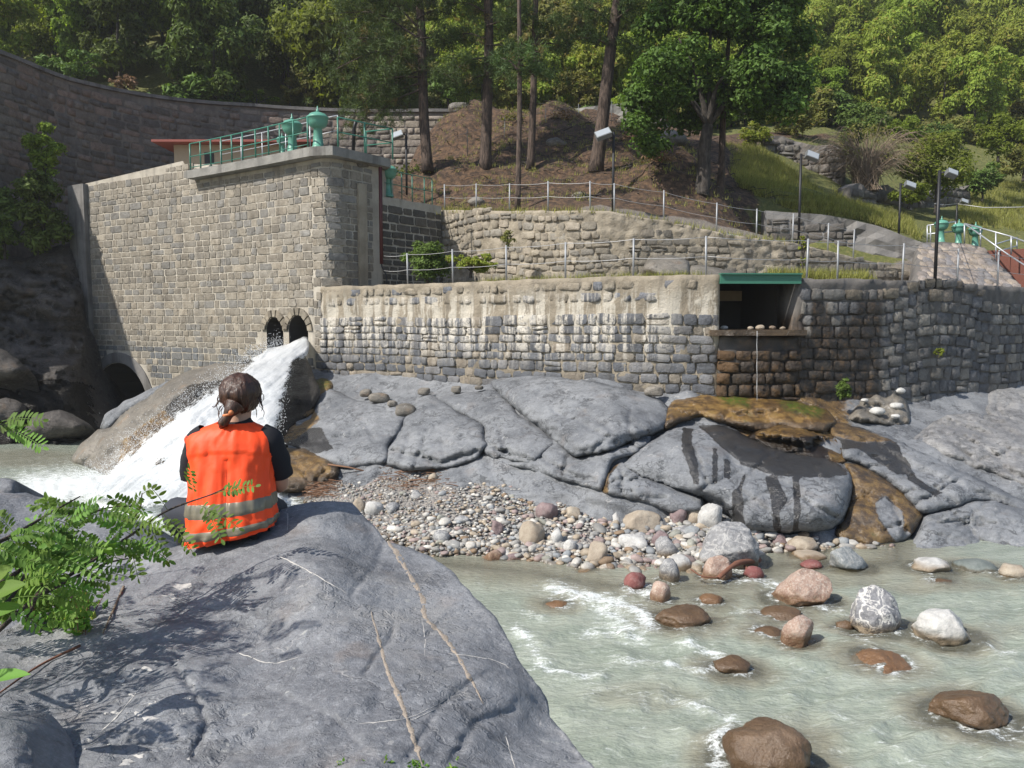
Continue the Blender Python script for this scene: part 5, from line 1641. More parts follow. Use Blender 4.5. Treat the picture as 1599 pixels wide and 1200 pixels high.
def make_pebbles():
    r = np.random.default_rng(11)
    keys = list(PEB_COL)
    kp = np.array([0.3, 0.24, 0.16, 0.12, 0.08, 0.05, 0.05])
    lumps = [lump(1, 500 + i, 4, 0.7, 0.08) for i in range(8)]
    lumps2 = [lump(2, 520 + i, 5, 0.7, 0.08) for i in range(8)]
    bd = np.array(BAR, float)
    P2 = np.c_[r.uniform(470, 1400, 16000), r.uniform(710, 918, 16000)]
    P2 = P2[inside(P2, bd)]
    d = seg_dist(P2, bd)
    W = PA(P2[:, 0], P2[:, 1], YG(P2[:, 0], P2[:, 1]))
    n = len(P2)
    # wider stones to the right and along the water's edge
    base = 0.018 + 0.016 * np.clip((P2[:, 0] - 500) / 600, 0, 1) + 0.012 * np.clip((P2[:, 1] - 760) / 120, 0, 1)
    size = base * np.exp(r.normal(0, 0.42, n))
    fine = vnoise(np.c_[P2 / 45.0, np.zeros(n)], 77) > 0.25
    size = np.where(fine, size * 0.75, size)
    big = r.random(n) < 0.045
    size = np.where(big, base * r.uniform(1.7, 2.9, n), size)
    keep = (W[:, 2] > -0.05) & ((P2[:, 0] < 1200) | (r.random(n) < 0.5))
    P2, W, size = P2[keep], W[keep], size[keep]
    order = np.argsort(-size / W[:, 1])
    mes = {}
    far, cols = MB(), []
    FV, FF, n0 = [], [], 0
    for rank, i in enumerate(order):
        k = keys[int(r.choice(7, p=kp))]
        col = np.clip(np.array(PEB_COL[k]) * (1 + r.normal(0, 0.1)), 0.02, 0.7)
        s = size[i] * np.array([r.uniform(1.0, 1.5), r.uniform(0.8, 1.1), r.uniform(0.5, 0.8)])
        rz = r.uniform(0, 6.28)
        j = int(r.integers(8))
        loc = W[i] + np.array([0, 0, s[2] * r.uniform(0.25, 0.6)])
        if rank < 299:
            if j not in mes:
                mes[j] = raw_mesh('pebble', lumps2[j][0], lumps2[j][1], True)
                mes[j].materials.append(M['pebble'])
            o = bpy.data.objects.new('pebble', mes[j])
            o.location = loc
            o.rotation_euler = (r.normal(0, .2), r.normal(0, .2), rz)
            o.scale = s
            o.color = (*col, 1)
            COL.objects.link(o)
            PEB.append((o, k, P2[i][0], P2[i][1], size[i]))
        else:
            V = lumps[j][0] * s
            c, sn = math.cos(rz), math.sin(rz)
            V = np.c_[V[:, 0] * c - V[:, 1] * sn, V[:, 0] * sn + V[:, 1] * c, V[:, 2]] + loc
            FV.append(V)
            FF.append(lumps[j][1] + n0)
            n0 += len(V)
            cols.append(np.tile(col, (len(V), 1)))
    o = obj('gravel', np.vstack(FV), np.vstack(FF), M['pebble_c'], None, True, {'col': np.vstack(cols)})
    tag(o, 'mixed grey, tan and pinkish pebbles covering the gravel bar', 'gravel', kind='stuff')


make_pebbles()


def m_speck(name, c1, c2, spots, spot_c, wet=0.2, scale=1.0, veins=0.0, rough=0.75):
    """a river stone: two tones, clasts or spots, and a dark wet rim at the waterline"""
    t = NT(name)
    c = t.mix(t.step(t.noise(3.5 * scale, 6, 0.65), 0.35, 0.68), c1, c2)
    c = t.mix(t.math('MULTIPLY', t.step(t.noise(16 * scale, 4, 0.6), 0.5, 0.62), spots), c, spot_c)
    c = t.mix(t.math('MULTIPLY', t.step(t.noise(70, 3), 0.5, 0.7), 0.4), c, tuple(k * 0.55 for k in c1))
    if veins:
        w = t.n("ShaderNodeVectorMath", operation='MULTIPLY_ADD')
        t.set(w.inputs[0], t.noise(3, 3, out=1))
        w.inputs[1].default_value = (0.5, 0.5, 0.5)
        t.set(w.inputs[2], t.pos)
        v = t.step(t.voro(3.2, w.outputs[0]), 0.05, 0.008)
        v2 = t.step(t.math('ABSOLUTE', t.math('SUBTRACT', t.noise(5, 4, 0.6, w.outputs[0]), 0.5)), 0.03, 0.006)
        c = t.mix(t.math('MULTIPLY', t.math('MAXIMUM', v, v2), veins), c, (0.6, 0.58, 0.54))
    z = t.sep()[2]
    wz = t.math('ADD', z, t.math('MULTIPLY', t.math('SUBTRACT', t.noise(5, 4), 0.5), 0.12))
    w = t.step(wz, wet, wet * 0.35)
    c = t.mix(w, c, t.mix(1.0, c, (0.5, 0.4, 0.29), 'MULTIPLY'))
    h = t.math('ADD', t.noise(10 * scale, 6, 0.7), t.math('MULTIPLY', t.noise(45, 3), 0.4))
    return t.done(t.bsdf(c, t.math('SUBTRACT', rough, t.math('MULTIPLY', w, rough - 0.36)), t.bump(h, 0.6, 0.04)))


RM = dict(
    grey=m_speck('grey_river_stone', (0.17, 0.17, 0.175), (0.28, 0.28, 0.28), 0.35, (0.4, 0.4, 0.4), 0.22, veins=0.35),
    tan=m_speck('tan_river_stone', (0.3, 0.245, 0.185), (0.4, 0.345, 0.27), 0.25, (0.24, 0.18, 0.13), 0.06),
    white=m_speck('white_river_stone', (0.4, 0.39, 0.37), (0.56, 0.55, 0.52), 0.3, (0.25, 0.24, 0.23), 0.16, veins=0.2),
    darkveined=m_speck('veined_dark_stone', (0.14, 0.14, 0.15), (0.24, 0.24, 0.25), 0.3, (0.5, 0.49, 0.47), 0.2, veins=0.85),
    pink=m_speck('pink_conglomerate', (0.3, 0.2, 0.155), (0.42, 0.31, 0.25), 0.7, (0.5, 0.43, 0.36), 0.2, 2.0),
    purple=m_speck('purple_river_stone', (0.17, 0.12, 0.12), (0.26, 0.19, 0.185), 0.3, (0.32, 0.28, 0.27), 0.05),
    red=m_speck('dark_red_stone', (0.16, 0.05, 0.045), (0.24, 0.09, 0.08), 0.3, (0.3, 0.2, 0.18), 0.05),
    brown=m_speck('brown_wet_stone', (0.18, 0.135, 0.098), (0.27, 0.21, 0.16), 0.3, (0.13, 0.09, 0.06), 0.7, rough=0.6),
    redbrown=m_speck('reddish_wet_stone', (0.3, 0.2, 0.13), (0.4, 0.28, 0.19), 0.3, (0.22, 0.14, 0.09), 0.7, rough=0.6),
    slate=m_speck('blue_grey_slab', (0.15, 0.165, 0.17), (0.24, 0.255, 0.255), 0.25, (0.4, 0.36, 0.3), 0.07, veins=0.3),
    green=m_speck('grey_green_stone', (0.12, 0.14, 0.13), (0.18, 0.2, 0.185), 0.2, (0.25, 0.26, 0.24), 0.06),
)


def river_stone(cx, top, basey, hw, mat, label, seed, planes=5, cut=0.8, dep=0.85, sub=None, ground=0.0, rz=0.0, amp=0.11, name='boulder', lean=0.0, cat='boulder'):
    """a stone seen between photo rows top and basey (its waterline), hw pixels half wide"""
    if ground == 'bar':
        Y = float(YG(np.array([cx]), np.array([basey]))[0])
        g = P(cx, basey, Y)
    else:
        g = G(cx, basey, ground)
    s = g.y / F
    rx = hw * s
    ry = rx * dep
    el = math.atan2(CZ, g.y)
    H = max(((basey - top) * s - ry * 0.9 * math.sin(el)) / math.cos(el), 0.03) * (0.78 if mat in ('brown', 'redbrown') else 1.0)
    rz_ = max(H * 0.72, rx * 0.42)
    cz = g.z + H - rz_ * 0.95
    sub = sub or (5 if hw > 40 else 4 if hw > 22 else 3)
    V, Fc = lump(sub, seed, planes + 4, cut * 0.93, amp)
    V = V * (1 + 0.035 * np.abs(vnoise(V * 4.3 + seed, seed)) + 0.02 * fbm(V * 7, 3, seed))[:, None]
    V = V * np.array([1 / max(abs(V[:, 0]).max(), 1e-3)] + [1 / max(abs(V[:, 1]).max(), 1e-3)] + [1 / max(V[:, 2].max(), 1e-3)])
    V = V * np.array([rx, ry, rz_])
    V[:, 0] += lean * V[:, 2]
    c, sn = math.cos(rz), math.sin(rz)
    V = np.c_[V[:, 0] * c - V[:, 1] * sn, V[:, 0] * sn + V[:, 1] * c, V[:, 2]]
    cen = np.array([g.x, g.y + ry * 0.75, cz])
    o = obj(name, V + cen, Fc, RM[mat], None, True)
    tag(o, label, cat, 'stones standing in the river and on its bar')
    BIGS.append((cen, rx, ry, rz_, rz))
    return o


ST = [
    (1140, 818, 892, 55, 'grey', 'big grey boulder with a pale crown at the right tip of the gravel bar', 6, 0.75),
    (1124, 868, 907, 26, 'pink', 'brown speckled boulder leaning below the big grey boulder at the bar tip', 4, 0.9),
    (1047, 872, 910, 17, 'grey', 'pale grey egg-shaped stone in the shallows beside the white stone', 3, 0.95),
    (1064, 866, 892, 20, 'white', 'white smooth stone behind the grey egg-shaped stone', 3, 0.95),
    (995, 893, 920, 20, 'red', 'dark red stone at the water edge of the gravel bar', 5, 0.8),
    (1260, 887, 946, 47, 'pink', 'pink pebbly conglomerate boulder standing in the river', 7, 0.72),
    (1374, 916, 992, 45, 'darkveined', 'tall dark boulder covered in white veins, in the river', 5, 0.8),
    (1486, 948, 1004, 48, 'white', 'white notched boulder right of the veined boulder', 6, 0.75),
    (1250, 962, 1008, 26, 'pink', 'small tan speckled boulder below the pink conglomerate', 5, 0.8),
    (1073, 942, 980, 49, 'brown', 'half-sunk brown boulder in the rapids left of the small tan boulder', 4, 0.9),
    (1148, 1022, 1052, 30, 'brown', 'small dark brown domed boulder in the middle of the rapids', 2, 0.95),
    (1388, 1014, 1044, 52, 'redbrown', 'reddish flat boulder barely breaking the water', 4, 0.9),
    (1540, 1066, 1140, 62, 'brown', 'large tan-brown boulder in the water at the right edge', 5, 0.75),
    (1214, 1114, 1222, 76, 'brown', 'largest brown wet boulder, at the bottom edge of the photo', 5, 0.8),
    (1333, 852, 893, 35, 'slate', 'blue-grey angular block at the far water edge', 8, 0.6),
    (1463, 870, 894, 32, 'white', 'pale flat-topped stone below the smooth slab', 4, 0.85),
    (1534, 872, 892, 38, 'green', 'dark grey-green flat stone beside the pale flat-topped stone', 3, 0.9),
    (1590, 880, 903, 22, 'tan', 'tan stone at the right edge next to the grey-green flat stone', 4, 0.85),
    (1258, 836, 862, 30, 'tan', 'tan wedge-shaped stone at the foot of the streaked boulder', 5, 0.75),
    (1268, 860, 875, 34, 'tan', 'flat tan slab lying in front of the tan wedge-shaped stone', 4, 0.8),
    (1271, 874, 889, 17, 'red', 'small red stone awash behind the conglomerate boulder', 4, 0.85),
    (1221, 833, 857, 15, 'purple', 'purple-grey round stone beside the tan wedge-shaped stone', 3, 0.9),
    (1180, 884, 906, 16, 'red', 'dark red stone under the driftwood branch', 4, 0.9),
    (1228, 944, 968, 36, 'brown', 'brown submerged stone just below the conglomerate boulder', 3, 0.9),
    (1034, 908, 942, 18, 'pink', 'brown speckled stone where the rapids begin below the bar', 3, 0.9),
    (1112, 925, 943, 22, 'redbrown', 'small orange-brown stone awash behind the half-sunk brown boulder', 3, 0.9),
    (1205, 977, 994, 26, 'brown', 'dark stone awash left of the small tan boulder', 3, 0.9),
    (1322, 965, 984, 15, 'brown', 'brown stone under water left of the veined boulder', 3, 0.9),
    (1440, 972, 990, 13, 'tan', 'small tan stone wedged between the veined and the notched boulder', 3, 0.9),
    (870, 936, 948, 22, 'redbrown', 'orange stone just under the water below the gravel bar', 2, 0.95),
    (1480, 905, 912, 24, 'brown', 'flat brown stone awash below the pale flat-topped stone', 3, 0.9),
]
for i, (cx, tp, bs, hw, mt, lab, pl, ct) in enumerate(ST):
    river_stone(cx, tp, bs, hw, mt, lab, 700 + i * 7, pl, ct, rz=0.25 * math.sin(i * 2.3), lean=0.15 * math.sin(i * 1.7))
SB = [(832, 812, 852, 22, 'tan', 'tan domed boulder in the middle of the gravel bar'), (934, 846, 880, 21, 'tan', 'pale tan boulder near the water edge of the bar'), (1006, 796, 830, 32, 'tan', 'broad tan boulder at the back right of the bar'),
      (990, 832, 858, 28, 'white', 'white veined flat boulder below the broad tan boulder'), (1042, 836, 870, 19, 'grey', 'grey-tan upright stone right of the white veined boulder'), (1033, 828, 852, 16, 'purple', 'pinkish round stone behind the grey-tan upright stone'),
      (1114, 785, 828, 24, 'white', 'white angular stone standing against the streaked boulder'), (1085, 790, 818, 15, 'tan', 'tan round stone left of the white angular stone'), (1062, 792, 820, 15, 'purple', 'pink stone left of the tan round stone'),
      (1070, 820, 834, 18, 'grey', 'flat grey stone in front of the white angular stone'), (583, 782, 803, 16, 'white', 'bright white round stone near the peak of the foreground boulder'), (560, 778, 801, 12, 'tan', 'tan stone touching the bright white round stone'),
      (612, 784, 798, 12, 'grey', 'small pale stone right of the bright white round stone'), (856, 783, 810, 21, 'purple', 'long purple stone lying on the upper gravel bar'), (895, 790, 810, 14, 'tan', 'tan oval stone right of the long purple stone'),
      (918, 888, 908, 24, 'tan', 'long tan stone at the front edge of the bar'), (770, 858, 882, 15, 'pink', 'brown round stone at the front edge of the bar'), (805, 864, 880, 18, 'purple', 'flat pinkish-grey stone at the front edge of the bar'),
      (690, 828, 846, 16, 'grey', 'grey oval cobble left on the front of the bar'), (720, 804, 818, 14, 'grey', 'long grey cobble in the middle left of the bar'), (870, 826, 850, 11, 'white', 'white upright stone right of the tan domed boulder'),
      (890, 842, 862, 11, 'white', 'pale oval stone between the tan domed and the pale tan boulder'), (775, 812, 834, 12, 'purple', 'purple oval stone left of the tan domed boulder'), (675, 738, 752, 10, 'tan', 'tan round stone at the back of the bar'),
      (1000, 830, 842, 12, 'grey', 'small grey stone under the broad tan boulder'), (963, 800, 818, 12, 'white', 'white cobble left of the broad tan boulder'), (945, 775, 790, 12, 'slate', 'bluish cobble below the ochre trickle'), (650, 765, 779, 11, 'grey', 'pale grey cobble at the upper left of the bar'),
      (1085, 878, 896, 17, 'white', 'pale flat stone in the shallows left of the speckled boulder')]
for i, (cx, tp, bs, hw, mt, lab) in enumerate(SB):
    river_stone(cx, tp, bs, hw, mt, lab, 900 + i * 5, 5, 0.78, ground='bar', rz=0.4 * math.sin(i * 1.3), cat='stone', name='stone')

def label_pebbles():
    marks = [(cx, bs, lab) for cx, tp, bs, hw, mt, lab in SB] + [(cx, bs, lab) for cx, tp, bs, hw, mt, lab, a, b_ in ST if lab.startswith(('big grey', 'dark red stone at', 'blue-grey', 'tan wedge', 'purple-grey'))]
    seen = {}
    for o, k, px, py, s in sorted(PEB, key=lambda q: -q[4]):
        m = min(marks, key=lambda q: math.hypot(q[0] - px, 1.8 * (q[1] - 4 - py)))
        ref = ' '.join(m[2].split()[:5])
        for w in (' of', ' at', ' in', ' lying', ' on', ' with', ' near', ' below', ' right', ' left', ' behind', ' the', ' standing', ' touching', ' a'):
            if ref.endswith(w):
                ref = ref[:-len(w)]
        side = ('behind' if m[1] - 4 - py > 9 else 'in front of' if py - m[1] + 4 > 9 else 'left of' if px < m[0] else 'right of')
        size = 'larger' if s > 0.085 else 'smaller' if s < 0.06 else 'medium'
        lab = '%s rounded %s cobble %s the %s' % (size, k, side, ref)
        tag(o, lab, 'cobble', 'cobbles scattered over the gravel bar')


label_pebbles()
for i, (cx, tp, bs, hw) in enumerate([(1131, 502, 511, 6), (1172, 505, 511, 5), (1187, 504, 511, 7), (1206, 505, 511, 6), (1222, 506, 511, 5)]):
    g = P(cx, bs, 18.9)
    V, Fc = lump(3, 40 + i, 4, 0.8)
    s = hw * g.y / F
    tag(obj('pebble', V * np.array([s, s * .8, s * .6]) + np.array([g.x, g.y, sill_z + s * .45]), Fc, RM[['white', 'tan', 'tan', 'brown', 'tan'][i]]),
        ['white pebble at the left end of the sluice sill', 'small tan pebble on the sluice sill left of the flat one', 'flat tan pebble in the middle of the sluice sill', 'brown pebble right of the flat one on the sluice sill', 'small tan pebble at the right end of the sluice sill'][i], 'pebble', 'pebbles on the sluice sill')
# cobbles set in the cemented lump by the abutment wall
for i, (cx, cy, hw) in enumerate([(1400, 634, 11), (1370, 642, 12), (1398, 650, 7), (1404, 610, 10), (1350, 625, 6)]):
    g = P(cx, cy, float(YB(np.array([cx]), np.array([cy]))[0]) - 0.5)
    V, Fc = lump(3, 60 + i, 3, 0.85)
    s = hw * g.y / F
    tag(obj('cobble', V * np.array([s, s * .8, s * .55]) + np.array(g), Fc, RM['white']), 'white cobble set in the cemented lump, %s' % ['upper right', 'lower left', 'lower right', 'topmost', 'upper left'][i], 'cobble', 'cobbles in the cemented lump')

# driftwood and dry twigs
b = MB()
a = G(1122, 902, 0.12)
d = P(1186, 874, 12.6)
b.tube(catmull([a, a.lerp(d, .4) + Vector((0, 0, .1)), a.lerp(d, .75) + Vector((.03, 0, .05)), d], 5), [0.035] * 5 + [0.045] * 5 + [0.05] * 5 + [0.04], 7)
b.tube(catmull([a.lerp(d, .6) + Vector((0, -.05, 0.02)), a.lerp(d, .5) + Vector((.16, -.2, -.1)), a.lerp(d, .55) + Vector((.3, -.3, -.2))], 4), 0.03, 6)
b.tube(catmull([a, a + Vector((-.25, -.02, 0.03)), a + Vector((-.4, .1, .1))], 4), 0.012, 5)
M['wood'] = m_plain('reddish_driftwood', (0.2, 0.085, 0.05), 0.8, 0, 0.5, 0.5, 20)
M['twig'] = m_plain('dry_twig', (0.24, 0.13, 0.075), 0.9, 0, 0.6, 0.3, 30)
tag(b.build('driftwood', M['wood'], None, True), 'forked reddish driftwood branch caught under the big grey boulder', 'driftwood')
r_ = np.random.default_rng(3)
b = MB()
for (x0, x1, y0, y1, n) in [(560, 700, 722, 742, 130), (600, 720, 742, 768, 50), (478, 520, 752, 778, 90), (760, 850, 716, 740, 50)]:
    for _ in range(n):
        px, py = r_.uniform(x0, x1), r_.uniform(y0, y1)
        c = P(px, py, float(YG(np.array([px]), np.array([py]))[0])) + Vector((0, 0, 0.05))
        a = r_.normal(0, 0.5)
        L = r_.uniform(0.1, 0.3)
        v = Vector((math.cos(a) * L, math.sin(a) * L, r_.normal(0, 0.04)))
        b.tube([c - v, c + Vector((0, 0, .02)), c + v], r_.uniform(0.004, 0.011), 3, False)
tag(b.build('twig_debris', M['twig'], None, True), 'drift line of reddish dry twigs along the back of the gravel bar', 'twigs', kind='stuff')
b = MB()
p0 = P(512, 725, 18.1)
b.tube([p0, p0 + Vector((.5, -.1, -.05)), p0 + Vector((.9, -.2, -.12))], 0.02, 5)
tag(b.build('stick', M['twig'], None, True), 'thin pale stick lying at the left end of the bar', 'stick')

# ------------------------------------------------------------------ water
STROKES = [  # (polyline of photo pixels, width, strength)
    ([(863, 919), (919, 935), (966, 944), (1000, 962), (1013, 979)], 11, 0.95), ([(919, 991), (960, 985), (1000, 1000)], 9, 0.75), ([(940, 950), (960, 970), (985, 985)], 14, 0.8), ([(820, 955), (845, 967)], 7, 0.6),
    ([(806, 985), (825, 1000), (835, 1025), (850, 1042), (880, 1052), (938, 1056)], 10, 0.7), ([(985, 915), (1015, 928)], 10, 0.95), ([(960, 1030), (1040, 1034), (1090, 1050), (1122, 1042)], 8, 0.7), ([(1070, 1008), (1110, 1016), (1135, 1026)], 8, 0.75),
    ([(1142, 1140), (1118, 1165), (1122, 1215)], 14, 0.8), ([(1040, 1090), (1090, 1105), (1145, 1128)], 11, 0.6), ([(1500, 1134), (1560, 1150), (1620, 1142)], 12, 0.7), ([(1110, 905), (1170, 907), (1225, 914)], 7, 0.75), ([(1150, 952), (1190, 955), (1225, 966)], 8, 0.6),
    ([(1250, 948), (1300, 954), (1330, 960)], 6, 0.6), ([(1335, 992), (1360, 1012)], 7, 0.6), ([(1378, 1038), (1398, 1052)], 8, 0.8), ([(1535, 1006), (1575, 1022)], 8, 0.6), ([(1060, 975), (1110, 985)], 5, 0.5), ([(940, 1075), (1000, 1090), (1010, 1110)], 8, 0.45),
    ([(1300, 1110), (1360, 1140)], 8, 0.45), ([(1240, 1040), (1290, 1060)], 6, 0.4), ([(1380, 1170), (1440, 1200)], 9, 0.45), ([(1440, 1130), (1520, 1150)], 9, 0.5), ([(740, 905), (760, 925)], 6, 0.3), ([(920, 1090), (935, 1075)], 8, 0.5), ([(1230, 978), (1240, 968)], 6, 0.6),
    ([(60, 765), (150, 757), (250, 765), (330, 785), (430, 800)], 26, 1.3), ([(100, 790), (250, 805), (380, 820)], 22, 0.95), ([(200, 748), (320, 760), (430, 775)], 22, 1.4), ([(30, 768), (90, 775)], 9, 0.8)]


def make_water():
    xs = np.r_[np.arange(-900, -140, 60), np.arange(-140, 1760, 5.0), np.arange(1760, 2600, 60)]
    ys = np.r_[np.arange(638, 900, 3.0), np.arange(900, 1260, 4.0), np.arange(1260, 2400, 40)]
    X, Yp = np.meshgrid(xs, ys)
    px, py = X.ravel(), Yp.ravel()
    W = GA(px, py, 0.0)
    n = len(px)
    foam = np.zeros(n)
    q = np.c_[px, py]
    for ln, w, s in STROKES:
        lo, hi = np.min(ln, 0) - 4 * w, np.max(ln, 0) + 4 * w
        m = ((q > lo) & (q < hi)).all(1)
        d = seg_dist(q[m] * [1, 1.6], np.array(ln) * [1, 1.6], False)
        foam[m] = np.maximum(foam[m], 1.0 * s * np.exp(-(d / (w * 2.0)) ** 1.3))
    # depth to whatever lies below, from the stones and the shelving bar
    z = np.full(n, -0.8)
    edge = np.full(n, 9.0)
    for c, rx, ry, rz, a in BIGS:
        dx, dy = W[:, 0] - c[0], W[:, 1] - c[1]
        ca, sa = math.cos(a), math.sin(a)
        u, v = (dx * ca + dy * sa) / rx, (-dx * sa + dy * ca) / ry
        e = u * u + v * v
        zt = np.where(e < 1, c[2] + rz * np.sqrt(np.maximum(1 - e, 0)), c[2] - (e - 1) * rz * 0.55)
        z = np.maximum(z, zt)
        edge = np.minimum(edge, np.maximum(np.sqrt(e) - 0.95, 0) * min(rx, ry) * (1 + (zt < -0.4) * 9))
    bd = GA(*np.array(BAR, float).T, 0.0)[:, :2]
    db = seg_dist(W[:, :2], bd)
    z = np.maximum(z, -0.02 - 0.28 * db)
    # submerged brown patches of bed
    for cx, cy, rx, ry, d_ in [(1000, 952, 45, 12, .1), (1010, 1090, 120, 28, .22), (1060, 905, 90, 10, .1), (1300, 905, 120, 14, .14), (1470, 915, 120, 14, .16), (1250, 1180, 70, 60, .08), (1490, 1085, 50, 26, .12), (790, 915, 60, 12, .25), (40, 716, 120, 16, .12), (1560, 985, 70, 18, .25)]:
        e = ((px - cx) / rx) ** 2 + ((py - cy) / ry) ** 2
        z = np.maximum(z, -d_ - 0.4 * np.maximum(np.sqrt(e) - 0.6, 0))
    depth = np.clip(-z, 0, 1)
    shore = np.exp(-(edge / 0.1) ** 2) * (0.25 + 0.35 * (vnoise(W * 2.2, 14) > 0)) * (py > 880)
    rap = np.clip((px - 720) / 250, 0, 1) * np.clip((py - 890) / 50, 0, 1)
    foam = np.clip(np.maximum(np.maximum(foam, shore), 0.17 * rap), 0, 1.5)
    # ripples and standing waves: finer and longer along the current
    fl = np.c_[W[:, 0] * 0.85 + W[:, 1] * 0.5, -W[:, 0] * 0.5 + W[:, 1] * 0.85]
    amp = np.clip(0.35 + 0.9 * np.clip((px - 700) / 300, 0, 1) * np.clip((py - 880) / 60, 0, 1), 0.25, 1.3)
    h = 0.022 * fbm(np.c_[fl[:, 0] * 0.9, fl[:, 1] * 2.2, 0 * px], 3, 41) + 0.014 * fbm(np.c_[fl[:, 0] * 3, fl[:, 1] * 6.5, 0 * px + 2], 3, 42)
    h = h + 0.02 * (1 - 2.5 * np.abs(vnoise(np.c_[fl[:, 0] * 1.3, fl[:, 1] * 3.2, 0 * px + 5], 43)))
    h = amp * h + 0.045 * np.clip(foam, 0, 1) * (0.5 + vnoise(W * 7, 44) * 0.9)
    W[:, 2] += h
    I = np.arange(n).reshape(X.shape)
    quad = np.stack([I[1:, :-1], I[1:, 1:], I[:-1, 1:], I[:-1, :-1]], -1).reshape(-1, 4)
    t = NT('turbid_water')
    foam_a, dep = t.attr('foam'), t.attr('depth')
    nse = t.noise(1.0, 5, 0.62, t.scaled((5, 13, 5), rot=(0, 0, -0.55)), 0.6)
    fine = t.noise(26, 4, 0.7)
    f = t.math('ADD', foam_a, t.math('ADD', t.math('MULTIPLY', t.math('SUBTRACT', nse, 0.5), 1.9), t.math('MULTIPLY', t.math('SUBTRACT', fine, 0.5), 1.3)))
    fm = t.math('MULTIPLY', t.step(f, 0.5, 1.0), 0.92)
    veil = t.math('MULTIPLY', t.step(f, 0.12, 0.8), 0.4)
    fln = t.noise(1.0, 5, 0.6, t.scaled((0.7, 3.2, 1), rot=(0, 0, -0.55)), 0.8)
    body = t.mix(t.step(fln, 0.35, 0.65), (0.225, 0.255, 0.208), (0.3, 0.328, 0.272))
    body = t.mix(t.math('MULTIPLY', t.step(dep, 0.4, 0.05), 0.45), body, (0.25, 0.2, 0.13))
    body = t.mix(veil, body, (0.55, 0.58, 0.53))
    hgt = t.math('ADD', t.noise(1.0, 4, 0.6, t.scaled((7, 15, 7), rot=(0, 0, -0.55))), t.math('MULTIPLY', fine, 0.06))
    nb = t.bump(hgt, 0.85, 0.05)
    milk = t.bsdf(body, 0.07, nb, IOR=1.33)
    tr = t.n("ShaderNodeBsdfTransparent")
    t.set(tr.inputs[0], (0.75, 0.68, 0.5, 1))
    gl = t.n("ShaderNodeBsdfGlossy")
    gl.inputs["Roughness"].default_value = 0.1
    t.L(nb, gl.inputs["Normal"])
    fr = t.n("ShaderNodeFresnel")
    fr.inputs[0].default_value = 1.33
    clear = t.mixsh(fr.outputs[0], tr.outputs[0], gl.outputs[0])
    # Beer-Lambert: how much of the bed still shows through the silt
    see = t.math('POWER', 2.718, t.math('MULTIPLY', dep, -11.0))
    w = t.mixsh(t.math('MULTIPLY', see, 0.62), milk, clear)
    white = t.bsdf((0.74, 0.77, 0.76), 0.55, t.bump(t.noise(30, 4, 0.7), 0.8, 0.03))
    m = t.done(t.mixsh(fm, w, white))
    tag(obj('river_water', W, quad, m, None, True, {'foam': foam, 'depth': depth}), 'milky green-grey river water with streaks of white foam', 'river', kind='structure')


make_water()

# the fall itself
FALL = [(483, 527), (474, 525), (462, 531), (446, 538), (420, 545), (392, 562), (360, 586), (312, 616), (262, 650), (218, 686), (184, 716), (158, 742), (128, 766), (200, 790), (320, 800), (440, 790), (432, 740), (434, 690), (442, 645), (450, 606), (460, 574), (470, 556), (482, 546)]


def m_fall():
    t = NT('white_water')
    cb = t.n("ShaderNodeCombineXYZ")
    t.set(cb.inputs[0], t.math('MULTIPLY', t.attr('across'), 0.13))
    t.set(cb.inputs[1], t.math('MULTIPLY', t.attr('along'), 0.022))
    st = t.noise(1.0, 6, 0.7, cb.outputs[0], 0.6)
    n2 = t.noise(16, 4, 0.7)
    c = t.ramp(t.math('ADD', t.math('MULTIPLY', st, 0.75), t.math('MULTIPLY', n2, 0.25)), [(0.34, (0.4, 0.43, 0.45)), (0.46, (0.68, 0.7, 0.71)), (0.6, (0.88, 0.89, 0.89))])
    p = t.bsdf(c, 0.5, t.bump(t.math('ADD', n2, st), 0.6, 0.05))
    tl = t.n("ShaderNodeBsdfTranslucent")
    tl.inputs[0].default_value = (0.85, 0.88, 0.88, 1)
    p = t.mixsh(0.3, p, tl.outputs[0])
    tr = t.n("ShaderNodeBsdfTransparent")
    holes = t.math('ADD', t.math('ADD', t.attr('edge'), t.math('MULTIPLY', t.math('SUBTRACT', st, 0.45), 1.6)), t.math('ADD', t.math('MULTIPLY', t.math('SUBTRACT', t.noise(7, 5, 0.75), 0.5), 1.7), t.math('MULTIPLY', t.math('SUBTRACT', t.noise(26, 3, 0.7), 0.5), 1.3)))
    return t.done(t.mixsh(t.step(holes, 0.3, 0.5), tr.outputs[0], p))


M['white_water'] = m_fall()


def edge_attr(V2, d):
    e = np.clip(d / 17, 0, 1) + 0.9 * np.clip((d - 14) / 25, 0, 1)
    e = np.where(V2[:, 1] < 560, e + 0.5, e)
    for cx, cy, rx, ry in [(250, 720, 26, 24), (300, 700, 14, 12)]:
        k = ((V2[:, 0] - cx) / rx) ** 2 + ((V2[:, 1] - cy) / ry) ** 2
        e = e - 1.5 * np.exp(-k)
    return np.clip(e, -0.3, 2.2)


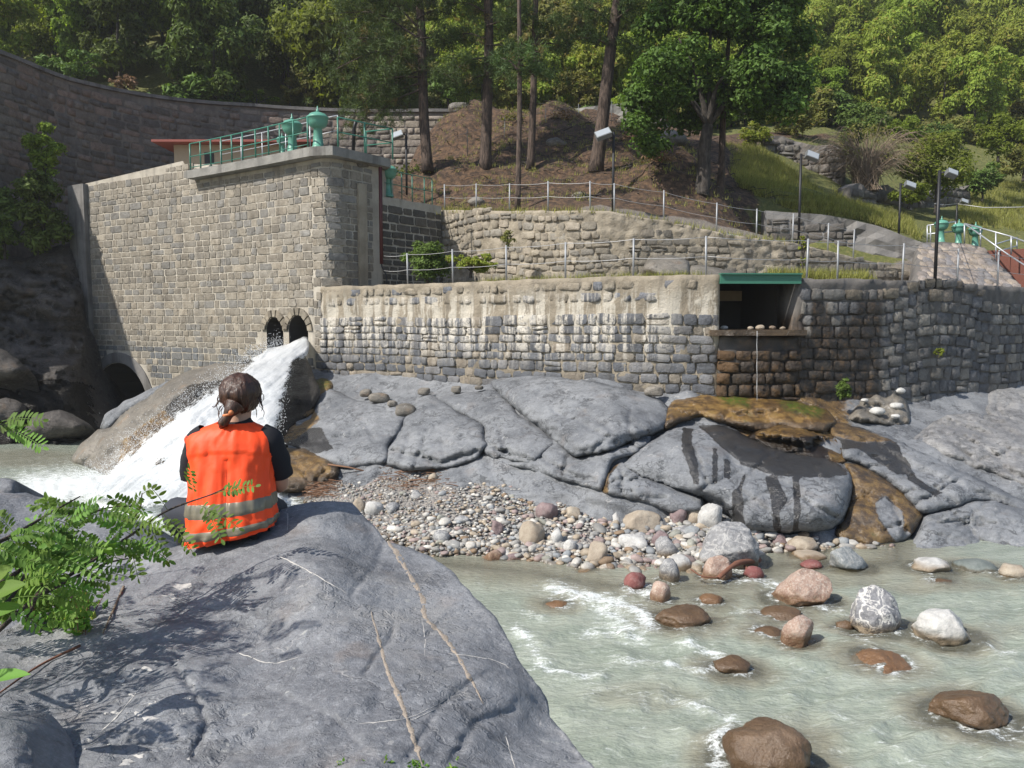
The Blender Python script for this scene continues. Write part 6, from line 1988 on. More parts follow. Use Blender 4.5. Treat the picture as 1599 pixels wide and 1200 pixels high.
trace_rock('waterfall', 'white waterfall rushing out of the right-hand round outlet down the rock chute', 'waterfall', FALL, lambda px, py: YF_(px, py) - 1.35 * np.clip((py - 540) / 60, 0, 1) + 0.9 * np.clip((548 - py) / 18, 0, 1), 0.5, 30, 4.5, 0.1, 2.2, mat='white_water', seed=90, kind='structure', back=0.15, drop=0.1, attrfun={'edge': edge_attr, 'along': lambda V2, d: (V2 - np.array([470, 535.])) @ np.array([-.79, .613]), 'across': lambda V2, d: (V2 - np.array([470, 535.])) @ np.array([.613, .79])})
r_ = np.random.default_rng(8)
SV, SF, n0 = [], [], 0
IV, IF = ICO[1]
line = np.array([(446, 538), (394, 562), (314, 616), (220, 686), (160, 742), (132, 764), (240, 770), (330, 780)], float)
IV2, IF2 = np.array([[1, 0, 0], [-1, 0, 0], [0, 1, 0], [0, -1, 0], [0, 0, 1], [0, 0, -1]], float), np.array([(0, 2, 4), (2, 1, 4), (1, 3, 4), (3, 0, 4), (2, 0, 5), (1, 2, 5), (3, 1, 5), (0, 3, 5)])
for i in range(9000):
    t_ = r_.uniform(0, len(line) - 1.001)
    k = int(t_)
    b0 = line[k] * (1 - t_ + k) + line[k + 1] * (t_ - k)
    off = abs(r_.normal(0, 11)) if k < 4 else r_.normal(0, 16)
    px, py = b0[0] - off * 0.62 + r_.normal(0, 5), b0[1] - off * 0.75 + r_.normal(0, 5)
    if i % 5 == 0:
        px, py = r_.normal(262, 45), r_.normal(715, 30)
    if i % 14 == 0:
        t2 = r_.uniform(0, 1)
        px, py = 441 - 14 * t2 + r_.normal(0, 7), 590 + 130 * t2
    Y = float(YF_(np.array([px]), np.array([min(py, 765)]))[0]) - r_.uniform(1.4, 2.1)
    c = np.array(P(px, py, Y))
    if c[2] < 0.02:
        continue
    s = r_.uniform(0.003, 0.0095)
    V = IV2 * s * np.array([1, 1, r_.uniform(1, 1.8)]) + c
    SV.append(V)
    SF.append(IF2 + n0)
    n0 += 6
M['drop'] = m_plain('water_drops', (0.85, 0.87, 0.88), 0.3, 0, 0.05)
tag(obj('spray', np.vstack(SV), np.vstack(SF), M['drop'], None, True), 'white spray drops flying off the edges of the waterfall', 'spray', kind='stuff')
b = MB()
for px, y0, y1, w in [(1182, 517, 628, .0032)]:
    a, d = P(px, y0, 18.15), P(px, y1, 18.0)
    pts = [a.lerp(d, k) + Vector((0.004 * math.sin(k * 21 + px), 0, 0)) for k in np.linspace(0, 1, 12)]
    b.tube(pts, [w * (1 + .4 * math.sin(k * 4.1 + px)) for k in range(12)], 5)
tag(b.build('water_trickle', M['drop'], None, True), 'thin trickles of water dripping from the sluice sill', 'trickle', kind='structure')
# ------------------------------------------------------------------ fences, valves, hut, lamps
def fence(name, label, pts, mat, wmat, levels, h, r=0.025, wr=0.007, extra=()):
    """pts: world base points of the posts"""
    e = empty(name, pts[len(pts) // 2], label, 'fence')
    for p in pts:
        p = Vector(p)
        hh = h * random.uniform(0.97, 1.03)
        MB().tube([p - Vector((0, 0, .1)), p + Vector((random.uniform(-.015, .015), 0, hh))], r, 8).build('post', mat, e, True)
    for lv in levels:
        q = []
        allp = list(extra[:1]) + list(pts) + list(extra[1:])
        for i in range(len(allp) - 1):
            a, b = Vector(allp[i]) + Vector((0, 0, lv)), Vector(allp[i + 1]) + Vector((0, 0, lv))
            for k in (0, .25, .5, .75):
                q.append(a.lerp(b, k) - Vector((0, 0, 0.035 * 4 * k * (1 - k))) * (1 if wr < 0.012 else 0))
        q.append(Vector(allp[-1]) + Vector((0, 0, lv)))
        MB().tube(q, wr, 5).build('wire' if wr < 0.012 else 'rail', wmat, e, True)
    return e


def on_path(path, px, zf, back=0.3):
    u = path.upx(px)
    p, t, n = path.at(u)
    q = p - n * back
    return (q[0], q[1], zf(u) if callable(zf) else zf)


fence('wire_fence', 'wire fence with galvanised posts along the top of the river wall', [on_path(BLOCK, x, Zw) for x in (627, 697, 779, 875, 981, 1100)], M['post'], M['wire'], (0.9, 0.45), 0.95,
      extra=(on_path(BLOCK, 590, Zw),))
fence('wire_fence', 'wire fence with galvanised posts on the abutment wall right of the green beam', [on_path(BLOCK, x, zR) for x in (1268, 1320, 1424, 1508, 1573, 1660)], M['post'], M['wire'], (0.9, 0.45), 0.95,
      extra=(on_path(BLOCK, 1100, Zw),))
fence('wire_fence', 'wire fence with galvanised posts along the upper terrace wall below the pines', [on_path(UPPER, x, ztu, 0.2) for x in (690, 737, 791, 850, 917, 957, 1037, 1120, 1183, 1240, 1295, 1335)], M['post'], M['wire'], (0.92, 0.48), 0.97)
# faint posts on the mound itself
hz = lambda px, py, Y: P(px, py, Y)
fence('wire_fence', 'old thin posts standing on the needle-covered mound under the pines', [hz(*q) for q in [(660, 258, 33), (730, 240, 35), (788, 218, 37.5), (852, 203, 39), (903, 194, 41), (955, 190, 42)]], M['lamp_body'], M['wire'], (0.9,), 1.05, 0.015, 0.003)


def valve(px, pybase, Y, s, label, mat='mint', ang=2.6, ped=True):
    b = P(px, pybase, Y)
    e = empty('valve_actuator', b, label, 'valve', 'green valve gearboxes')
    z = b.z
    c = (b.x, b.y, 0)
    MB().lathe([(.2 * s, z - .02), (.2 * s, z + .06 * s), (.17 * s, z + .07 * s), (.15 * s, z + .3 * s), (.13 * s, z + .62 * s), (.18 * s, z + .66 * s)], c).build('pedestal', M[mat], e, True)
    MB().lathe([(.16 * s, z + .62 * s), (.25 * s, z + .68 * s), (.31 * s, z + .8 * s), (.325 * s, z + .92 * s), (.345 * s, z + .93 * s), (.345 * s, z + .97 * s), (.31 * s, z + .98 * s), (.25 * s, z + 1.06 * s), (.12 * s, z + 1.11 * s), (.07 * s, z + 1.12 * s)], c).build('gearbox', M[mat], e, True)
    MB().lathe([(.06 * s, z + 1.11 * s), (.05 * s, z + 1.18 * s), (.025 * s, z + 1.21 * s), (.02 * s, z + 1.29 * s), (.005, z + 1.32 * s)], c, 10).build('cap', M[mat], e, True)
    dx, dy = math.cos(ang), math.sin(ang)
    MB().tube([(b.x + dx * .26 * s, b.y + dy * .26 * s, z + .93 * s), (b.x + dx * .4 * s, b.y + dy * .4 * s, z + .96 * s), (b.x + dx * .44 * s, b.y + dy * .44 * s, z + .97 * s)], [.11 * s, .085 * s, .05 * s], 10).build('drive_shaft', M[mat], e, True)
    return e


valve(457, 241, 26.6, 1.0, 'green valve gearbox in the middle of the block-top railing')
valve(497, 232, 25.9, 1.02, 'green valve gearbox nearest the corner of the tall intake block')
valve(441, 243, 28.5, 0.6, 'small pale green valve gearbox left behind the block-top railing')
valve(570, 305, 27.2, 1.0, 'green valve gearbox half hidden by the corner of the intake block')
valve(606, 307, 27.6, 0.95, 'green valve gearbox on the dark side wall below the mound')
for px, py, lab in [(1469, 379, 'pale green valve gearbox inside the square railing at the right, leftmost of three'), (1496, 384, 'pale green valve gearbox on the stone ramp, middle of three'), (1522, 388, 'pale green valve gearbox beside the stair rail, rightmost of three')]:
    valve(px, py, 28.6, 0.72, lab, 'mint', 3.6)

# green railing on top of the block
def rail_run(name, label, pts, h, mats, levels, r=0.028, cat='railing'):
    e = empty(name, pts[len(pts) // 2], label, cat)
    for p in pts:
        p = Vector(p)
        MB().tube([p - Vector((0, 0, .04)), p + Vector((0, 0, h))], r, 8).build('post', M[mats[0]], e, True)
    for lv, mt, rr in levels:
        MB().tube([Vector(p) + Vector((0, 0, lv)) for p in pts], rr, 6).build('rail', M[mt], e, True)
    return e


us = [BLOCK.upx(x) for x in (314, 330, 347, 363, 380, 397, 416, 435, 455, 476, 497)]
pp = []
for u in us:
    p, t, n = BLOCK.at(u)
    q = p + n * 0.26
    pp.append((q[0], q[1], 9.34))
rail_run('green_railing', 'green pipe railing along the ledge of the tall intake block', pp, 0.95, ('green',), [(0.95, 'green', .022), (0.5, 'green', .02), (0.12, 'green', 0.015)])
p, t, n = BLOCK.at(BLOCK.upx(314))
q0 = np.array(BLOCK.at(UC)[0])
st_ = SIDE.t[0]
rail_run('steel_railing', 'thin grey steel railing behind the green one, climbing over the intake block', [(x - n[0] * 1.3, y - n[1] * 1.3, z) for x, y, z in pp[::2]], 1.28, ('steel',), [(1.28, 'steel', .018), (.8, 'steel', .014)], 0.018)
rail_run('green_railing', 'short green railing at the right end of the intake block top', [(q0[0] + st_[0] * k + 0.15, q0[1] + st_[1] * k, 9.34) for k in (0.2, 1.2, 2.3)] + [(q0[0] + st_[0] * 2.3 - 0.8, q0[1] + st_[1] * 2.3 + .4, 9.34)], 0.95, ('green',), [(0.95, 'green', .022), (0.5, 'green', .02)])
sp = [SIDE.at(SIDE.upx(x)) for x in (572, 598, 618, 636, 652, 668, 682)]
rail_run('green_railing', 'green railing along the top of the dark side wall', [(p[0] - n[0] * .15, p[1] - n[1] * .15, 8.15) for p, t, n in sp], 0.95, ('green',), [(0.95, 'green', .016), (0.5, 'green', .014)], 0.02)
b0 = P(551, 248, 27.5)
MB()
tag(MB().tube([b0, P(553, 200, 27.4), P(556, 189, 27.3)], 0.06, 8).build('standpipe', M['black_metal'], None, True), 'black leaning standpipe at the right end of the intake block', 'pipe')
tag(trace_rock('corner_rock', 'x', 'rock', [(548, 250), (556, 243), (572, 247), (574, 258), (560, 264), (550, 260)], lambda px, py: np.full(np.shape(px), 26.2), 0.25, 8, 4, 0.05, 3, mat='rock_tan', seed=75, back=.5, drop=.1)[0], 'broken block of stone on the corner of the intake block', 'rock')

# hut behind the parapet
hb = P(352, 262, 36.5)
e = empty('hut', (hb.x, hb.y + 1.5, 8.8), 'low beige hut with a red sheet roof behind the intake block', 'hut')
x0, x1 = P(272, 250, 36.5).x, P(470, 250, 36.5).x
zr = P(350, 226, 36.5).z
MB().box(((x0 + x1) / 2, 38, (zr + 8.2) / 2), (x1 - x0, 3.0, zr - 8.2)).build('walls', M['plaster'], e)
MB().box(((x0 + x1) / 2, 37.9, zr + 0.06), (x1 - x0 + 1.5, 4.0, 0.1)).build('roof', M['red_roof'], e)
wx = P(327, 250, 36.5).x
MB().box((wx, 36.49, P(327, 247, 36.5).z), (0.42, 0.06, 0.5)).build('window', M['black_metal'], e)
MB().box((wx, 36.46, P(327, 247, 36.5).z - 0.28), (0.52, 0.1, 0.06)).build('window_sill', M['concrete'], e)


def floodlight(px, pytop, pybase, Y, side, label, bw=0.42, tilt=0.5):
    b, t = P(px, pybase, Y), P(px, pytop, Y)
    e = empty('floodlight', b, label, 'floodlight', 'floodlights on dark poles')
    MB().tube([b - Vector((0, 0, .3)), Vector((b.x, b.y, t.z))], 0.043, 8).build('pole', M['black_metal'], e, True)
    top = Vector((b.x, b.y, t.z))
    MB().tube([top - Vector((0, 0, .06)), top + Vector((side * .22, -.05, -.05))], 0.025, 6).build('arm', M['black_metal'], e, True)
    R = Matrix.Rotation(side * 0.35, 3, 'Y') @ Matrix.Rotation(-tilt, 3, 'X')
    c = top + Vector((side * (.1 + bw / 2), -.12, -.1))
    MB().box(c, (bw, 0.16, bw * .62), 0, R).build('lamp_housing', M['lamp_body'], e)
    f = R @ Vector((0, -.085, 0))
    MB().box(c + f, (bw * .9, 0.012, bw * .52), 0, R).build('lamp_glass', M['lamp_glass'], e)
    return e


floodlight(635, 208, 292, 31, -1, 'grey floodlight on a dark pole at the foot of the mound, left of the pines', 0.42)
floodlight(957, 206, 330, 26, -1, 'bright white floodlight on a dark pole between the leaning pine and the maple', 0.5, 0.7)
floodlight(1247, 240, 378, 26.3, 1, 'floodlight on a tall dark pole in front of the ruined wall', 0.42)
floodlight(1403, 286, 375, 30.5, 1, 'floodlight on a dark pole behind the grey wall', 0.4)
floodlight(1460, 266, 437, 20.2, 1, 'floodlight on the nearest dark pole, standing on the abutment wall', 0.26)
floodlight(1492, 312, 372, 40, 1, 'small far floodlight on a thin pole on the right hillside', 0.36)
a, d = P(1494, 318, 40), P(1640, 322, 38)
tag(MB().tube([a, a.lerp(d, .3) + Vector((0, 0, -.15)), a.lerp(d, .6) + Vector((0, 0, -.1)), d], 0.02, 5).tube([P(1460, 318, 20.2), P(1475, 320, 30), a], 0.012, 5).build('cable', M['wire'], None, True), 'overhead cable sagging from the far floodlight to the right edge', 'cable')

# stone ramp with stair rail and red gate, at the right
YR = lambda px, py: np.interp(py, [375, 446], [28.6, 23.6])
ramp_o, _ = trace_rock('stone_ramp', 'sloping stone-paved ramp at the right below the pale green valves', 'ramp', [(1434, 384), (1456, 378), (1500, 380), (1534, 386), (1552, 405), (1592, 450), (1500, 456), (1434, 452)], YR, 0.02, 4, 7, 0.02, 2, mat='mortar_dark', seed=76, back=1.0, drop=.5)
r_ = np.random.default_rng(21)
rp = np.array([(1436, 386), (1456, 380), (1500, 382), (1532, 388), (1550, 406), (1588, 448), (1438, 448)], float)
k0 = 0
for j, py in enumerate(np.arange(383, 449, 5.6)):
    px = 1432 + r_.uniform(0, 12)
    while px < 1595:
        w = r_.uniform(9, 17)
        if inside(np.array([[px + w / 2, py + 2.8]]), rp)[0]:
            c = P(px + w / 2, py + 2.8, float(YR(0, py + 2.8)) - 0.03)
            rx = P(px + w, py + 2.8, c.y) - P(px, py + 2.8, c.y)
            up_ = P(px + w / 2, py, float(YR(0, py))) - P(px + w / 2, py + 5.6, float(YR(0, py + 5.6)))
            X_ = rx.normalized()
            Z_ = up_.normalized()
            Y_ = Z_.cross(X_).normalized()
            if Y_.y > 0:
                Y_ = -Y_
            k = int(r_.integers(8))
            key = ('rough', k, M['stone_plain'].name)
            if key not in STONE_ME:
                STONE_ME[key] = raw_mesh('stone', STONES['rough'][k][0], STONES['rough'][k][1], True)
                STONE_ME[key].materials.append(M['stone_plain'])
            o = bpy.data.objects.new('stone', STONE_ME[key])
            sx, sy, sz = rx.length * .94, 0.08 * r_.uniform(.6, 1.3), up_.length * .93
            l = ramp_o.location
            o.matrix_basis = Matrix([[X_[q] * sx, Y_[q] * sy, Z_[q] * sz, c[q] - l[q]] for q in range(3)] + [[0, 0, 0, 1]])
            o.color = (*mixc(r_, (0.24, 0.21, 0.19), (0.33, 0.28, 0.23), (0.19, 0.18, 0.18), (0.28, 0.24, 0.21)), 1)
            COL.objects.link(o)
            o.parent = ramp_o
        px += w
g0, g1 = P(1524, 392, 27.6), P(1640, 398, 26.2)
v_ = g1 - g0
zb_ = P(1560, 446, 26.2).z
e = empty('red_gate', (g0.x, g0.y, zb_), 'rust-red metal sluice gate panel at the right edge', 'gate')
MB().box(((g0.x + g1.x) / 2, (g0.y + g1.y) / 2, (g0.z + zb_) / 2 - .3), (v_.length, 0.08, g0.z - zb_ + .6), math.atan2(v_.y, v_.x)).build('panel', M['rust'], e)
for k in (0.15, .45, .75):
    q = g0.lerp(g1, k)
    MB().box((q.x, q.y - .06, (g0.z + zb_) / 2 - .3), (0.07, 0.06, g0.z - zb_ + .5), math.atan2(v_.y, v_.x)).build('rib', M['rust'], e)


def pipe_rail(name, label, segs, r=0.025):
    e = empty(name, P(*segs[0][0]), label, 'railing')
    for i, (nm, a, b_) in enumerate([(('post' if abs(s[0][0] - s[1][0]) < 5 else 'rail'), s[0], s[1]) for s in segs]):
        MB().tube([P(*a), P(*b_)], r, 7).build(nm, M['steel'], e, True)


pipe_rail('square_railing', 'square pale pipe railing round the leftmost right-hand valve', [((1448, 352, 28.8), (1448, 383, 28.8)), ((1453, 352, 28.4), (1453, 381, 28.4)), ((1492, 346, 28.6), (1492, 378, 28.6)), ((1448, 352, 28.8), (1492, 346, 28.6)), ((1448, 365.5, 28.8), (1492, 361, 28.6))])
pipe_rail('stair_railing', 'pale stair railing running down to the right past the stone ramp', [((1506, 349, 28.3), (1506, 380, 28.3)), ((1531, 357, 27.8), (1531, 386, 27.8)), ((1555, 363, 27), (1555, 416, 27)), ((1579, 369, 26.4), (1579, 397, 26.4)), ((1588, 371, 29), (1588, 397, 29)),
          ((1506, 349, 28.3), (1580, 369.5, 26.4)), ((1580, 369.5, 26.4), (1640, 392, 25)), ((1506, 349, 28.3), (1575, 398, 26)), ((1575, 398, 26), (1640, 440, 24)), ((1555, 381, 27), (1588, 371, 29)), ((1560, 392, 27), (1588, 384, 29))])

# ------------------------------------------------------------------ the seated person
def skin_mesh(verts, edges, radii, sub=2, root=0):
    me = bpy.data.meshes.new('skin')
    me.from_pydata(verts, edges, [])
    o = bpy.data.objects.new('skin', me)
    COL.objects.link(o)
    md = o.modifiers.new('skin', 'SKIN')
    md.use_smooth_shade = True
    for i, r in enumerate(radii):
        sv = me.skin_vertices[0].data[i]
        sv.radius = (r, r) if not isinstance(r, tuple) else r
        sv.use_root = i == root
    o.modifiers.new('sub', 'SUBSURF').levels = sub
    bpy.context.view_layer.update()
    ev = o.evaluated_get(bpy.context.evaluated_depsgraph_get())
    m2 = bpy.data.meshes.new_from_object(ev)
    V = np.array([v.co[:] for v in m2.vertices])
    Fc = [tuple(p.vertices) for p in m2.polygons]
    bpy.data.objects.remove(o)
    bpy.data.meshes.remove(m2)
    return V, Fc


def m_cloth(name, col, rough=0.8, weave=400, sheen=0.0, var=0.15):
    t = NT(name)
    c = t.mix(t.math('MULTIPLY', t.noise(14, 4), var), col, tuple(k * 0.6 for k in col))
    return t.done(t.bsdf(c, rough, t.bump(t.math('ADD', t.noise(30, 4), t.math('MULTIPLY', t.noise(weave, 1), 0.15)), 0.25, 0.008), Sheen_Weight=sheen))


M['skin'] = m_plain('skin', (0.5, 0.29, 0.2), 0.5, 0, 0.15)
M['vest'] = m_cloth('orange_vest', (0.95, 0.075, 0.008), 0.6, var=0.05)
M['band'] = m_plain('grey_reflective_band', (0.21, 0.19, 0.14), 0.35, 0.2, 0.25)
M['tshirt'] = m_cloth('black_tshirt', (0.012, 0.012, 0.016), 0.9)
M['trousers'] = m_cloth('dark_trousers', (0.03, 0.034, 0.045), 0.85)
M['shoe'] = m_plain('dark_shoe', (0.03, 0.03, 0.03), 0.6)
M['tie'] = m_plain('orange_hair_tie', (0.6, 0.2, 0.07), 0.6)
t = NT('brown_hair')
st_n = t.noise(1.0, 4, 0.6, t.scaled((150, 150, 14)))
M['hair'] = t.done(t.bsdf(t.mix(t.step(st_n, 0.35, 0.68), (0.026, 0.011, 0.006), (0.085, 0.037, 0.019)), 0.4, t.bump(st_n, 0.6, 0.006)))

SEAT = P(362, 846, 3.6)
HEAD_ROT = Matrix.Rotation(math.radians(7), 3, 'Z')


def loc(p):
    p = np.asarray(p, float)
    return p @ np.array(HEAD_ROT).T + np.array(SEAT)


def make_person():
    e = empty('person', SEAT, 'person in an orange vest sitting on the big boulder, seen from behind', 'person')
    # body: pelvis root, spine, head; arms; legs
    vs, es, rs = [], [], []

    def chain(pts, rad, start=None):
        k = start
        for p, r in zip(pts, rad):
            vs.append(p)
            rs.append(r)
            i = len(vs) - 1
            if k is not None:
                es.append((k, i))
            k = i
        return k
    pel = chain([(0, 0.02, 0.12)], [(0.12, 0.1)])
    chest = chain([(0, 0.03, 0.25), (0, 0.05, 0.38), (0, 0.06, 0.46)], [(0.11, 0.09), (0.125, 0.095), (0.11, 0.08)], pel)
    neck = chain([(0.015, 0.075, 0.53), (0.025, 0.09, 0.59)], [0.052, 0.05], chest)
    chain([(0.032, 0.105, 0.655), (0.035, 0.11, 0.71), (0.035, 0.11, 0.745)], [(0.075, 0.088), (0.074, 0.086), 0.045], neck)
    for s in (-1, 1):
        chain([(s * 0.13, 0.055, 0.475), (.008 + s * 0.178, 0.08, 0.36), (.012 + s * 0.202, 0.125, 0.235), (s * 0.15, 0.26, 0.2), (s * 0.085, 0.345, 0.2)], [0.055, 0.045, 0.038, 0.033, 0.024], chest)
        kx = -0.33 if s < 0 else 0.12
        chain([(s * 0.1, 0.05, 0.1), (kx * 0.8, 0.18, 0.09), (kx, 0.34, 0.06), (kx * 0.95, 0.5, -0.1), (kx * 0.9, 0.52, -0.3)], [0.085, 0.075, 0.06, 0.05, 0.038], pel)
    V, Fc = skin_mesh(vs, es, rs, 2, 0)
    # face: brow, nose, lips and ears are pushed out of the head's own surface
    h = np.array([0.034, 0.11, 0.685])
    for q, rad, amt in [((0.034, 0.2, 0.675), 0.02, (0, .024, -.004)), ((0.034, 0.19, 0.648), 0.018, (0, .008, 0)), ((0.034, 0.19, 0.625), 0.02, (0, .01, 0)), ((-0.045, 0.105, 0.68), 0.022, (-.014, -.004, 0)), ((0.113, 0.105, 0.68), 0.022, (.014, -.004, 0)), ((0.01, 0.19, 0.69), 0.014, (0, -.008, 0)), ((0.058, 0.19, 0.69), 0.014, (0, -.008, 0))]:
        d = np.linalg.norm(V - np.array(q), axis=1)
        V = V + np.exp(-(d / rad) ** 2)[:, None] * np.array(amt)
    # hands resting together in the lap, five fingers each
    n0 = len(V)
    parts, faces = [V], list(Fc)
    for s in (-1, 1):
        w = np.array([s * 0.085, 0.345, 0.2])
        hv, he, hr = [tuple(w), tuple(w + [-s * .03, .035, -.005]), tuple(w + [-s * .045, .06, -.012])], [(0, 1), (1, 2)], [0.024, (0.03, 0.016), (0.026, 0.014)]
        for k in range(4):
            b0 = len(hv)
            o_ = np.array([-s * (.03 + .004 * k), .065, .018 - .014 * k])
            L = (.03, .034, .032, .025)[k]
            for q, rr in ((o_, .0085), (o_ + [-s * L * .8, L * .5, -.004], .008), (o_ + [-s * L * 1.5, L * .3, -.016], .007), (o_ + [-s * L * 1.7, -L * .1, -.026], .006)):
                hv.append(tuple(w + q))
                hr.append(rr)
            he += [(2, b0), (b0, b0 + 1), (b0 + 1, b0 + 2), (b0 + 2, b0 + 3)]
        b0 = len(hv)
        for q, rr in (((-s * .02, .03, .022), .01), ((-s * .035, .05, .034), .009), ((-s * .055, .065, .036), .008)):
            hv.append(tuple(w + np.array(q)))
            hr.append(rr)
        he += [(1, b0), (b0, b0 + 1), (b0 + 1, b0 + 2)]
        hV, hF = skin_mesh(hv, he, hr, 1, 0)
        off = sum(len(p) for p in parts)
        parts.append(hV)
        faces += [tuple(i + off for i in f) for f in hF]
    obj('body', loc(np.vstack(parts)), faces, M['skin'], e, True)

    # vest: rings from hem to neckline; the hem lies along the sloping rock
    na, nr = 96, 60
    ang = np.linspace(0, 2 * np.pi, na, endpoint=False)
    prof = np.array([  # t, z, rx, ry, cx, cy
        (0.0, 0.0, .188, .13, -.0, .02), (0.12, .045, .198, .15, -.0, .02), (0.3, .145, .19, .142, 0, .02), (0.45, .25, .188, .13, 0, .03), (0.6, .34, .184, .122, 0, .045), (0.74, .42, .189, .118, 0, .055),
        (0.83, .47, .186, .108, 0, .06), (0.9, .505, .165, .095, .002, .065), (0.95, .532, .125, .085, .006, .07), (0.98, .548, .088, .075, .01, .075), (1.0, .556, .07, .066, .012, .078)])
    tt = np.linspace(0, 1, nr)
    z, rx, ry, cx, cy = [np.interp(tt, prof[:, 0], prof[:, i]) for i in range(1, 6)]
    kk = np.ones(5) / 5
    z, rx, ry, cx, cy = [np.convolve(np.pad(a, 2, 'edge'), kk, 'valid') for a in (z, rx, ry, cx, cy)]

    def ring(i, t_, grow=0.0, frac=None):
        z_, a_, b_, c_, d_ = (z[i], rx[i], ry[i], cx[i], cy[i]) if frac is None else [np.interp(frac, tt, q) for q in (z, rx, ry, cx, cy)]
        ca, sa = np.cos(ang), np.sin(ang)
        n_ = 2.5
        rad = (np.abs(ca) ** n_ + np.abs(sa) ** n_) ** (-1 / n_)
        x = c_ + (a_ + grow) * rad * ca
        y = d_ + (b_ + grow) * rad * sa
        f = frac if frac is not None else tt[i]
        hem = 0.027 + (x / 0.2) * 0.045
        zz = z_ + np.maximum(hem, -0.02) * (1 - f) ** 2.2
        P3 = np.c_[x, y, zz]
        nx, ny = ca * b_, sa * a_
        ln = np.hypot(nx, ny)
        low = np.clip((0.8 - f) / 0.5, 0, 1)
        q = np.c_[ang * 3.2, np.full(na, f * 2.6), np.zeros(na)]
        q[:, 0] = np.cos(ang) * 2.6
        q[:, 2] = np.sin(ang) * 2.6
        fold = 0.012 * low * (1 - 2.2 * np.abs(vnoise(q * np.array([2.2, 0.9, 2.2]) + 4, 3))) + 0.008 * fbm(q * 2.0, 3, 6) - 0.010 * np.exp(-((ang - 1.5 * np.pi) / 0.05) ** 2) * (f < 0.7)
        fold = fold + 0.005 * (f > 0.71 + 0.05 * np.cos((ang - 1.5 * np.pi) * 1.5)) * (f < 0.95)
        fold = fold + 0.012 * np.exp(-((f - 0.06) / 0.05) ** 2) * np.sin(ang * 9 + 1)
        P3[:, 0] += fold * nx / ln
        P3[:, 1] += fold * ny / ln
        # shoulder caps flare out a little at the armholes
        fl = np.exp(-((f - 0.86) / 0.07) ** 2) * np.clip(np.abs(ca) - 0.8, 0, 1) * 5
        P3[:, 0] += 0.022 * fl * np.sign(ca)
        P3[:, 2] += 0.008 * fl
        return P3
    V = np.vstack([ring(i, 0) for i in range(nr)])
    I = np.arange(na * nr).reshape(nr, na)
    q = np.stack([I[:-1], np.roll(I[:-1], -1, 1), np.roll(I[1:], -1, 1), I[1:]], -1).reshape(-1, 4)
    vest = obj('vest', loc(V), q, M['vest'], e, True)

    def band(f0, f1, nm='reflective_band'):
        fs = np.linspace(f0, f1, 6)
        g = [0.0, 0.005, 0.005, 0.005, 0.005, 0.0]
        Vb = np.vstack([ring(0, 0, g_, f) for f, g_ in zip(fs, g)])
        I = np.arange(na * 6).reshape(6, na)
        qb = np.stack([I[:-1], np.roll(I[:-1], -1, 1), np.roll(I[1:], -1, 1), I[1:]], -1).reshape(-1, 4)
        o = obj(nm, loc(Vb), qb, M['band'], vest, True, origin=np.array(e.location))
    band(0.275, 0.375)
    band(0.085, 0.175)
    # sleeves and collar of the T-shirt
    for s in (-1, 1):
        mb = MB()
        c = [(.008 + s * .12, .06, .505), (.01 + s * .155, .06, .47), (.01 + s * .178, .075, .40), (.01 + s * .196, .1, .335), (.01 + s * .205, .118, .292)]
        mb.tube(catmull(c, 5), np.interp(np.linspace(0, 1, 21), [0, .3, 1], [.05, .062, .058]), 20, False)
        Vs = np.vstack(mb.v)
        Vs = Vs + 0.007 * fbm(Vs * 16, 3, 5)[:, None] * np.array([1, 1, .3])
        obj('sleeve', loc(Vs), mb.f, M['tshirt'], e, True)
    mb = MB()
    a = np.linspace(0, 2 * np.pi, 28, endpoint=False)
    rings = [(.09, .075, .535), (.076, .068, .553), (.066, .06, .568), (.058, .056, .57), (.054, .052, .56)]
    Vc = np.vstack([np.c_[.016 + r1 * np.cos(a), .077 + r2 * np.sin(a), zz + 0 * a + .012 * np.sin(a + np.pi) * -1] for r1, r2, zz in rings])
    I = np.arange(28 * 5).reshape(5, 28)
    qc = np.stack([I[:-1], np.roll(I[:-1], -1, 1), np.roll(I[1:], -1, 1), I[1:]], -1).reshape(-1, 4)
    obj('collar', loc(Vc), qc, M['tshirt'], e, True)
    # trousers
    tv, te, tr = [(0, 0.04, 0.09)], [], [(0.12, 0.085)]
    for s in (-1, 1):
        kx = -0.34 if s < 0 else 0.13
        b0 = len(tv)
        tv += [(s * 0.1, 0.06, 0.1), (kx * 0.8, 0.18, 0.1), (kx, 0.34, 0.07), (kx * 0.97, 0.5, -0.1), (kx * 0.92, 0.52, -0.3)]
        tr += [0.088, 0.09, 0.08, 0.072, 0.066]
        te += [(0, b0)] + [(b0 + i, b0 + i + 1) for i in range(4)]
    Vt, Ft = skin_mesh(tv, te, tr, 2, 0)
    Vt = Vt + 0.008 * fbm(Vt * 14, 3, 8)[:, None]
    obj('trousers', loc(Vt), Ft, M['trousers'], e, True)
    for s in (-1, 1):
        kx = (-0.34 if s < 0 else 0.13) * .92
        Vh, Fh = skin_mesh([(kx, .5, -.34), (kx, .56, -.375), (kx, .64, -.385), (kx, .69, -.388)], [(0, 1), (1, 2), (2, 3)], [.042, .045, .042, .032], 2, 1)
        obj('shoe', loc(Vh), Fh, M['shoe'], e, True)
    # hair: a cap that follows the skull, combed down to a low tail
    Vi, Fi = ICO[5]
    Vh = Vi * np.array([.097, .11, .1]) + np.array([.036, .098, .682])
    low = np.clip((Vh[:, 2] - .59) / .1, 0, 1)
    Vh[:, 0] = .036 + (Vh[:, 0] - .036) * (0.82 + 0.18 * low)
    front = np.clip((Vh[:, 1] - .14) / .05, 0, 1) * np.clip((.74 - Vh[:, 2]) / .05, 0, 1)
    Vh[:, 1] -= front * .09
